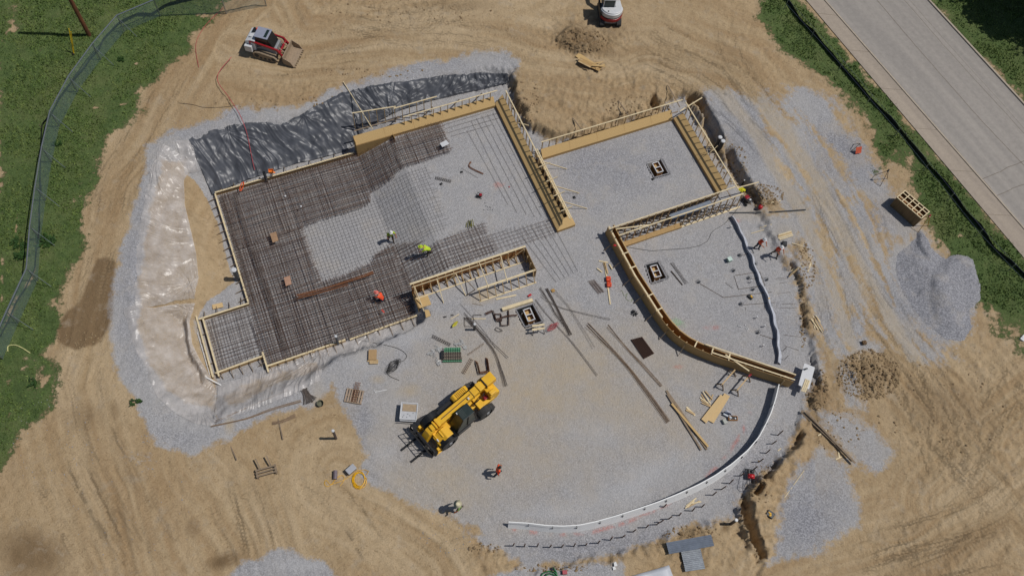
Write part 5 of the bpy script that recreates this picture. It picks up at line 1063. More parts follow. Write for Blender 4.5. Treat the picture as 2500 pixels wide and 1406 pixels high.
# ================================================================== PEOPLE
def person(px,py,head,label,pose='stand',torso=HVO,legs=JEAN,hat=WHITEP,hatkind='helmet',vest=True,h=1.76,hairm=HAIR,arms=None,lean=0.12,stride=.18,squat=0,held=None,at='foot'):
    g=Gp(px,py);s=h/1.76
    root=empty('person',(g.x,g.y,g.z),head,label,'person')
    hz_=(.93-squat)*s;hip=Vector((0,0,hz_));ln=lean
    def up(d,lat=0): return hip+Vector((math.sin(ln)*d,lat,math.cos(ln)*d))*s
    ch=up(.28);sh=up(.50);nk=up(.58);hb=up(.66)+Vector((.02,0,0));ht=up(.80)+Vector((.05*math.cos(ln),0,-.0))
    V_=[];Rr=[];Ed=[];Tg=[]
    def nd(p,r,par,tg):
        k_={'torso':1.22,'leg':1.25,'sleeve':1.25,'skin':1.08,'boot':1.15}[tg];V_.append(Vector(p));Rr.append((r[0]*k_,r[1]*k_) if hasattr(r,'__len__') else (r*k_,r*k_));
        if par is not None:Ed.append((par,len(V_)-1))
        Tg.append(tg);return len(V_)-1
    a0=nd(hip,(.15*s,.12*s),None,'leg');a1=nd(up(.14),(.145*s,.11*s),a0,'torso');a2=nd(ch,(.165*s,.12*s),a1,'torso');a3=nd(up(.44),(.17*s,.11*s),a2,'torso');a4=nd(nk,.055*s,a3,'skin');a5=nd(hb,.072*s,a4,'skin');a6=nd(up(.74)+Vector((.03,0,0)),.095*s,a5,'skin');a7=nd(ht,.07*s,a6,'skin')
    AR=arms or [((.02,.30,-.22),(.12,.26,-.46)),((.02,-.30,-.22),(.12,-.26,-.46))]
    hands=[]
    for k,sg in ((0,1),(1,-1)):
        e,w2=AR[k];shp=up(.47,sg*.19);i0=nd(shp,.065*s,a3,'torso');ep=shp+Vector((e[0],e[1]-sg*.2,e[2]))*s*.9;wp=shp+Vector((w2[0],w2[1]-sg*.2,w2[2]))*s*.9
        i1=nd(shp+(ep-shp)*.5,.056*s,i0,'sleeve');i2=nd(ep,.047*s,i1,'sleeve');i3=nd(ep+(wp-ep)*.55,.042*s,i2,'skin');i4=nd(wp,.03*s,i3,'skin')
        dv=(wp-ep).normalized();i5=nd(wp+dv*.07*s,(.042*s,.022*s),i4,'skin');hands.append((wp+dv*.08*s,dv,sg))
    for k,sg in ((0,1),(1,-1)):
        fx=stride*(1 if sg>0 else -1);hp=hip+Vector((0,sg*.10*s,-.04*s));kn=Vector((fx*.5+.05+squat*.7,sg*.12*s,.48*s-squat*.35));an=Vector((fx,sg*.13*s,.09*s))
        j0=nd(hp,.095*s,a0,'leg');j1=nd(hp+(kn-hp)*.5,.083*s,j0,'leg');j2=nd(kn,.062*s,j1,'leg');j3=nd(kn+(an-kn)*.4,.06*s,j2,'leg');j4=nd(an,.042*s,j3,'leg');j5=nd(an+Vector((.02,0,-.045*s)),.045*s,j4,'boot');nd(an+Vector((.15*s,sg*.02,-.05*s)),.04*s,j5,'boot')
    me=bpy.data.meshes.new('body');me.from_pydata([tuple(v) for v in V_],Ed,[]);o=bpy.data.objects.new('body',me);COL.objects.link(o)
    md=o.modifiers.new('s','SKIN');md.use_smooth_shade=True;sk_=me.skin_vertices[0].data
    for i,r_ in enumerate(Rr): sk_[i].radius=r_;sk_[i].use_root=(i==0)
    sb=o.modifiers.new('ss','SUBSURF');sb.levels=1;sb.render_levels=1
    dg_=bpy.context.evaluated_depsgraph_get();ev=o.evaluated_get(dg_);me2=bpy.data.meshes.new_from_object(ev);bpy.data.objects.remove(o)
    vs=[v.co.copy() for v in me2.vertices];fs=[tuple(p.vertices) for p in me2.polygons];bpy.data.meshes.remove(me2)
    mb=MB();ms=[torso if vest is False else torso,legs,SKIN,BLACKP,torso]
    idx={'torso':0,'leg':1,'skin':2,'boot':3,'sleeve':4}
    segs=[(V_[a],V_[b],Tg[b]) for a,b in Ed];base=len(mb.v);mb.v=[tuple(v) for v in vs];torf=[]
    for f in fs:
        c=sum((vs[i] for i in f),Vector())/len(f);bd=1e9;bt='torso'
        for a,b,t in segs:
            ab=b-a;q=max(0,min(1,(c-a).dot(ab)/(ab.length_squared+1e-9)));d=(c-a-ab*q).length
            if d<bd:bd=d;bt=t
        mb.f.append(f);mb.m.append(idx[bt]);
        if bt=='torso':torf.append(f)
    mb.cur=2
    for hp_,dv,sg in hands:
        sdv=dv.cross(Vector((0,0,1)));sdv=sdv.normalized() if sdv.length>.1 else Vector((0,1,0));dn=dv.cross(sdv).normalized()
        for k in range(4):
            L=(.075,.085,.08,.062)[k]*s;p0=hp_+sdv*((k-1.5)*.019)*s;p1=p0+dv*L*.5;p2=p1+(dv*.7+dn*.6).normalized()*L*.5;mb.tube([p0-dv*.02,p1,p2],[.009*s,.008*s,.006*s],5)
        p0=hp_-dv*.045*s+sdv*.03*s*sg;mb.tube([p0,p0+(sdv*sg*.8+dv*.6)*.035*s,p0+(sdv*sg*.6+dv*1.4)*.055*s],[.011*s,.009*s,.007*s],5)
    fc=V_[a6]+Vector((.085*s,0,0));mb.box(fc+Vector((.015,0,-.01)),(.03,.022,.035));mb.cur=3
    mb.box(fc+Vector((.004,.032,.012)),(.012,.02,.01));mb.box(fc+Vector((.004,-.032,.012)),(.012,.02,.01));mb.box(fc+Vector((.0,0,-.055)),(.012,.045,.008));mb.cur=2
    for sg in (1,-1):mb.ell(V_[a6]+Vector((0,sg*.088*s,-.01)),(.02,.012,.03),6,4)
    mb.build('body',ms,root,smooth=True)
    if vest:
        c0=up(.3);vb=MB();uq={};
        for f in torf:
            for i in f:
                if i not in uq:
                    uq[i]=len(uq);d=vs[i]-c0;d.z*=.3;vb.v.append(tuple(vs[i]+d.normalized()*.025))
        vb.f=[tuple(uq[i] for i in f) for f in torf];vb.m=[0]*len(vb.f);vb.build('vest',torso,root,smooth=True)
        tb=MB()
        for lat in (.1,-.1):
            tb.tube([up(.1,lat)+Vector((.14,0,0)),up(.4,lat)+Vector((.13,0,0)),up(.53,lat),up(.4,lat)-Vector((.13,0,0)),up(.1,lat)-Vector((.14,0,0))],.014,4)
        tb.build('reflective_stripe',mat('reflective tape','C8C8BE',.4,scale=8),root)
    hc=V_[a6]+Vector((math.sin(ln)*.03,0,.03*s))
    if hatkind=='helmet':
        hb_=MB();hb_.ell(hc,(.145*s,.12*s,.125*s),16,7,0.0);hb_.lathe([(.0,0),(.155*s,-.006),(.16*s,0),(.13*s,.012)],hc,16,'z');hb_.box(hc+Vector((.15*s,0,.0)),(.09,.17,.012));hb_.box(hc+Vector((0,0,.122*s)),(.2,.025,.014));hb_.build('hard_hat',hat,root,smooth=False)
    elif hatkind=='hat':
        hb_=MB();hb_.lathe([(.26*s,.03),(.20*s,.0),(.13*s,.01),(.115*s,.09),(.06*s,.115),(.0,.10)],hc,20);hb_.build('brimmed_hat',hat,root,smooth=True)
    else:
        hb_=MB();hb_.ell(hc+Vector((-.012,0,-.01)),(.115*s,.1*s,.105*s),14,7,-.35);hb_.build('hair',hairm,root,smooth=True)
    if hatkind!='hair':
        hb_=MB();hb_.ell(hc+Vector((-.02,0,-.02)),(.1*s,.096*s,.06*s),12,5,-.9);hb_.build('hair',hairm,root,smooth=True)
    return root,up
def wang(px1,py1,px2,py2):
    a=Gp(px1,py1);b=Gp(px2,py2);return math.atan2(b.y-a.y,b.x-a.x)
person(955,588,R(-60),'person in a lime vest and white hard hat walking over the thin mesh','stand',HVY,KHAK,WHITEM,arms=[((.05,.34,-.2),(.25,.36,-.4)),((.0,-.30,-.24),(.1,-.32,-.5))],lean=.25,stride=.22)
person(1050,622,R(190),'person in a lime shirt and lime hard hat bending over the reinforcement mat','bend',HVY,KHAK,HVY,arms=[((.2,.24,-.2),(.42,.16,-.42)),((.2,-.24,-.2),(.42,-.16,-.42))],lean=.95,stride=.15,squat=.12,vest=False)
person(936,738,R(160),'person in orange shirt and pink hard hat kneeling to tie bars on the mat','kneel',HVO,JEAN,mat('pink helmet','E07A6C',.4,scale=6,var=.05),arms=[((.22,.22,-.2),(.42,.14,-.4)),((.22,-.22,-.2),(.42,-.14,-.4))],lean=.65,squat=.38,stride=.1,vest=False)
person(1846,606,R(-55),'person in orange, hard hat with blue mark, left one by the grey strip','stand',HVO,JEAN,WHITEP,arms=[((.18,.28,-.16),(.42,.2,-.25)),((.18,-.28,-.16),(.42,-.15,-.25))],lean=.22,stride=.12)
person(1889,624,R(-75),'person in orange and plain white hard hat, right of the pair by the grey strip','stand',HVO,KHAK,WHITEM,arms=[((.0,.34,-.2),(.28,.32,-.3)),((.15,-.3,-.2),(.38,-.15,-.25))],lean=.2,stride=.24)
person(1213,1157,R(20),'person with dark hair in orange shirt walking alone below the telehandler','walk',HVO,JEAN,WHITEP,'hair',arms=[((.08,.33,-.24),(.25,.30,-.42)),((-.1,-.33,-.24),(-.05,-.36,-.5))],lean=.12,stride=.25,vest=False)
person(1122,1243,R(200),'person in green shirt and wide cream hat walking near the bottom edge','walk',GRNC,KHAK,mat('cream hat','CFC6A6',.8,scale=12,var=.06),'hat',arms=[((.1,.33,-.22),(.3,.36,-.38)),((-.1,-.34,-.24),(-.15,-.38,-.48))],lean=.15,stride=.25,vest=False)
# ================================================================== SITE THINGS
def single(mb,name,m,label,cat,group=None,**k): return tag(mb.build(name,m,**k),label,cat,group)
# ---- standpipes
def standpipe(px,py,h,label,r=.15,name='standpipe',m=PIPEG,cap=True,base=None,grp='capped black standpipes',rot=0):
    g=Vector(base) if base is not None else Gp(px,py);root=empty(name,g,0,label,'standpipe',grp)
    mb=MB();mb.lathe([(r,-.3),(r,h)],(0,0,0),18,capt=cap);mb.build('pipe',m,root,smooth=False)
    if cap:
        mb=MB();mb.lathe([(r*1.12,h-.07),(r*1.14,h),(r*.9,h+.03)],(0,0,0),18);mb.build('cap',WHITEP,root)
    else:
        mb=MB();mb.lathe([(r*.85,h-.35),(r*.85,h+.001)],(0,0,0),18);mb.build('bore',BLACKP,root)
    return root
BP=mat('black pipe','26272B',.5,scale=6,var=.15)
standpipe(0,0,1.45,'thick black standpipe with white cap, left of the west edge form',.17,m=PIPEG,base=(*P(581,680,-1.0)[:2],-1.05))
standpipe(1744,366,1.5,'black standpipe with white cap, upper left one of the close pair by the dirt bank',.15,m=BP,base=(*P(1746,362,0)[:2],0))
standpipe(1751,376,1.5,'black standpipe with white cap, lower right one of the close pair by the dirt bank',.155,m=BP,base=(*P(1753,371,0)[:2],0))
standpipe(820.5,1070,1.75,'black standpipe with pale cap standing in dirt left of the telehandler',.09,m=mat('brown grey pipe','544C4C',.6,scale=6))
standpipe(1783,1279,1.35,'black standpipe with white cap in the low corner at the bottom right',.10,m=BP)
standpipe(1158,805,1.0,'black standpipe with white cap among the long bars near the zigzag stirrups',.085,m=BP)
standpipe(825,836,1.3,'black standpipe with white cap at the south edge of the sunken slab',.09,m=PIPEG,base=(*P(825,838,-.9)[:2],-.9))
standpipe(1811,452,.7,'short thin pipe with white cap beside the yellow cloth',.05,m=BP)
standpipe(0,0,1.3,'open topped grey pipe beside the orange box at the foot of the black sheet',.12,name='open_pipe',m=PIPEG,cap=False,base=(*P(652,444,-1.2)[:2],-1.2),grp=None)
for c,a,b in ((-.1,(1746,362),.9),(0.1,(1753,371),.7)):
    pass
mb=MB();mb.tube([P(1738,362,1.3),P(1725,360,1.45),P(1728,375,1.3)],.02,5);mb.tube([P(1728,376,1.2),P(1742,366,1.25),P(1752,356,1.1)],.018,5);single(mb,'tie_strap',WOODP,'pale strap tying the pair of standpipes to the rail','strap')
# ---- crate
cc=[P(2172,503,.5),P(2230,554,.5)];d=(cc[1]-cc[0])[:2];L=np.linalg.norm(d);d/=L;n_=np.array([-d[1],d[0]])
if n_[0]<0:n_=-n_
root=empty('panel_crate',(*((cc[0]+cc[1])[:2]/2+n_*.5),Z(*(cc[0][:2]))),math.atan2(d[1],d[0]),'brown upright stack of form panels with pale frame grid on top','form stack')
sgn=1 if (-d[1]*n_[0]+d[0]*n_[1])>0 else -1
Wc=1.0
mb=MB()
for y in (-Wc/2,Wc/2):mb.box((0,y,.6),(L,.04,1.2))
for x in (-L/2,L/2):mb.box((x,0,.6),(.04,Wc,1.2))
mb.build('side_panel',mat('brown form panel','6F5B3E',.8,scale=5,var=.2,stretch=(1,1,.2)),root)
for k in range(7):
    mb=MB();mb.box((-L/2+L*(k+.5)/7,-sgn*(Wc/2+.022),.6),(.02,.01,1.18));mb.build('panel_joint',mat('light joint','8A7552',.8),root)
mb=MB();mb.box((0,0,.75),(L-.1,Wc-.1,.02));mb.build('inner_board',OSBI,root)
for y in (-Wc/2,-Wc*.22,Wc*.22,Wc/2):
    mb=MB();mb.box((0,y,1.21),(L+.05,.07,.05));mb.build('frame_slat',WOODP,root)
for k in range(6):
    mb=MB();mb.box((-L/2+L*k/5,0,1.235),(.07,Wc+.05,.05));mb.build('frame_crossbar',WOODP,root)
# ---- survey stands and easel
def tripod(px,py,h,label,head=BLACKP,legm=DKBAR,spread=.55,rot=0,name='tripod',extra=None):
    g=Gp(px,py);root=empty(name,g,rot,label,'tripod')
    for k in range(3):
        a=k*2.0944;mb=MB();mb.tube([(spread*math.cos(a),spread*math.sin(a),0),(.05*math.cos(a),.05*math.sin(a),h)],.022,6);mb.build('leg',legm,root)
    mb=MB();mb.lathe([(.09,h),(.09,h+.05),(.05,h+.06),(.06,h+.22)],(0,0,0),10);mb.build('head',head,root)
    return root
tripod(2150,440,1.25,'dark tripod stand on bare soil between crate and orange board',BLACKP,RUST,.6,.4)
r_=tripod(2246,552,1.45,'yellow legged tripod with red head beside the panel crate',RED,YELD,.65,.2)
g=Gp(2088,368);root=empty('easel_stand',g,R(20),'small stand holding an orange square sign at the edge of the stone lane','sign stand')
mb=MB();mb.bar((-.35,0,0),(.1,.1,.8),.04,.04);mb.bar((.45,0,0),(.1,.1,.8),.04,.04);mb.bar((.1,.6,0),(.1,.1,.8),.04,.04);mb.build('leg_frame',WOODG,root)
mb=MB();mb.box((.05,-.22,.35),(.5,.03,.55),rx=R(-35));mb.build('board',mat('faded orange board','C8583A',.7,scale=4),root)
# ---- utility pole and yellow markers
g=Gp(218,87);root=empty('utility_pole',g,0,'tall brown wooden utility pole leaving the top edge, in the grass','utility pole')
mb=MB();mb.tube([(0,0,-.5),(0,0,4),(0,0,9.5)],[.17,.155,.13],14);mb.build('pole',mat('creosoted pole','7A4A28',.85,scale=6,stretch=(1,1,.15),col2='4E3220'),root)
for k in range(2):
    mb=MB();mb.tube([(0,0,8.6-k),P(180+k*4,136-k*2,Z(*P(180,136,1.2)[:2]))-np.array(g)] if False else [(0,0,8.4),tuple(Vector(Gp(180,136))-g)],.008,4);mb.build('guy_wire',WIRE,root);break
g=Gp(180,134);root=empty('guy_marker',g,0,'pair of thin yellow marker rods rising from the grass beside the pole','marker rods')
for a,b in (((180,134),(168,70)),((181,131),(173,78))):
    q=Vector(P(*b,g.z+2.2));q2=Vector(Gp(*a));mb=MB();mb.tube([q2-g,q-g],.03,6);mb.build('rod',mat('yellow sleeve','D2B018',.5,scale=5),root)
mb=MB();mb.lathe([(.06,0),(.05,.15)],(0,0,0),8);mb.build('anchor',DKBAR,root)
# ---- left fence: posts, rail, netting
FT=[(640,-25),(540,-6),(375,0),(285,38),(225,107),(167,186),(121,272),(101,360),(85,455),(72,552),(64,655),(15,760),(-25,850)]
NETM=bpy.data.materials.new('chain link netting');NETM.use_nodes=True
def _net(m,c,a):
    N=m.node_tree.nodes;L=m.node_tree.links;b=N['Principled BSDF'];b.inputs['Base Color'].default_value=(*hexc(c),1);b.inputs['Roughness'].default_value=.6
    tc=N.new('ShaderNodeTexCoord');w_=N.new('ShaderNodeTexNoise');w_.inputs['Scale'].default_value=2.5;w_.inputs['Detail'].default_value=4;L.new(tc.outputs['Object'],w_.inputs[0])
    mm=N.new('ShaderNodeMath');mm.operation='MULTIPLY_ADD';L.new(w_.outputs['Fac'],mm.inputs[0]);mm.inputs[1].default_value=.25;mm.inputs[2].default_value=a-.12;L.new(mm.outputs[0],b.inputs['Alpha'])
_net(NETM,'7C9490',.30)
SILT=mat('black silt fabric','1E2226',.75,scale=4,var=.35)
FH=1.85
tops=[];
for p in FT:
    q=Gp(*p,FH);tops.append((q.x,q.y,q.z))
root=empty('chain_link_fence',(*tops[6][:2],tops[6][2]-FH),0,'bent run of grey chain link fence crossing the grass on the left','fence')
mb=MB();mb.tube(tops,.045,6);addp(root,mb,'top_rail',STEEL)
for p in tops:
    mb=MB();mb.tube([(p[0],p[1],p[2]-FH-.2),(p[0],p[1],p[2]+.03)],.045,8);addp(root,mb,'post',STEEL)
mb=MB();mb.add([c for p in tops for c in ((p[0],p[1],p[2]-FH+.02),p)],[(2*i,2*i+2,2*i+3,2*i+1) for i in range(len(tops)-1)]);addp(root,mb,'netting',NETM)
for i in range(3,len(tops)-1):
    p=tops[i];mb=MB();mb.tube([(p[0],p[1],p[2]-.3),(p[0]+1.15,p[1]-.35,p[2]-FH+.05)],.02,5);addp(root,mb,'stay',STEEL)
def siltfence(pts,h,label,lean=(.25,0),m=SILT,lay=.0):
    pw=[];
    acc=[]
    for a,b in zip(pts[:-1],pts[1:]):
        n=max(2,int(math.hypot(b[0]-a[0],b[1]-a[1])/10))
        acc+=[(a[0]+(b[0]-a[0])*i/n,a[1]+(b[1]-a[1])*i/n) for i in range(n)]
    acc.append(pts[-1]);vs=[]
    for i,p in enumerate(acc):
        g=Gp(*p);hh_=h*(.75+.5*vn(np.array([i*.35]),np.array([1.]),5)[0]);o1=(vn(np.array([i*.2]),np.array([3.]),9)[0]-.5)*.5
        vs+=[(g.x,g.y,g.z-.05),(g.x+lean[0]*.4+o1*.2,g.y+lean[1]*.4,g.z+hh_*.6),(g.x+lean[0]+o1*.5,g.y+lean[1],g.z+hh_)]
    k=len(acc);mb=MB();mb.add(vs,[f for i in range(k-1) for f in ((3*i,3*i+3,3*i+4,3*i+1),(3*i+1,3*i+4,3*i+5,3*i+2))])
    c=vs[(k//2)*3];root=empty('silt_fence',c,0,label,'silt fence');addp(root,mb,'fabric',m)
    for i in range(0,k,7):
        v=vs[3*i];mb=MB();mb.bar((v[0],v[1],v[2]-.2),(v[0]+.02,v[1],v[2]+h*1.1),.04,.04);addp(root,mb,'stake',WOODG)
siltfence([(560,-20),(470,0),(410,14),(365,38),(330,38),(290,58),(250,98),(240,120),(215,152),(175,198),(150,238),(120,285),(103,305),(101,345),(100,400),(98,450),(98,520),(92,600),(84,660),(62,705),(35,745),(5,815),(-20,850)],.55,'crumpled black silt fabric along the foot of the left fence',(.3,-.1))
siltfence([(1905,-20),(1928,12),(1952,52),(1985,82),(2020,125),(2048,160),(2085,200),(2120,240),(2160,280),(2200,325),(2240,375),(2285,425),(2310,450),(2350,510),(2390,555),(2430,610),(2470,645),(2520,690)],.42,'long black silt fence between the road verge and the dirt lane',(-.12,-.06))
# low wire fence above it
tp=[Gp(a,b,1.15) for a,b in [(1925,0),(1990,72),(2060,150),(2130,232),(2200,312),(2270,398),(2330,472),(2400,560),(2480,645),(2540,705)]]
root=empty('wire_fence',(tp[4].x,tp[4].y,tp[4].z-1.15),0,'thin wire fence standing over the right silt fence','fence')
for p in tp:
    mb=MB();mb.tube([(p.x,p.y,p.z-1.3),(p.x,p.y,p.z)],.03,6);addp(root,mb,'post',STEEL)
mb=MB();mb.tube([tuple(p) for p in tp],.012,4);mb.tube([(p.x,p.y,p.z-.5) for p in tp],.012,4);addp(root,mb,'wire',STEEL)
# ---- grass tufts
def tufts():
    ok=(grass>.72)&near&(U>-60)&(U<2560)&(V>-60)&(V<1470);jj,ii=np.nonzero(ok);n=min(70000,len(jj)*3);k=RNG.integers(0,len(jj),n)
    x=GX[ii[k]]+RNG.uniform(0,ST,n);y=GY[jj[k]]+RNG.uniform(0,ST,n);z=H2[jj[k],ii[k]]
    den=fbm(x*.5,y*.5,401,3);keep=RNG.uniform(0,1,n)<sstep(.35,.62,den)+.25;x,y,z=x[keep],y[keep],z[keep];n=len(x)
    a=RNG.uniform(0,6.28,n);h=RNG.uniform(.06,.17,n);w_=RNG.uniform(.03,.08,n);lx=RNG.normal(0,.06,n);ly=RNG.normal(0,.06,n)
    co=np.empty((n,3,3),np.float32);co[:,0]=np.stack([x-np.cos(a)*w_,y-np.sin(a)*w_,z-.02],-1);co[:,1]=np.stack([x+np.cos(a)*w_,y+np.sin(a)*w_,z-.02],-1);co[:,2]=np.stack([x+lx,y+ly,z+h],-1)
    me=bpy.data.meshes.new('grass');me.vertices.add(n*3);me.vertices.foreach_set('co',co.ravel());me.loops.add(n*3);me.loops.foreach_set('vertex_index',np.arange(n*3,dtype=np.int32));me.polygons.add(n);me.polygons.foreach_set('loop_start',np.arange(0,n*3,3,dtype=np.int32));me.update(calc_edges=True)
    me.materials.append(mat('grass blade','587238',.7,scale=.8,col2='78864A',spec=.2));o=bpy.data.objects.new('grass',me);COL.objects.link(o);tag(o,'tufted green grass on the verges and the left field','grass',kind='stuff')
tufts()
def weeds(px,py,r_,n,label,m=None):
    mb=MB();g=Gp(px,py)
    for _ in range(n):
        a=random.uniform(0,6.28);d=r_*math.sqrt(random.random());x,y=g.x+d*math.cos(a),g.y+d*math.sin(a)*.7;z=Z(x,y)
        for k in range(5):
            q=random.uniform(0,6.28);L=random.uniform(.1,.28);hh_=random.uniform(.1,.45)
            p=Vector((x+random.uniform(-.1,.1),y+random.uniform(-.1,.1),z+hh_*.5));t=Vector((math.cos(q)*L,math.sin(q)*L,random.uniform(-.05,.15)));s_=Vector((-math.sin(q),math.cos(q),0))*L*.3
            mb.add([p-t*.2,p+t*.4-s_,p+t,p+t*.4+s_],[(0,1,2,3)])
        mb.tube([(x,y,z-.05),(x,y,z+.3)],.012,3)
    tag(mb.build('weed_clump',m or mat('dark weed leaves','263D1E',.7,scale=3,col2='3F5A2A',spec=.2)),label,'weeds','leafy weed clumps in the grass')
weeds(114,590,.75,34,'dark leafy weed clump right of the fence bend');weeds(48,598,.55,22,'dark weed clump left of the fence, upper one');weeds(55,628,.45,16,'dark weed clump left of the fence, lower one')
weeds(142,352,.3,9,'small weed clump beside the fence under the silt kink');weeds(85,935,.25,7,'tiny weed clump near the bottom left verge');weeds(335,985,.3,6,'pale green sprigs at the edge of the lower clear sheet');weeds(295,148,.2,6,'small dark sprig alone in the upper grass')
# ---- trees outside the frame that throw the dark shade on the upper verge
def tree(x,y,h,r_,label,sd_):
    rg=np.random.default_rng(sd_);z0=Z(x,y);root=empty('broadleaf_tree',(x,y,z0),0,label,'tree','trees above the road')
    mb=MB();mb.tube([(0,0,-.3),(.1,0,h*.3),(.0,.15,h*.62)],[.32,.24,.12],10)
    for k in range(7):
        a=k*.9;mb.tube([(0,0,h*(.3+.04*k)),(math.cos(a)*r_*.4,math.sin(a)*r_*.4,h*(.45+.04*k)),(math.cos(a)*r_*.75,math.sin(a)*r_*.75,h*(.55+.04*k))],[.12,.07,.03],6)
    mb.build('trunk',mat('bark','4A3C30',.9,scale=8,var=.3),root)
    n=9000;c=rg.normal(size=(60,3));c/=np.linalg.norm(c,axis=1)[:,None];c*=rg.uniform(.35,.95,(60,1));k=rg.integers(0,60,n)
    p=c[k]+rg.normal(0,.13,(n,3));p=p*np.array([r_,r_,h*.36])+np.array([0,0,h*.66])
    t=rg.normal(size=(n,3));t/=np.linalg.norm(t,axis=1)[:,None];s_=np.cross(t,rg.normal(size=(n,3)));s_/=np.linalg.norm(s_,axis=1)[:,None];L=rg.uniform(.16,.34,(n,1))
    co=np.stack([p-t*L,p+s_*L*.6,p+t*L,p-s_*L*.6],1).astype(np.float32);me=bpy.data.meshes.new('crown');me.vertices.add(n*4);me.vertices.foreach_set('co',co.ravel());me.loops.add(n*4);me.loops.foreach_set('vertex_index',np.arange(n*4,dtype=np.int32));me.polygons.add(n);me.polygons.foreach_set('loop_start',np.arange(0,n*4,4,dtype=np.int32));me.update(calc_edges=True)
    me.materials.append(mat('tree leaves','33502A',.6,scale=1.5,col2='4C6B32',spec=.3));o=bpy.data.objects.new('crown',me);COL.objects.link(o);o.parent=root
for k,(a,b,h,r_) in enumerate([(2290,-75,12,3.6),(2425,35,12,3.4),(2360,-60,13,4.4),(2480,-10,13,4.4),(2560,80,14,4.6),(2450,-140,14,5),(2600,-60,15,5),(2640,150,13,4)]):
    q=P(a,b,.6);q=q+np.array([.55*h*.66+1.0,.08*h,0]);tree(q[0],q[1],h,r_,'leafy tree above the road number %s, seen only by its shade'%['one','two','three','four','five','six','seven','eight'][k],500+k)
# street sign outside the frame throwing the small shadow on the road
q=P(2462,392,.6)+np.array([1.2,.2,0])
# ---- boards, poles and loose timber
def board(a,b,wd,label,group=None,m=WOODP,h=.02,th=.04,ha=None,hb=None,name='board',cat='board'):
    A=Gp(*a,h if ha is None else ha);B=Gp(*b,h if hb is None else hb);mb=MB();mb.bar(A,B,wd,th);return single(mb,name,m,label,cat,group)
PALE=[WOODP,WOOD,WOODP]
def pile(segs,wd,label,group,ms=PALE,th=.035,h0=.03,dh=.025,name='board'):
    for i,(a,b) in enumerate(segs): board(a,b,wd,label,group,ms[i%len(ms)],h0+dh*(i%5),th,name=name)
board((1226,756),(1300,733),.24,'thick pale beam lying above the pit with zigzag stirrups','',WOODP,.12,.22,name='beam',cat='beam')
pile([((1462,637),(1484,641)),((1474,642),(1480,662)),((1458,655),(1470,664)),((1488,645),(1495,657)),((1477,640),(1484,668))],.09,'short pale offcut in the loose cluster above the orange jugs','short offcuts above the orange jugs')
board((1476,640),(1490,743),.10,'long pale board under the two orange jugs',None,WOODP,.05)
pile([((1900,581),(1934,570)),((1899,577),(1933,567)),((1903,585),(1936,574)),((1901,574),(1932,565))],.11,'short pale board in the tidy stack right of the two workers','short boards stacked right of the workers')
board((1855,556),(1884,548),.08,'single short pale board above the two workers');board((1834,570),(1865,561),.05,'thin stick on the gravel just left of the single short board')
board((1933,594),(1961,601),.07,'pale handle-like board lying right of the black tool bag');board((1882,495),(1906,490),.08,'short pale board beside the clods and the red can')
pile([((1931,662),(1958,643)),((1936,664),(1961,647)),((1940,667),(1965,649)),((1929,670),(1952,652)),((1926,676),(1947,657))],.09,'pale board in the leaning bundle on the pad edge below the workers','boards leaning on the pad edge')
board((1972,664),(1980,642),.09,'single pale board alone on the dirt right of the leaning bundle')
pile([((1984,772),(2002,798)),((1988,775),(2005,806)),((1991,770),(2003,786)),((1980,778),(1998,804)),((1994,774),(2011,808)),((1983,780),(1990,803)),((1990,782),(2008,811))],.07,'pale stick in the scattered bundle on the east pad edge','sticks scattered on the east pad edge')
pile([((1712,962),(1722,978)),((1709,970),(1730,984)),((1713,983),(1736,993)),((1722,954),(1740,975)),((1716,955),(1735,985)),((1741,963),(1733,978)),((1711,976),(1735,990))],.08,'pale offcut in the fan shaped heap beside the two wide boards','offcuts heaped beside the wide boards',WOODP and [WOOD,WOODP,WOOD])
pile([((1676,993),(1697,1014)),((1675,1000),(1696,1011))],.13,'wedge of pale board left of the fan shaped heap','pair of wedges on the gravel')
def slab(name,quad,th,m,label,cat,group=None,h=.03):
    mb=MB();q=[Gp(*p,h) for p in quad];zz=max(p.z for p in q);mb.add([(p.x,p.y,zz) for p in q]+[(p.x,p.y,zz+th) for p in q],[(3,2,1,0),(4,5,6,7),(0,1,5,4),(1,2,6,5),(2,3,7,6),(3,0,4,7)]);return single(mb,name,m,label,cat,group)
OSBL=mat('new strand board','C9AC7C',.8,scale=24,var=.1)
slab('osb_sheet',[(1712,1023),(1724,1033),(1771,972),(1759,963)],.03,OSBL,'wide pale strand board, left one of the overlapping pair','sheet of board',h=.12)
slab('osb_sheet',[(1729,1026),(1742,1033),(1782,967),(1768,960)],.03,OSBL,'wide pale strand board, right one of the overlapping pair','sheet of board',h=.06)
slab('osb_sheet',[(1037,760),(1047,757),(1052,771),(1040,776)],.03,OSB,'small square of strand board at the foot of the first long brace','sheet of board',h=.05)
slab('osb_sheet',[(518,744),(543,739),(546,750),(520,756)],.03,OSBL,'small strand board on gravel beside the corner pad','sheet of board',h=.05)
slab('osb_sheet',[(659,571),(674,566),(680,588),(666,593)],.04,mat('muddy board','9A7B5E',.9,scale=6),'muddy board on the mat, upper one of two','board on the mat',h=.52)
slab('osb_sheet',[(693,678),(708,673),(712,694),(698,699)],.04,mat('pinkish board','A8836C',.9,scale=6),'pinkish muddy board on the mat, lower one of two','board on the mat',h=.52)
root=empty('carton_stack',Gp(910,868),R(100),'flat brown cardboard carton with wooden end blocks near the wire tangle','carton')
mb=MB();mb.box((0,0,.12),(.75,.55,.2));mb.build('carton',mat('cardboard','A88A62',.85,scale=5,var=.08),root,bevel=.01);mb=MB();mb.box((-.5,-.1,.1),(.3,.6,.04));mb.box((-.42,.1,.05),(.1,.5,.08));mb.build('wood_block',WOOD,root)
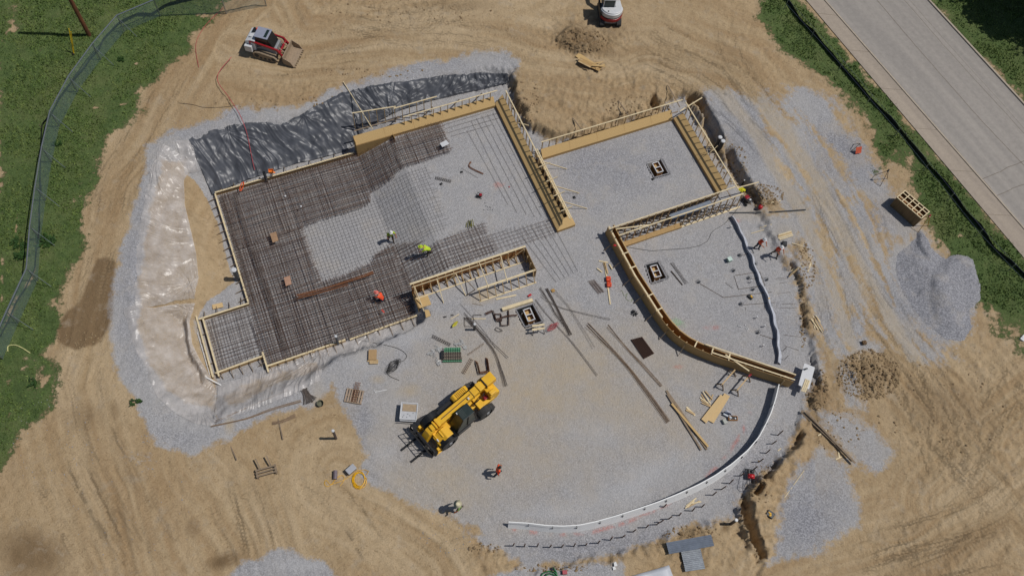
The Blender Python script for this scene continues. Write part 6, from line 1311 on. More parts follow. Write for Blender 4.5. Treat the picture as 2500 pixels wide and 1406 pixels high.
pile([((1409,134),(1462,168)),((1414,146),(1466,170))],.5,'wide tan board in the heap on the dirt bank','wide boards heaped on the dirt bank',[OSB,OSBD],h0=.12,dh=.08)
pile([((1438,158),(1472,152)),((1451,165),(1473,150)),((1454,168),(1476,158)),((1412,150),(1442,165)),((1446,160),(1478,163)),((1410,144),(1430,150))],.12,'narrow tan board in the heap on the dirt bank','narrow boards heaped on the dirt bank',[OSB,WOOD],h0=.2,dh=.05)
board((1627,953),(1726,1097),.16,'long dark edged plank, one of the crossed pair right of the long bars','crossed long planks',WOODG,.06)
board((1629,962),(1712,1098),.12,'long thin plank, under the crossed pair right of the long bars','crossed long planks',WOODG,.1);board((1640,985),(1729,1090),.15,'long yellowish plank, top of the crossed pair right of the long bars','crossed long planks',OSB,.16)
board((1957,1002),(2080,1125),.16,'long weathered plank lying across the trench at the right, lower one','planks across the trench',WOODG,.25);board((1968,1004),(2088,1130),.14,'long weathered plank lying across the trench at the right, upper one','planks across the trench',WOODG,.32);board((1955,1006),(2040,1085),.08,'thin split plank beside the planks across the trench','planks across the trench',WOODG,.2)
board((1997,1063),(2018,1050),.09,'short pale cross board under the long trench planks, upper left');board((2040,1121),(2054,1115),.09,'short pale cross board under the long trench planks, lower right');board((2047,1101),(2049,1118),.09,'short pale upright stub beside the lower cross board')
board((1915,1215),(1963,1148),.04,'thin pale lath along the edge of the lower dirt ridge');board((1899,1100),(1907,1094),.06,'tiny white scrap of board near the steel stakes')
pile([((1675,1235),(1700,1215)),((1678,1238),(1708,1222)),((1673,1240),(1695,1222)),((1690,1228),(1712,1224))],.08,'pale stick in the small bundle across the stake row','sticks across the stake row')
board((1152,778),(1186,778),.06,'short pale board beside the steel frames and the white capped pipe');board((1100,779),(1121,767),.05,'short pale stick near the yellow rope bunch');board((1153,741),(1180,746),.03,'thin grey lath on the gravel below the low frame',None,WOODG)
board((528,1014),(578,1122),.07,'long brown pole standing out of the gravel onto the dirt, left of two',None,WOODG,.15);board((663,955),(691,1072),.07,'long brown pole lying across the long rods, right of two',None,WOODG,.15)
board((502,920),(540,940),.07,'short white lath at the corner of the lower clear sheet',None,WHITEM,.1);board((482,812),(512,915),.04,'thin pale lath on the gravel west of the corner pad',None,WHITEM,.1)
board((2205,1240),(2212,1236),.05,'tiny pale scrap on the dirt behind the logo')if False else None
board((916,957),(945,951),.04,'thin white lath crossed by a shorter one on dusty gravel',None,WHITEM);board((912,951),(918,960),.03,'tiny white lath crossing the longer one on dusty gravel',None,WHITEM)
# ---- sawhorses
def sawhorse(a,b,h,label,grp,boards=0):
    A=Gp(*a,h);B=Gp(*b,h);c=(A+B)/2;z0=Z(c.x,c.y);d=(B-A);d.z=0;L=d.length;root=empty('sawhorse',(c.x,c.y,z0),math.atan2(d.y,d.x),label,'sawhorse',grp)
    mb=MB();mb.box((0,0,h-.05),(L,.09,.09));mb.build('top_beam',WOOD,root)
    for x in (-L/2+.1,L/2-.1):
        for y in (-.33,.33):
            mb=MB();mb.bar((x,0,h-.08),(x*1.08,y,0),.04,.09);mb.build('leg',WOODG,root)
        mb=MB();mb.bar((x*1.03,-.2,h*.45),(x*1.03,.2,h*.45),.03,.08);mb.build('stretcher',WOODG,root)
    return root
sawhorse((1763,938),(1795,902),.75,'pale timber sawhorse, left one below the curved form','sawhorses below the curved form')
sawhorse((1800,952),(1831,915),.75,'pale timber sawhorse with a red tool on it, right one below the curved form','sawhorses below the curved form')
mb=MB();q=Gp(1830,917,.78);mb.box(q+Vector((0,0,.05)),(.25,.12,.1),rz=.8);mb.tube([q+Vector((0,0,.08)),q+Vector((.1,.12,.15))],.03,6);single(mb,'power_tool',RED,'small red power tool on the right sawhorse','power tool')
q=Gp(1313,808);root=empty('trestle',q,R(17),'low trestle carrying two pale boards above its own dark shadow, by the red wire coil','trestle')
mb=MB();mb.box((0,.14,.7),(.9,.14,.05));mb.box((-.05,-.14,.7),(.9,.14,.05));mb.build('top_board',WOODP,root)
for x in (-.35,.35):
    for y in (-.3,.3): mb=MB();mb.bar((x,0,.68),(x*1.2,y,0),.04,.06);mb.build('leg',DKBAR,root)
# ---- dirt bench stand lower left
q=Gp(652,1152);root=empty('steel_rack',q,R(25),'worn brown rack with two upright bars lying on bare soil','rack')
for y in (-.2,0,.2): mb=MB();mb.box((0,y,.3),(1.35,.09,.06));mb.build('slat',WOODG,root)
for x in (-.6,.6): mb=MB();mb.box((x,0,.26),(.1,.6,.05));mb.build('cross_piece',WOODG,root)
for x in (-.35,.35): mb=MB();mb.bar((x,.25,.3),(x-.15,.95,.45),.08,.08);mb.build('upright',WOODG,root)
for x in (-.55,.55): mb=MB();mb.bar((x,-.2,.28),(x*1.1,-.3,0),.06,.06);mb.bar((x,.2,.28),(x*1.1,.3,0),.06,.06);mb.build('leg',WOODG,root)
# ---- table
q=Gp(1960,927,.0);root=empty('folding_table',(q.x,q.y,Z(q.x,q.y)),R(75),'white folding table with rounded corners next to the end of the curved form','table')
mb=MB();rc=[];
for cx,cy,a0 in ((.84,.33,0),(-.84,.33,90),(-.84,-.33,180),(.84,-.33,270)):
    for k in range(5): a=R(a0+k*22.5);rc.append((cx+.06*math.cos(a),cy+.06*math.sin(a)))
mb.prism(rc,.72,.76,'z');mb.build('table_top',WHITEP,root)
for x in (-.65,.65):
    mb=MB();mb.tube([(x,-.3,0),(x,-.3,.7)],.015,6);mb.tube([(x,.3,0),(x,.3,.7)],.015,6);mb.tube([(x,-.3,.05),(x,.3,.05)],.015,6);mb.build('leg_frame',GREYP,root)
def ontable(px,py): return Vector(P(px,py,.78+Z(q.x,q.y)))
for k in range(3):
    a=ontable(1957+k*4,955+k*1.5);b=ontable(1968+k*4,925+k*2);mb=MB();mb.bar(a+Vector((0,0,.02+.01*k)),b+Vector((0,0,.02+.01*k)),.1,.035);single(mb,'board',WOODP,'pale board in the row lying on the white folding table','board','boards on the white table')
a=ontable(1968,903);root=empty('circular_saw',a,.4,'small dark circular saw on the white folding table','saw')
mb=MB();mb.lathe([(.02,0),(.09,.0),(.09,.03)],(0,0,.06),12,'y');mb.build('blade',STEEL,root);mb=MB();mb.box((0,.06,.08),(.2,.1,.12));mb.box((-.08,.06,.14),(.16,.04,.05));mb.build('housing',BLACKP,root,bevel=.01)
# ---- mitre saw and open tool crate
q=Gp(1776,1013);root=empty('mitre_saw',q,R(-20),'white and grey bench saw on the ground beside the wide boards','saw')
mb=MB();mb.box((0,0,.08),(.5,.35,.14));mb.lathe([(.03,-.02),(.16,-.02),(.16,.02)],(.02,.05,.3),14,'y');mb.box((-.1,.08,.38),(.3,.12,.12));mb.build('motor_housing',mat('light grey casing','A4A8B4',.4,scale=9,var=.12),root,bevel=.02)
mb=MB();mb.box((0,-.12,.17),(.62,.1,.04));mb.build('fence',STEEL,root);mb=MB();mb.tube([(.1,0,.3),(.25,-.1,.45)],.03,6);mb.build('handle',BLACKP,root)
q=Gp(1788,1022);root=empty('tool_crate',q,R(8),'open brown tool crate with white parts inside, right of the bench saw','tool box')
for x,y,sx,sy in ((0,.14,.62,.03),(0,-.14,.62,.03),(-.3,0,.03,.28),(.3,0,.03,.28)): mb=MB();mb.box((x,y,.1),(sx,sy,.2));mb.build('side',OSBI,root)
mb=MB();mb.box((0,0,.02),(.6,.27,.03));mb.build('bottom',BLACKP,root)
mb=MB();mb.box((-.18,-.03,.09),(.08,.07,.06));mb.build('white_part',WHITEP,root);mb=MB();mb.box((.19,0,.09),(.1,.12,.06));mb.build('white_part',WHITEP,root)
q=Gp(1768,1030);mb=MB();mb.box(q+Vector((0,0,.12)),(.26,.34,.22),rz=R(30));single(mb,'block',mat('pale grey block','A9ABA2',.7,scale=10),'pale grey block on the ground at the lower left of the bench saw','block',bevel=.02)
# ---- containers, drums, coolers
q=Gp(858,1148);root=empty('cool_box',q,R(52),'light grey cool box with rounded lid on the dirt','cool box')
mb=MB();mb.box((0,0,.17),(.62,.38,.34));mb.build('box',GREYP,root,bevel=.05);mb=MB();mb.box((0,0,.37),(.66,.42,.07));mb.build('lid',mat('grey lid','A6A7AB',.5,scale=4,var=.05),root,bevel=.05)
q=Gp(819,1160);mb=MB();mb.tube([q+Vector((-.05,.28,.14)),q+Vector((.05,-.28,.14))],.14,14);single(mb,'gas_bottle',mat('mauve grey cylinder','6E6268',.5,scale=5),'short mauve grey cylinder lying left of the cool box','cylinder')
q=Gp(783,987);root=empty('black_bucket',q,0,'round black bucket open at the top near the bunch of bar offcuts','bucket')
mb=MB();mb.lathe([(.18,0),(.22,.3)],(0,0,0),18,capt=False);mb.build('shell',PIPEG,root);mb=MB();mb.lathe([(.17,.05),(.215,.3),(.23,.31)],(0,0,0),18,capt=False);mb.build('inner_wall',mat('bucket inside','6A6A58',.8,scale=8),root)
q=Gp(999,1010);root=empty('white_tote',q,R(5),'low white tote tray with a brown top half, above the telehandler forks','tote')
mb=MB();mb.box((0,0,.28),(1.1,1.15,.55));mb.build('body',mat('off white tray','B7B8BA',.5,scale=3,var=.08),root,bevel=.06)
mb=MB();[mb.box((x,y,.57),(sx,sy,.09)) for x,y,sx,sy in ((0,.57,1.15,.06),(0,-.57,1.15,.06),(-.55,0,.06,1.15),(.55,0,.06,1.15),(0,-.68,1.1,.05))];mb.build('rim',WHITEP,root,bevel=.015)
mb=MB();mb.box((0.02,.24,.575),(.92,.5,.02));mb.build('mud_layer',mat('dried mud','A28E74',.9,scale=5),root);
for x,y in ((-.3,-.3),(-.05,-.2),(.3,-.12),(-.1,-.42),(-.38,-.42),(.1,-.3)): mb=MB();mb.box((x,y,.58),(.03,.05,.02));mb.build('scrap',BLACKP,root)
q=Gp(1855,508);root=empty('fuel_can',q,R(20),'round bright red fuel can right of the generator','fuel can')
mb=MB();mb.ell((0,0,.17),(.19,.17,.17),14,8);mb.lathe([(.16,0),(.17,.12)],(0,0,0),14);mb.build('can',REDB,root,smooth=True);mb=MB();mb.lathe([(.035,.3),(.03,.4)],(0.05,0,0),8);mb.build('spout',BLACKP,root)
def genset(px,py,rot,label,s=1,m=RED):
    q=Gp(px,py);root=empty('generator',q,rot,label,'generator');root.scale=(s,s,s)
    mb=MB();mb.box((0,0,.28),(.55,.4,.3));mb.build('engine_cover',BLACKP,root,bevel=.03);mb=MB();mb.box((-.12,0,.47),(.32,.36,.1));mb.build('tank',m,root,bevel=.03)
    mb=MB();[mb.tube([(-.38,y,.04),(-.38,y,.55),(.38,y,.55),(.38,y,.04),(-.38,y,.04)],.018,6) for y in (-.26,.26)];mb.build('frame',DKBAR,root);mb=MB();[mb.lathe([(.13,-.03),(.13,.03)],(.25,y,.13),12,'y') for y in (-.3,.3)];mb.box((.15,0,.46),(.14,.2,.06));mb.build('wheel',WHITEP if False else RUB,root);mb=MB();mb.box((.2,.05,.5),(.12,.16,.04));mb.build('panel',WHITEP,root)
    return root
genset(1822,492,R(-50),'black and red generator with frame at the end of the double wall');genset(1171,480,R(170),'small dark red generator alone on the open slab gravel',.62)
q=Gp(1830,1165);root=empty('power_trowel',q,R(0),'red engine on a black tubular frame with handles on the gravel by the ridge','engine frame')
mb=MB();mb.box((0,-.02,.35),(.42,.3,.22));mb.ell((0,-.02,.45),(.2,.15,.12),12,6,0);mb.build('tank',REDB,root,bevel=.03);mb=MB();mb.box((-.02,.28,.3),(.4,.3,.35));mb.ell((0.02,.28,.5),(.14,.12,.08),10,5,0);mb.build('engine',BLACKP,root,bevel=.02)
mb=MB();mb.box((.05,.3,.52),(.1,.08,.05));mb.build('pull_start',WHITEP,root)
mb=MB();mb.tube([(-.34,.55,.05),(-.34,.1,.6),(-.36,-.2,.62),(-.4,-.85,.75),(-.2,-.98,.78),(.2,-.98,.78),(.42,-.85,.75),(.34,-.2,.62),(.34,.1,.6),(.34,.55,.05),(-.34,.55,.05)],.02,6);mb.tube([(-.1,-.25,.6),(0,-.98,.78)],.016,5);mb.tube([(.12,-.25,.6),(0,-.98,.78)],.016,5);mb.tube([(-.38,-.7,.72),(.4,-.7,.72)],.014,5);mb.build('handle_frame',BLACKP,root)
def case(px,py,rot,label,sx,sy,h,m,m2,name='tool_case',spots=3):
    q=Gp(px,py);root=empty(name,q,rot,label,'tool case');mb=MB();mb.box((0,0,h/2),(sx,sy,h));mb.build('case',m,root,bevel=.02)
    for _ in range(spots): mb=MB();mb.ell((random.uniform(-.3,.3)*sx,random.uniform(-.3,.3)*sy,h),(.07,.06,.05),8,4,0);mb.build('content_item',m2,root)
case(1879,1256,R(-30),'open black crate with yellow items on the dirt ridge',.5,.42,.22,BLACKP,YEL,spots=6);case(1831,726,R(-35),'black tool case with yellow corners near the buried pipes',.42,.24,.16,BLACKP,YEL)
case(1914,597,R(0),'black tool bag right of the two workers',.35,.4,.2,BLACKP,PIPEG)
q=Gp(1485,690);root=empty('orange_jugs',q,R(8),'pair of orange plastic fuel jugs lying across the long board','jugs')
for k,y in enumerate((.22,-.24)):
    mb=MB();mb.box((.02*k,y,.16),(.36,.40,.22));mb.build('jug',ORNG,root,bevel=.06);mb=MB();mb.bar((-.08,y,.29),(.1,y+.08,.29),.05,.04);mb.lathe([(.04,.27),(.04,.32)],(.12,y-.1,0),8);mb.build('handle',mat('dark orange grip','9A3A1E',.6),root)
q=Gp(1810,466);mb=MB();
for k in range(5):mb.box(q+Vector((.06*k-.1,.05*(k%2),.06+.03*k)),(.34-.03*k,.3,.05),rz=.3+.25*k)
single(mb,'yellow_cloth',mat('yellow cloth','C9C21A',.8,scale=8),'folded yellow cloth in the corner behind the double wall','cloth')
q=Gp(1779,637);root=empty('pale_bucket',q,R(30),'pale green square pail beside the grey strip','pail')
mb=MB();mb.box((0,0,.17),(.3,.3,.34),taper=1.08);mb.build('pail',mat('pale green plastic','8FA398',.5,scale=6),root,bevel=.02);mb=MB();mb.box((0,0,.35),(.34,.34,.04));mb.build('lid',mat('mint lid','BCCFC4',.45,scale=6),root,bevel=.01)
mb=MB();q=Gp(594,466,.0);q=Vector((q.x,q.y,-.7))
for k in range(5):
    pts=[q+Vector((.10*math.cos(a*.52)+.02*k-.04,.42*math.sin(a*.52),.05+.02*k)) for a in range(13)];mb.tube(pts,.018,5)
single(mb,'cord_coil',mat('orange cord','E2581C',.6,scale=9),'bright orange coiled cord on the north west corner of the mat','cord coil')
q=Vector(P(662,420,-.2));root=empty('orange_box',q,R(15),'open orange box beside the open grey pipe','box')
for x,y,sx,sy in ((0,.14,.34,.02),(0,-.14,.34,.02),(-.17,0,.02,.28),(.17,0,.02,.28),):mb=MB();mb.box((x,y,.1),(sx,sy,.2));mb.build('side',mat('orange side','DE7A28',.5,scale=7),root)
mb=MB();mb.box((0,0,.01),(.34,.28,.02));mb.bar((.17,-.1,.1),(.32,-.14,.06),.12,.03);mb.build('bottom',mat('orange side','DE7A28'),root)
mb=MB();mb.tube([q+Vector((0,0,-1.0)),q+Vector((0,0,0))],.03,6);single(mb,'box_post',WOODG,'short post under the orange box','post')
mb=MB();q=Gp(1085,352,.52);mb.box(q+Vector((0,0,.05)),(.62,.42,.03),rz=R(40));single(mb,'white_board',WHITEP,'bright white rectangular sheet on the corner of the north mat','sheet')
# ---- metal sheets and white tarp at the bottom
A=Gp(1630,1338,.32);B=Gp(1740,1318,.32);corrug('metal_sheet',A,B,.72,'long blue grey corrugated metal sheet on top of another at the bottom edge',.03,n=6,grp='corrugated sheets at the bottom edge')
A=Gp(1668,1352,.06);B=Gp(1712,1345,.06);C_=Gp(1680,1392,.06);D2=Gp(1717,1385,.06)
corrug('metal_sheet',Gp(1668,1370,.22),Gp(1716,1363,.22),1.25,'shorter shiny corrugated metal sheet under the long one',.025,n=11,grp='corrugated sheets at the bottom edge',m=mat('shiny sheet','A6AAAE',.35,metal=.5,scale=3))
mb=MB();q=[Gp(1545,1403,.35),Gp(1636,1377,.4),Gp(1660,1440,.4),Gp(1560,1460,.35)];n_=12;vs=[]
for i in range(n_+1):
    for j in range(n_+1):
        s_,t=i/n_,j/n_;p=q[0]*(1-s_)*(1-t)+q[1]*s_*(1-t)+q[2]*s_*t+q[3]*(1-s_)*t;e=min(s_,1-s_,t,1-t);vs.append((p.x,p.y,p.z+.03*math.sin(s_*9+t*4)-(0.3 if e<=0 else 0)))
mb.add(vs,[(i*(n_+1)+j,(i+1)*(n_+1)+j,(i+1)*(n_+1)+j+1,i*(n_+1)+j+1) for i in range(n_) for j in range(n_)]);single(mb,'white_tarp',mat('white tarp','B9BCC2',.5,scale=2,var=.06),'white tarp over a stack, cut by the bottom edge','tarp',smooth=True)
for a,b,lab in (((1498,1373),(1501,1381),'small white foam scrap at the bottom, upper one'),((1495,1383),(1499,1389),'small white foam scrap at the bottom, lower one')):
    slab('foam_scrap',[(a[0],a[1]),(a[0]+5,a[1]-2),(b[0]+5,b[1]),(b[0]-2,b[1]+2)],.06,STRAW,lab,'scrap')
mb=MB();q=Gp(1378,1397);mb.box(q+Vector((0,0,.12)),(.3,.25,.22),rz=.2);single(mb,'red_box',mat('faded red box','A84A50',.6,scale=7),'faded red box joined to the green hoses at the bottom edge','box',bevel=.02)
# ---- hoses, cords, wires
def gpts(pts,h=.03): return [Gp(a,b,h) for a,b in pts]
def spl(pts,k=6):
    out=[];n=len(pts)
    for i in range(n-1):
        p0=pts[max(i-1,0)];p1=pts[i];p2=pts[i+1];p3=pts[min(i+2,n-1)]
        for j in range(k):
            t=j/k;out.append(tuple(.5*((2*p1[c])+(-p0[c]+p2[c])*t+(2*p0[c]-5*p1[c]+4*p2[c]-p3[c])*t*t+(-p0[c]+3*p1[c]-3*p2[c]+p3[c])*t**3) for c in (0,1)))
    out.append(tuple(pts[-1]));return out
def hose(pts,r_,m,label,name='hose',cat='hose',h=.03,group=None,k=6):
    mb=MB();mb.tube(gpts(spl(pts,k),h),r_,6);return single(mb,name,m,label,cat,group)
coil=[]
for k in range(70):
    a=k*.52;rr_=1-.25*(k%9)/9;coil.append((877+17*rr_*math.cos(a)+2*math.sin(k*.37),1171+21*rr_*math.sin(a)+2*math.cos(k*.3)))
mb=MB();mb.tube(gpts([(895,1158),(900,1150),(890,1146),(872,1148),(868,1152),(868,1160)],.03),.02,6);mb.tube(gpts(coil,.06),.022,5);mb.tube(gpts(spl([(866,1152),(845,1168),(830,1175),(812,1181),(800,1187),(793,1183),(793,1175),(797,1172),(808,1182),(820,1168),(834,1160),(841,1166),(838,1175),(830,1186)])),.018,5);single(mb,'yellow_hose',YROPE,'bright yellow coiled hose with loose tail next to the cool box','hose')
hose([(565,140-0),(530,190),(560,240),(585,280),(601,320),(610,360),(618,400),(622,415)],.025,mat('red air hose','B0454A',.5,scale=6),'thin red hose running down over the black sheet',h=.34)
hose([(545,20),(500,65),(478,110),(485,165)],.018,mat('red air hose','B0454A'),'thin red cord at the edge of the upper grass',h=.06)
hose([(436,252),(470,256),(500,263),(545,262),(575,258)],.014,WIRE,'thin dark cable curving over the dirt above the black sheet')
for k,pts in enumerate(([(1350,1384),(1358,1396),(1362,1410)],[(1320,1408),(1326,1399),(1340,1394),(1356,1398),(1364,1412)],[(1330,1410),(1338,1400),(1352,1402),(1362,1412)])):
    hose(pts,.04,GHOSE,['short green hose end rising at the bottom edge','outer green hose loop at the bottom edge','inner green hose loop at the bottom edge'][k],h=.1)
hose([(19,858),(20,845),(35,842),(52,848),(74,862)],.04,mat('pale yellow hose','B7B57C',.6,scale=5),'pale yellow curved hose in the grass on the left',h=.08)
hose([(1531,603),(1560,608),(1590,612),(1620,610),(1690,604),(1725,590),(1740,565),(1770,545),(1800,510),(1815,480)],.014,WIRE,'thin black cable curving over the gravel from the curved form to the generator',name='cable',cat='cable')
hose([(855,824),(880,830),(920,838),(970,850),(992,866),(985,880),(960,888),(945,905),(952,918),(975,928)],.016,WIRE,'thin cable trailing from the slab to the wire tangle',name='cable',cat='cable')
mb=MB()
for k in range(9):
    pts=[(960+18*math.cos(a*.6+k)*(.6+.1*k*.6),893+17*math.sin(a*.6+k*.7)*(.7+.05*k)) for a in range(11)];mb.tube(gpts(pts,.05+.02*k),.011,4)
single(mb,'wire_tangle',WIRE,'loose tangle of thin black wire on pale gravel','wire tangle')
mb=MB()
for k in range(9):
    pts=[(1350+14*math.cos(a*.6+k)*(.5+.07*k),797+9*math.sin(a*.6+k*.7)*(.7+.07*k)) for a in range(10)];mb.tube(gpts(pts,.04+.02*k),.012,4)
single(mb,'wire_tangle',mat('pinkish wire','A85A5C',.6,scale=9),'loose tangle of pinkish red wire right of the trestle','wire tangle')
mb=MB()
for k in range(8):
    pts=[(1111+7*math.cos(a*.7+k)*(.5+.07*k),791+6*math.sin(a*.7+k*.7)*(.7+.07*k)) for a in range(9)];mb.tube(gpts(pts,.04+.03*k),.02,4)
single(mb,'rope_bunch',mat('yellow rope','BDB63A',.7,scale=9),'small bunch of yellow rope left of the capped pipe','rope')
mb=MB();[mb.tube(gpts([(1138+6*k,555),(1139+6*k,546-3*k),(1144+5*k,538-k),(1148+4*k,548),(1150+3*k,553)],.05+.1*k),.03,5) for k in range(3)];single(mb,'strap_bunch',mat('olive strap','6E6C2E',.7,scale=9),'olive green strap bunch at the corner of the reinforcement mat','strap')
mb=MB()
for k in range(7):
    a=k*.9;mb.tube(gpts([(1547+7*math.cos(a),762+6*math.sin(a)),(1549,764),(1550+8*math.cos(a+1.9),765+7*math.sin(a+1.9))],.08),.035,5)
single(mb,'harness',BLACKP,'crumpled black harness on gravel left of the curved form','harness')
mb=MB();mb.tube(gpts(spl([(1516,708),(1520,712),(1524,722),(1532,716),(1528,728),(1536,734),(1544,730),(1540,738)]),.03),.012,4);single(mb,'green_string',mat('faded green string','8B9A6A',.7),'faded green string squiggle between the jugs and the curved form','string')
# ---- bars and bundles
DKB2=mat('grey brown long bar','625850',.8,scale=8,var=.2)
def bundle(pts,n,spread,m,label,group='loose long bar bundles',r_=.011,h=.03,cat='bar bundle',name='bar_bundle',split=0.6):
    m=DKB2 if m is DKBAR else m
    mb=MB()
    for k in range(n):
        o=(k/(max(1,n-1))-.5)*spread
        q=[];
        for i,p in enumerate(pts):
            a=pts[max(i-1,0)];b=pts[min(i+1,len(pts)-1)];dx,dy=b[0]-a[0],b[1]-a[1];L=math.hypot(dx,dy);t=i/(len(pts)-1);f=.3+split*abs(t-.35)+random.uniform(-.05,.05)
            q.append((p[0]-dy/L*o*f+random.uniform(-.7,.7),p[1]+dx/L*o*f+random.uniform(-.7,.7)))
        q[0]=(q[0][0]+random.uniform(-3,3)*(q[1][0]-q[0][0])/60,q[0][1]+random.uniform(-3,3)*(q[1][1]-q[0][1])/60)
        mb.tube(gpts(spl(q,4),h+random.uniform(0,.05)),r_,4)
    return single(mb,name,m,label,cat,group)
BR=mat('brown long bar','8C7660',.85,scale=8,var=.2)
bundle([(1435,792),(1516,876),(1571,945),(1632,1030)],8,17,BR,'widest bundle of long brown bars lying diagonally in mid pad',r_=.014)
bundle([(1485,794),(1533,853),(1571,893),(1615,942)],5,9,BR,'narrow bundle of long brown bars right of the widest bundle',r_=.013)
bundle([(1136,776),(1201,848),(1222,900),(1234,943)],5,13,DKBAR,'long dark bars passing behind the capped pipe, left of the pallet stack',r_=.013)
bundle([(1133,765),(1160,793),(1195,830),(1240,874)],2,6,DKBAR,'two single thin bars parallel to the dark bars by the capped pipe')
bundle([(1123,740),(1180,806),(1210,850)],1,1,DKBAR,'single thin bar running up from the dark bars to the tall form')
bundle([(1334,704),(1349,730),(1364,760),(1379,790),(1393,818)],8,12,DKBAR,'dark bundle of long bars right of the pit, upper run',r_=.013)
bundle([(1318,704),(1340,737),(1356,765),(1385,800)],4,10,DKBAR,'dark bars fanning out right of the pit, middle run',r_=.012)
bundle([(1307,731),(1330,761),(1359,795),(1399,838),(1458,916)],2,5,DKBAR,'two long bars sweeping down from the pit to mid pad',r_=.013)
bundle([(1320,722),(1360,748),(1420,764),(1490,780)],2,5,DKBAR,'long thin bars crossing eastward over the dark bundle',r_=.010)
bundle([(1352,708),(1385,745),(1420,800),(1450,850)],2,9,DKBAR,'thin bars leaning right of the dark bundle',r_=.010)
bundle([(515,1040),(600,1022),(660,1000),(735,978)],5,9,BR,'long thin bars along the lower edge of the plastic bank, lower group',r_=.013);bundle([(520,1030),(610,992),(705,950)],2,3,BR,'long thin bar pair along the lower edge of the plastic bank, upper group',r_=.012)
bundle([(665,1033),(690,1027),(722,1014)],8,14,BR,'short fan of bars on the dirt by the brown pole',r_=.014)
bundle([(742,948),(746,965),(752,985)],10,22,DKBAR,'sheaf of dark bar offcuts left of the black bucket',r_=.016,split=1.2);bundle([(748,955),(756,965),(768,976)],6,14,DKBAR,'short bar offcuts lying against the dark sheaf',r_=.016,split=1.2)
bundle([(725,722),(800,702),(870,680),(912,664)],9,12,RUSTO,'bundle of orange rusty bars lying on the mat',r_=.014,h=.55);bundle([(728,728),(790,712),(850,694)],5,7,RUSTO,'shorter orange rusty bars beside the bundle on the mat',r_=.014,h=.6)
bundle([(1150,395),(1146,408),(1180,425)],5,5,RUSTO,'orange rusty L shaped bars in the open slab gravel',r_=.013);bundle([(1127,411),(1168,434)],1,1,DKBAR,'single straight bar under the L shaped bars')
bundle([(1640,640),(1662,672),(1676,692)],3,12,DKBAR,'few thin rods right of the pit inside the curved form',r_=.014);bundle([(1638,662),(1667,696)],2,3,DKBAR,'short thick rod right of the pit inside the curved form',r_=.025);bundle([(1772,690),(1790,704)],1,1,DKBAR,'short rod between the pipe loop and the pit')
bundle([(1783,520),(1880,518),(1968,512)],2,3,PIPEG,'long straight grey pipe above the two workers',r_=.025)
q=[(1540,829),(1567,822),(1597,863),(1572,876)]
mb=MB()
for k in range(22):
    t=k/21;a=(q[0][0]*(1-t)+q[1][0]*t,q[0][1]*(1-t)+q[1][1]*t);b=(q[3][0]*(1-t)+q[2][0]*t,q[3][1]*(1-t)+q[2][1]*t);mb.tube(gpts([a,b],.05+.04*(k%3)),.022,4)
single(mb,'short_bar_pack',RUST,'tight pack of short dark brown bars right of the two long bundles','bar pack')
mb=MB()
for k in range(14):
    t=k/13;a=(1435+t*24,690+t*28);mb.tube(gpts([(a[0],a[1]-3),(a[0]+17,a[1]-7)],.05),.016,4)
for k in range(3): mb.tube(gpts([(1440+k*6,690-k*1.5),(1462+k*6,718-k*2)],.07),.016,4)
single(mb,'stirrup_pack',RUST,'row of small dark stirrups left of the orange jugs','stirrups')
def stirrups(label,pts,n,off,m=RUST,r_=.016,h0=.05):
    mb=MB()
    for k in range(n):
        o=[(p[0]+off[0]*k+random.uniform(-1,1),p[1]+off[1]*k+random.uniform(-1,1)) for p in pts];mb.tube(gpts(o,h0+.03*k),r_,4)
    return single(mb,'stirrups',m,label,'stirrups')
stirrups('stack of orange rusty U shaped stirrups above the telehandler boom',[(1160,880),(1167,908),(1190,905),(1186,873)],11,(.6,.35),RUSTO)
stirrups('zigzag rusty stirrups left of the pit, upper left bend',[(1183,765),(1201,757),(1207,778),(1222,775)],7,(.8,.5));stirrups('zigzag rusty stirrups left of the pit, middle bend',[(1207,766),(1221,766),(1224,783),(1210,783),(1206,768)],5,(.7,.3));stirrups('zigzag rusty stirrups left of the pit, lower square',[(1221,782),(1221,794),(1240,793),(1240,757)],6,(.5,.2));stirrups('rusty stirrups lying between the zigzag and the pit',[(1220,776),(1241,770),(1262,768)],5,(.3,.5))
stirrups('thin rectangular wire frame behind the capped pipe',[(1155,790),(1155,768),(1175,768),(1175,770)],2,(1,1),DKBAR,.012);stirrups('thin square wire frame left of the capped pipe',[(1134,774),(1134,796),(1150,796),(1150,776),(1134,776)],2,(1,1),DKBAR,.012)
stirrups('small oval wire loop below the zigzag stirrups',[(1207,803),(1212,799),(1222,803),(1226,807),(1216,809),(1207,804)],2,(1.5,.5),DKBAR,.012)
def ladder(a,b,wd,n,label,m=DKBAR,r_=.012,h=.06):
    mb=MB();dx,dy=b[0]-a[0],b[1]-a[1];L=math.hypot(dx,dy);nx_,ny_=-dy/L*wd/2,dx/L*wd/2
    for s_ in (-1,0,1): mb.tube(gpts([(a[0]+nx_*s_,a[1]+ny_*s_),(b[0]+nx_*s_,b[1]+ny_*s_)],h),r_,4)
    for k in range(n):
        t=(k+.5)/n;x,y=a[0]+dx*t,a[1]+dy*t;mb.tube(gpts([(x-nx_,y-ny_),(x+nx_,y+ny_)],h+.02),r_,4);mb.tube([Gp(x-nx_*.3,y-ny_*.3,.02),Gp(x,y,.16)],r_,4)
    single(mb,'wire_ladder',m,label,'wire ladder','wire ladder spacers')
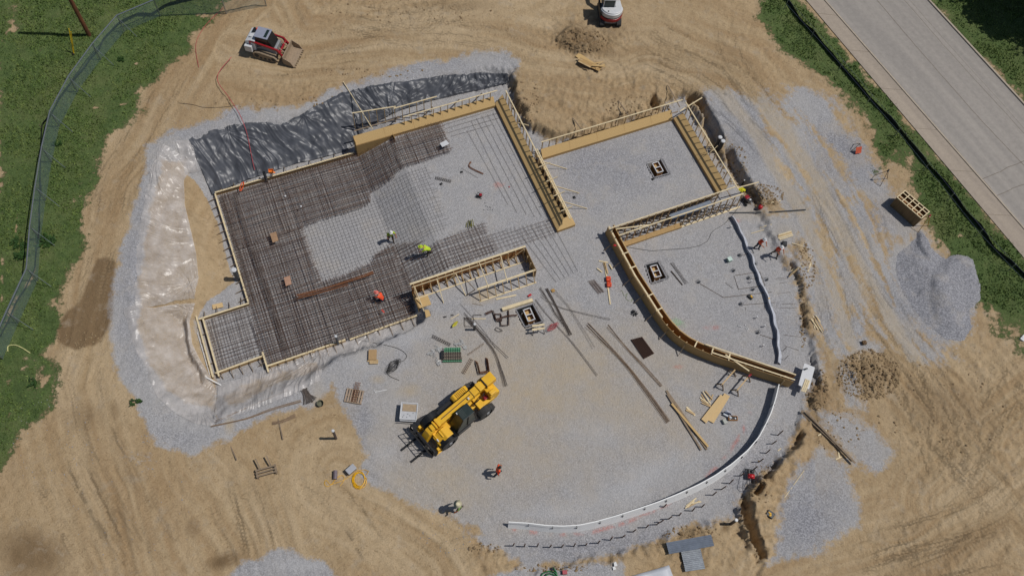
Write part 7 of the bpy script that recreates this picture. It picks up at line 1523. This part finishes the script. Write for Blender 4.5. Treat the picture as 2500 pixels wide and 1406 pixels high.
ladder((1062,434),(1102,443),6,9,'dark wire ladder in the open slab gravel');ladder((1055,820),(1100,842),7,10,'dark wire ladder above the wrapped pallet stack');ladder((1152,875),(1130,912),8,8,'brown wire ladder left of the U stirrups',BR);ladder((1142,866),(1182,838),4,10,'thin faint wire ladder above the U stirrups',BR,.008)
# pallet with bars
q=Gp(865,968);root=empty('pallet',q,R(-1),'weathered wooden pallet on gravel carrying a rusty bar ladder','pallet')
for k in range(7): mb=MB();mb.box((-.54+.18*k,0,.13),(.11,.95,.02));mb.build('deck_board',mat('pallet wood','A08C78',.85,scale=5),root)
for y in (-.45,0,.45): mb=MB();mb.box((0,y,.06),(1.2,.09,.11));mb.build('stringer',WOODG,root)
mb=MB()
for k in range(9): mb.tube([Vector(q)+Vector((-.12+.03*(k%3),-.4+.17*k,.18)),Vector(q)+Vector((.28,-.4+.17*k,.18))],.014,4)
for x in (-.1,.0,.1,.2): mb.tube([Vector(q)+Vector((x,-.42,.2)),Vector(q)+Vector((x,1.0,.2))],.014,4)
single(mb,'bar_ladder',RUSTO,'rusty bar ladder lying on the wooden pallet and past its edge','bar ladder')
# wrapped stack with green bands
q=Gp(1104,868);root=empty('spacer_stack',q,R(10),'stack of grey mesh spacers with green strips on white torn wrap','spacer stack')
for k in range(9):
    mb=MB();mb.box((.0+.02*(k%3),-.48+.12*k,.12+.05*(k%2)),(1.35-.03*k,.09,.16));[mb.box((-.55+.16*j,-.48+.12*k,.24+.05*(k%2)),(.03,.09,.05)) for j in range(8)];mb.build('spacer_row',mat('grey spacer','6E655A',.8,scale=10) if 0<k<6 else mat('green strip','4F8A68',.6,scale=8),root)
mb=MB();mb.box((-.7,0,.1),(.2,.6,.2));mb.build('strap_end',BLACKP,root)
def crumple(pts,r_,n,m,label,h=.05,name='plastic_wrap'):
    mb=MB();c=[sum(p[0] for p in pts)/len(pts),sum(p[1] for p in pts)/len(pts)]
    for _ in range(n):
        a=random.choice(pts);t=random.random()*.3;x=a[0]+(c[0]-a[0])*t+random.uniform(-1,1)*r_;y=a[1]+(c[1]-a[1])*t+random.uniform(-1,1)*r_
        g=Gp(x,y,h*random.random());s_=random.uniform(.08,.25);v=[g+Vector((random.uniform(-s_,s_),random.uniform(-s_,s_),random.uniform(0,.1))) for _ in range(4)];mb.add(v,[(0,1,2),(0,2,3)])
    single(mb,name,m,label,'plastic wrap')
WRAP=mat('torn white film','B4B4B2',.4,scale=8,alpha=.7)
crumple([(1055,855),(1050,865),(1060,872),(1066,882),(1072,892),(1065,850),(1075,848)],3,60,WRAP,'torn white wrap on the left of the spacer stack');crumple([(1110,840),(1118,836),(1125,842),(1130,832),(1138,850)],3,36,WRAP,'torn white wrap above the spacer stack')
# ---- plumbing in the pad
def pipe(pts,label,r_=.03,h=.015,m=None): 
    mb=MB();mb.tube(gpts(pts,h),r_,6);single(mb,'buried_pipe',m or mat('dull brown pipe','6F6660',.7,scale=8),label,'pipe','half buried pipes in the pad')
pipe([(1710,693),(1766,726),(1884,713)],'long bent pipe from the wire chair to the grey strip');pipe([(1796,672),(1855,664),(1868,697),(1803,706),(1792,673)],'rectangular pipe loop in the pad left of the grey strip');pipe([(1840,643),(1846,663)],'short pipe stub joining the top of the rectangular loop')
pipe([(1835,681),(1862,677)],'short straight pipe inside the rectangular loop',.02);pipe([(1815,744),(1892,738)],'straight pipe below the black and yellow case',.02);pipe([(1856,817),(1900,831)],'straight pipe slanting to the lower end of the grey strip',.025);pipe([(1813,623),(1838,616)],'short pipe between the upper chair and the grey strip',.02)
for k,(a,b) in enumerate((((1893,681),(1917,677)),((1903,683),(1924,680)),((1903,692),(1921,689)),((1898,717),(1930,713)),((1905,752),(1946,751)),((1909,742),(1945,741)),((1914,817),(1957,823)),((1914,843),(1950,855)),((1820,750),(1820,758)),((1866,746),(1866,756)))):
    pipe([a,b],'%s thin rod on the gravel around the grey strip, counted from the top'%['first','second','third','fourth','fifth','sixth','seventh','eighth','ninth','tenth'][k],.014)
def chair(px,py,label,m=DKBAR):
    g=Gp(px,py);root=empty('pipe_riser',g,random.uniform(0,3),label,'pipe riser','pipe risers with wire rings');mb=MB();mb.lathe([(.075,-.05),(.075,.16)],(0,0,0),12);mb.build('riser',BLACKP,root)
    mb=MB();[mb.tube([(.14*math.cos(a*.5236)+.06,.14*math.sin(a*.5236),.06+.12*k) for a in range(13)],.009,4) for k in range(2)];[mb.tube([(.14*math.cos(a)+.06,.14*math.sin(a),0),(.14*math.cos(a)+.06,.14*math.sin(a),.2)],.008,4) for a in (0,1.57,3.14,4.7)];mb.build('ring_cage',STEEL,root)
for k,(x,y,l) in enumerate(((1805,624,'ringed riser above the pale pail'),(1706,690,'ringed riser at the left end of the long bent pipe'),(1827,680,'ringed riser inside the rectangular pipe loop'),(1808,743,'ringed riser at the left of the lower straight pipe'),(1878,747,'ringed riser close left of the grey strip'),(1850,813,'ringed riser at the left end of the slanting pipe'),(1843,646,'ringed riser on top of the rectangular loop'),(1838,708,'ringed riser at the bottom of the rectangular loop'),(1791,662,'ringed riser at the top left corner of the loop'),(1872,684,'ringed riser on the right side of the loop'))): chair(x,y,l)
for k,(x,y,l,m_) in enumerate(((1845,777,'small white capped stub below the straight pipe',WHITEP),(1864,798,'small white topped stub left of the grey strip',WHITEP),(1832,690,'small white topped stub inside the loop',WHITEP),(1782,557,'small stub near the top of the grey strip',WHITEP),(1861,846,'white rag on the gravel near the lower strip',STRAW),(1874,733,'small yellow topped stub beside the lower riser',YEL))):
    g=Gp(x,y);mb=MB();mb.lathe([(.04,0),(.04,.3),(.05,.3),(.05,.35)],g,8);single(mb,'pipe_stub',m_,l,'pipe stub')
for k,(x,y) in enumerate(((1803,796),(1806,797),(1809,798),(1819,794),(1821,802),(1825,801),(1823,806),(1826,804))):
    g=Gp(x,y);mb=MB();mb.box(g+Vector((0,0,.03)),(.07,.05,.05),rz=k);single(mb,'pipe_fitting',WHITEP,'small white fitting in the scatter above the curved form','fitting','white fittings scattered on the gravel')
for k,(x,y) in enumerate(((1184,496),(1187,503),(1191,505),(1196,506),(1198,507),(1191,512),(1197,512),(1203,512),(1182,513))):
    g=Gp(x,y);mb=MB();mb.box(g+Vector((0,0,.03)),(.08,.05,.05),rz=k*.7);single(mb,'mortar_block',mat('mortar grey','8F8F90',.8),'tiny grey spacer block in the scatter below the dark red generator','spacer block','spacer blocks scattered on the slab')
for k,(x,y,l) in enumerate(((697,480,'white plastic cap on the mat, left one near the north edge'),(735,505,'white plastic cap on the mat, right one near the north edge'))):
    g=Vector(P(x,y,-.65));mb=MB();mb.lathe([(.07,0),(.07,.1),(.03,.12)],g,10);single(mb,'plastic_disc',WHITEP,l,'cap')
for k,(x,y,h_,l) in enumerate(((1907,840,.75,'thin upright rod right of the grey strip, upper one'),(1910,862,.8,'thin upright rod right of the grey strip, lower one'))):
    A=Gp(x+5,y-6+22,0);mb=MB();mb.tube([A,A+Vector((0,0,h_))],.02,5);single(mb,'steel_stake',RUST,l,'stake')
# ---- row of stakes outside the white strip
SK=[(1252,1332),(1280,1334),(1311,1334),(1342,1335),(1371,1335),(1401,1333),(1430,1330),(1460,1325),(1490,1318),(1518,1311),(1545,1298),(1578,1287),(1602,1280),(1612,1274),(1632,1266),(1658,1258),(1690,1247),(1713,1237),(1740,1208),(1761,1194),(1781,1180),(1808,1161),(1838,1147),(1853,1127),(1870,1106),(1885,1083),(1899,1062)]
for k,(x,y) in enumerate(SK):
    g=Gp(x,y);root_=None;mb=MB();L=random.uniform(.75,.95);tx,ty=random.uniform(-.05,.05),random.uniform(-.05,.05);mb.tube([g-Vector((0,0,.1)),g+Vector((tx,ty,L))],.042,5);single(mb,'steel_stake',RUST,'thin rusty steel stake in the curved row on the gravel outside the white strip','stake','row of steel stakes outside the white strip')
g=Gp(1620,1237);mb=MB();mb.tube([g,g+Vector((0,0,.85))],.042,5);single(mb,'steel_stake',RUST,'single rusty stake standing alone between the white strip and the stake row','stake')
# ---- small red tools, scraps
for (x,y,w_,l_,h_,m_,lab) in ((1293,722,.3,.14,.12,REDB,'small red tool left of the dark bar bundle, above the beam'),(1350,710,.25,.25,.08,mat('wood disc','A88246',.7),'small round wooden disc beside the dark bar bundle'),(1243,457,.12,.1,.06,RED,'tiny red cap on the long thin bars'),(1077,450,.22,.16,.08,BLACKP,'small dark tool below the wire ladder on the slab'),(1127,421,.2,.14,.08,BLACKP,'small dark tool below the L shaped bars'),(1402,483,.16,.22,.1,BLACKP,'small black roll at the foot of the long double form'),(1594,438,.2,.18,.1,BLACKP,'dark lump just below the pit of the square room'),(1500,606,.2,.15,.08,REDB,'small red box on the corner of the curved form'),(935,760,.12,.3,.05,mat('red tape','B8463A',.6),'red tape scrap in the south edge of the mat'),(1086,774,.25,.08,.05,BLACKP,'small dark clamp left of the pale stick'),(1104,770,.2,.08,.05,BLACKP,'small dark clamp by the pale stick'),(2108,838,.3,.3,.25,mat('round clay lump','6A5238',.9),'round clay lump on the stone patch above the clod heap'),(2497,826,.5,.3,.12,WHITEM,'white scrap at the right edge of the grass')):
    g=Gp(x,y) if lab.find('curved form')<0 else Vector(P(1501,600,1.16))
    if 'red tape' in lab: g=Vector(P(935,760,-.7))
    mb=MB();mb.box(g+Vector((0,0,h_/2)),(w_,l_,h_),rz=random.random());mb.box(g+Vector((0.02,0,h_)),(w_*.5,l_*.5,h_*.3),rz=random.random());single(mb,'small_item' if 'clay' not in lab else 'clay_lump',m_,lab,'scrap',bevel=min(h_,w_,l_)*.25)
for i,o in enumerate([o for o in bpy.data.objects if o.name.startswith('small_item')]): o.name='site_tool'
# ---- clods
def rocks(name,areas,n,smin,smax,m,label,cat,seed):
    rg=np.random.default_rng(seed);mb=MB();ico=[(0,0,1),(.89,0,.45),(.28,.85,.45),(-.72,.53,.45),(-.72,-.53,.45),(.28,-.85,.45),(.72,.53,-.45),(-.28,.85,-.45),(-.89,0,-.45),(-.28,-.85,-.45),(.72,-.53,-.45),(0,0,-1)]
    fc=[(0,1,2),(0,2,3),(0,3,4),(0,4,5),(0,5,1),(1,6,2),(2,7,3),(3,8,4),(4,9,5),(5,10,1),(2,6,7),(3,7,8),(4,8,9),(5,9,10),(1,10,6),(11,7,6),(11,8,7),(11,9,8),(11,10,9),(11,6,10)]
    tot=sum(a[4] for a in areas)
    for (cx,cy,rx,ry,wt) in areas:
        for _ in range(int(n*wt/tot)):
            a=rg.uniform(0,6.28);d=math.sqrt(rg.uniform(0,1));g=Gp(cx+rx*d*math.cos(a),cy+ry*d*math.sin(a));s=smin+(smax-smin)*rg.uniform(0,1)**2.5
            mb.add([(g.x+v[0]*s*rg.uniform(.6,1.2),g.y+v[1]*s*rg.uniform(.6,1.2),g.z+v[2]*s*rg.uniform(.5,.9)) for v in ico],fc)
    tag(mb.build(name,m),label,cat,kind='stuff')
rocks('dirt_clods',[(2120,915,78,62,5),(1860,478,55,28,1.6),(1420,100,66,30,1.6),(1995,950,28,52,1.2),(1970,650,22,60,.8),(1560,262,90,26,.9),(1290,250,30,60,.5),(1860,1180,30,60,.4),(1690,1300,70,18,.5),(1350,1388,90,10,.4),(1790,400,36,50,.8),(1960,780,8,80,.6),(1185,1338,40,14,.3),(720,250,200,16,.5),(900,180,200,12,.3),(200,830,60,20,.3),(2050,1050,60,60,.3),(2300,1000,160,120,.5),(1000,30,200,30,.4)],4200,.02,.12,mat('dry clod','94805F',.95,scale=6,col2='766048'),'dry brown clods scattered in heaps and along the cut banks','clods',71)
rocks('loose_stones',[(350,600,45,200,1),(650,300,240,16,1),(1100,1290,80,60,1),(2000,600,90,200,1),(430,1070,90,25,.6),(2230,620,60,30,.4),(130,1080,110,120,1),(330,1250,160,120,.6)],900,.015,.05,mat('grey stone','8C8C90',.9,scale=6,var=.25),'pale loose stones scattered along the edges of the stone pad','stones',72)
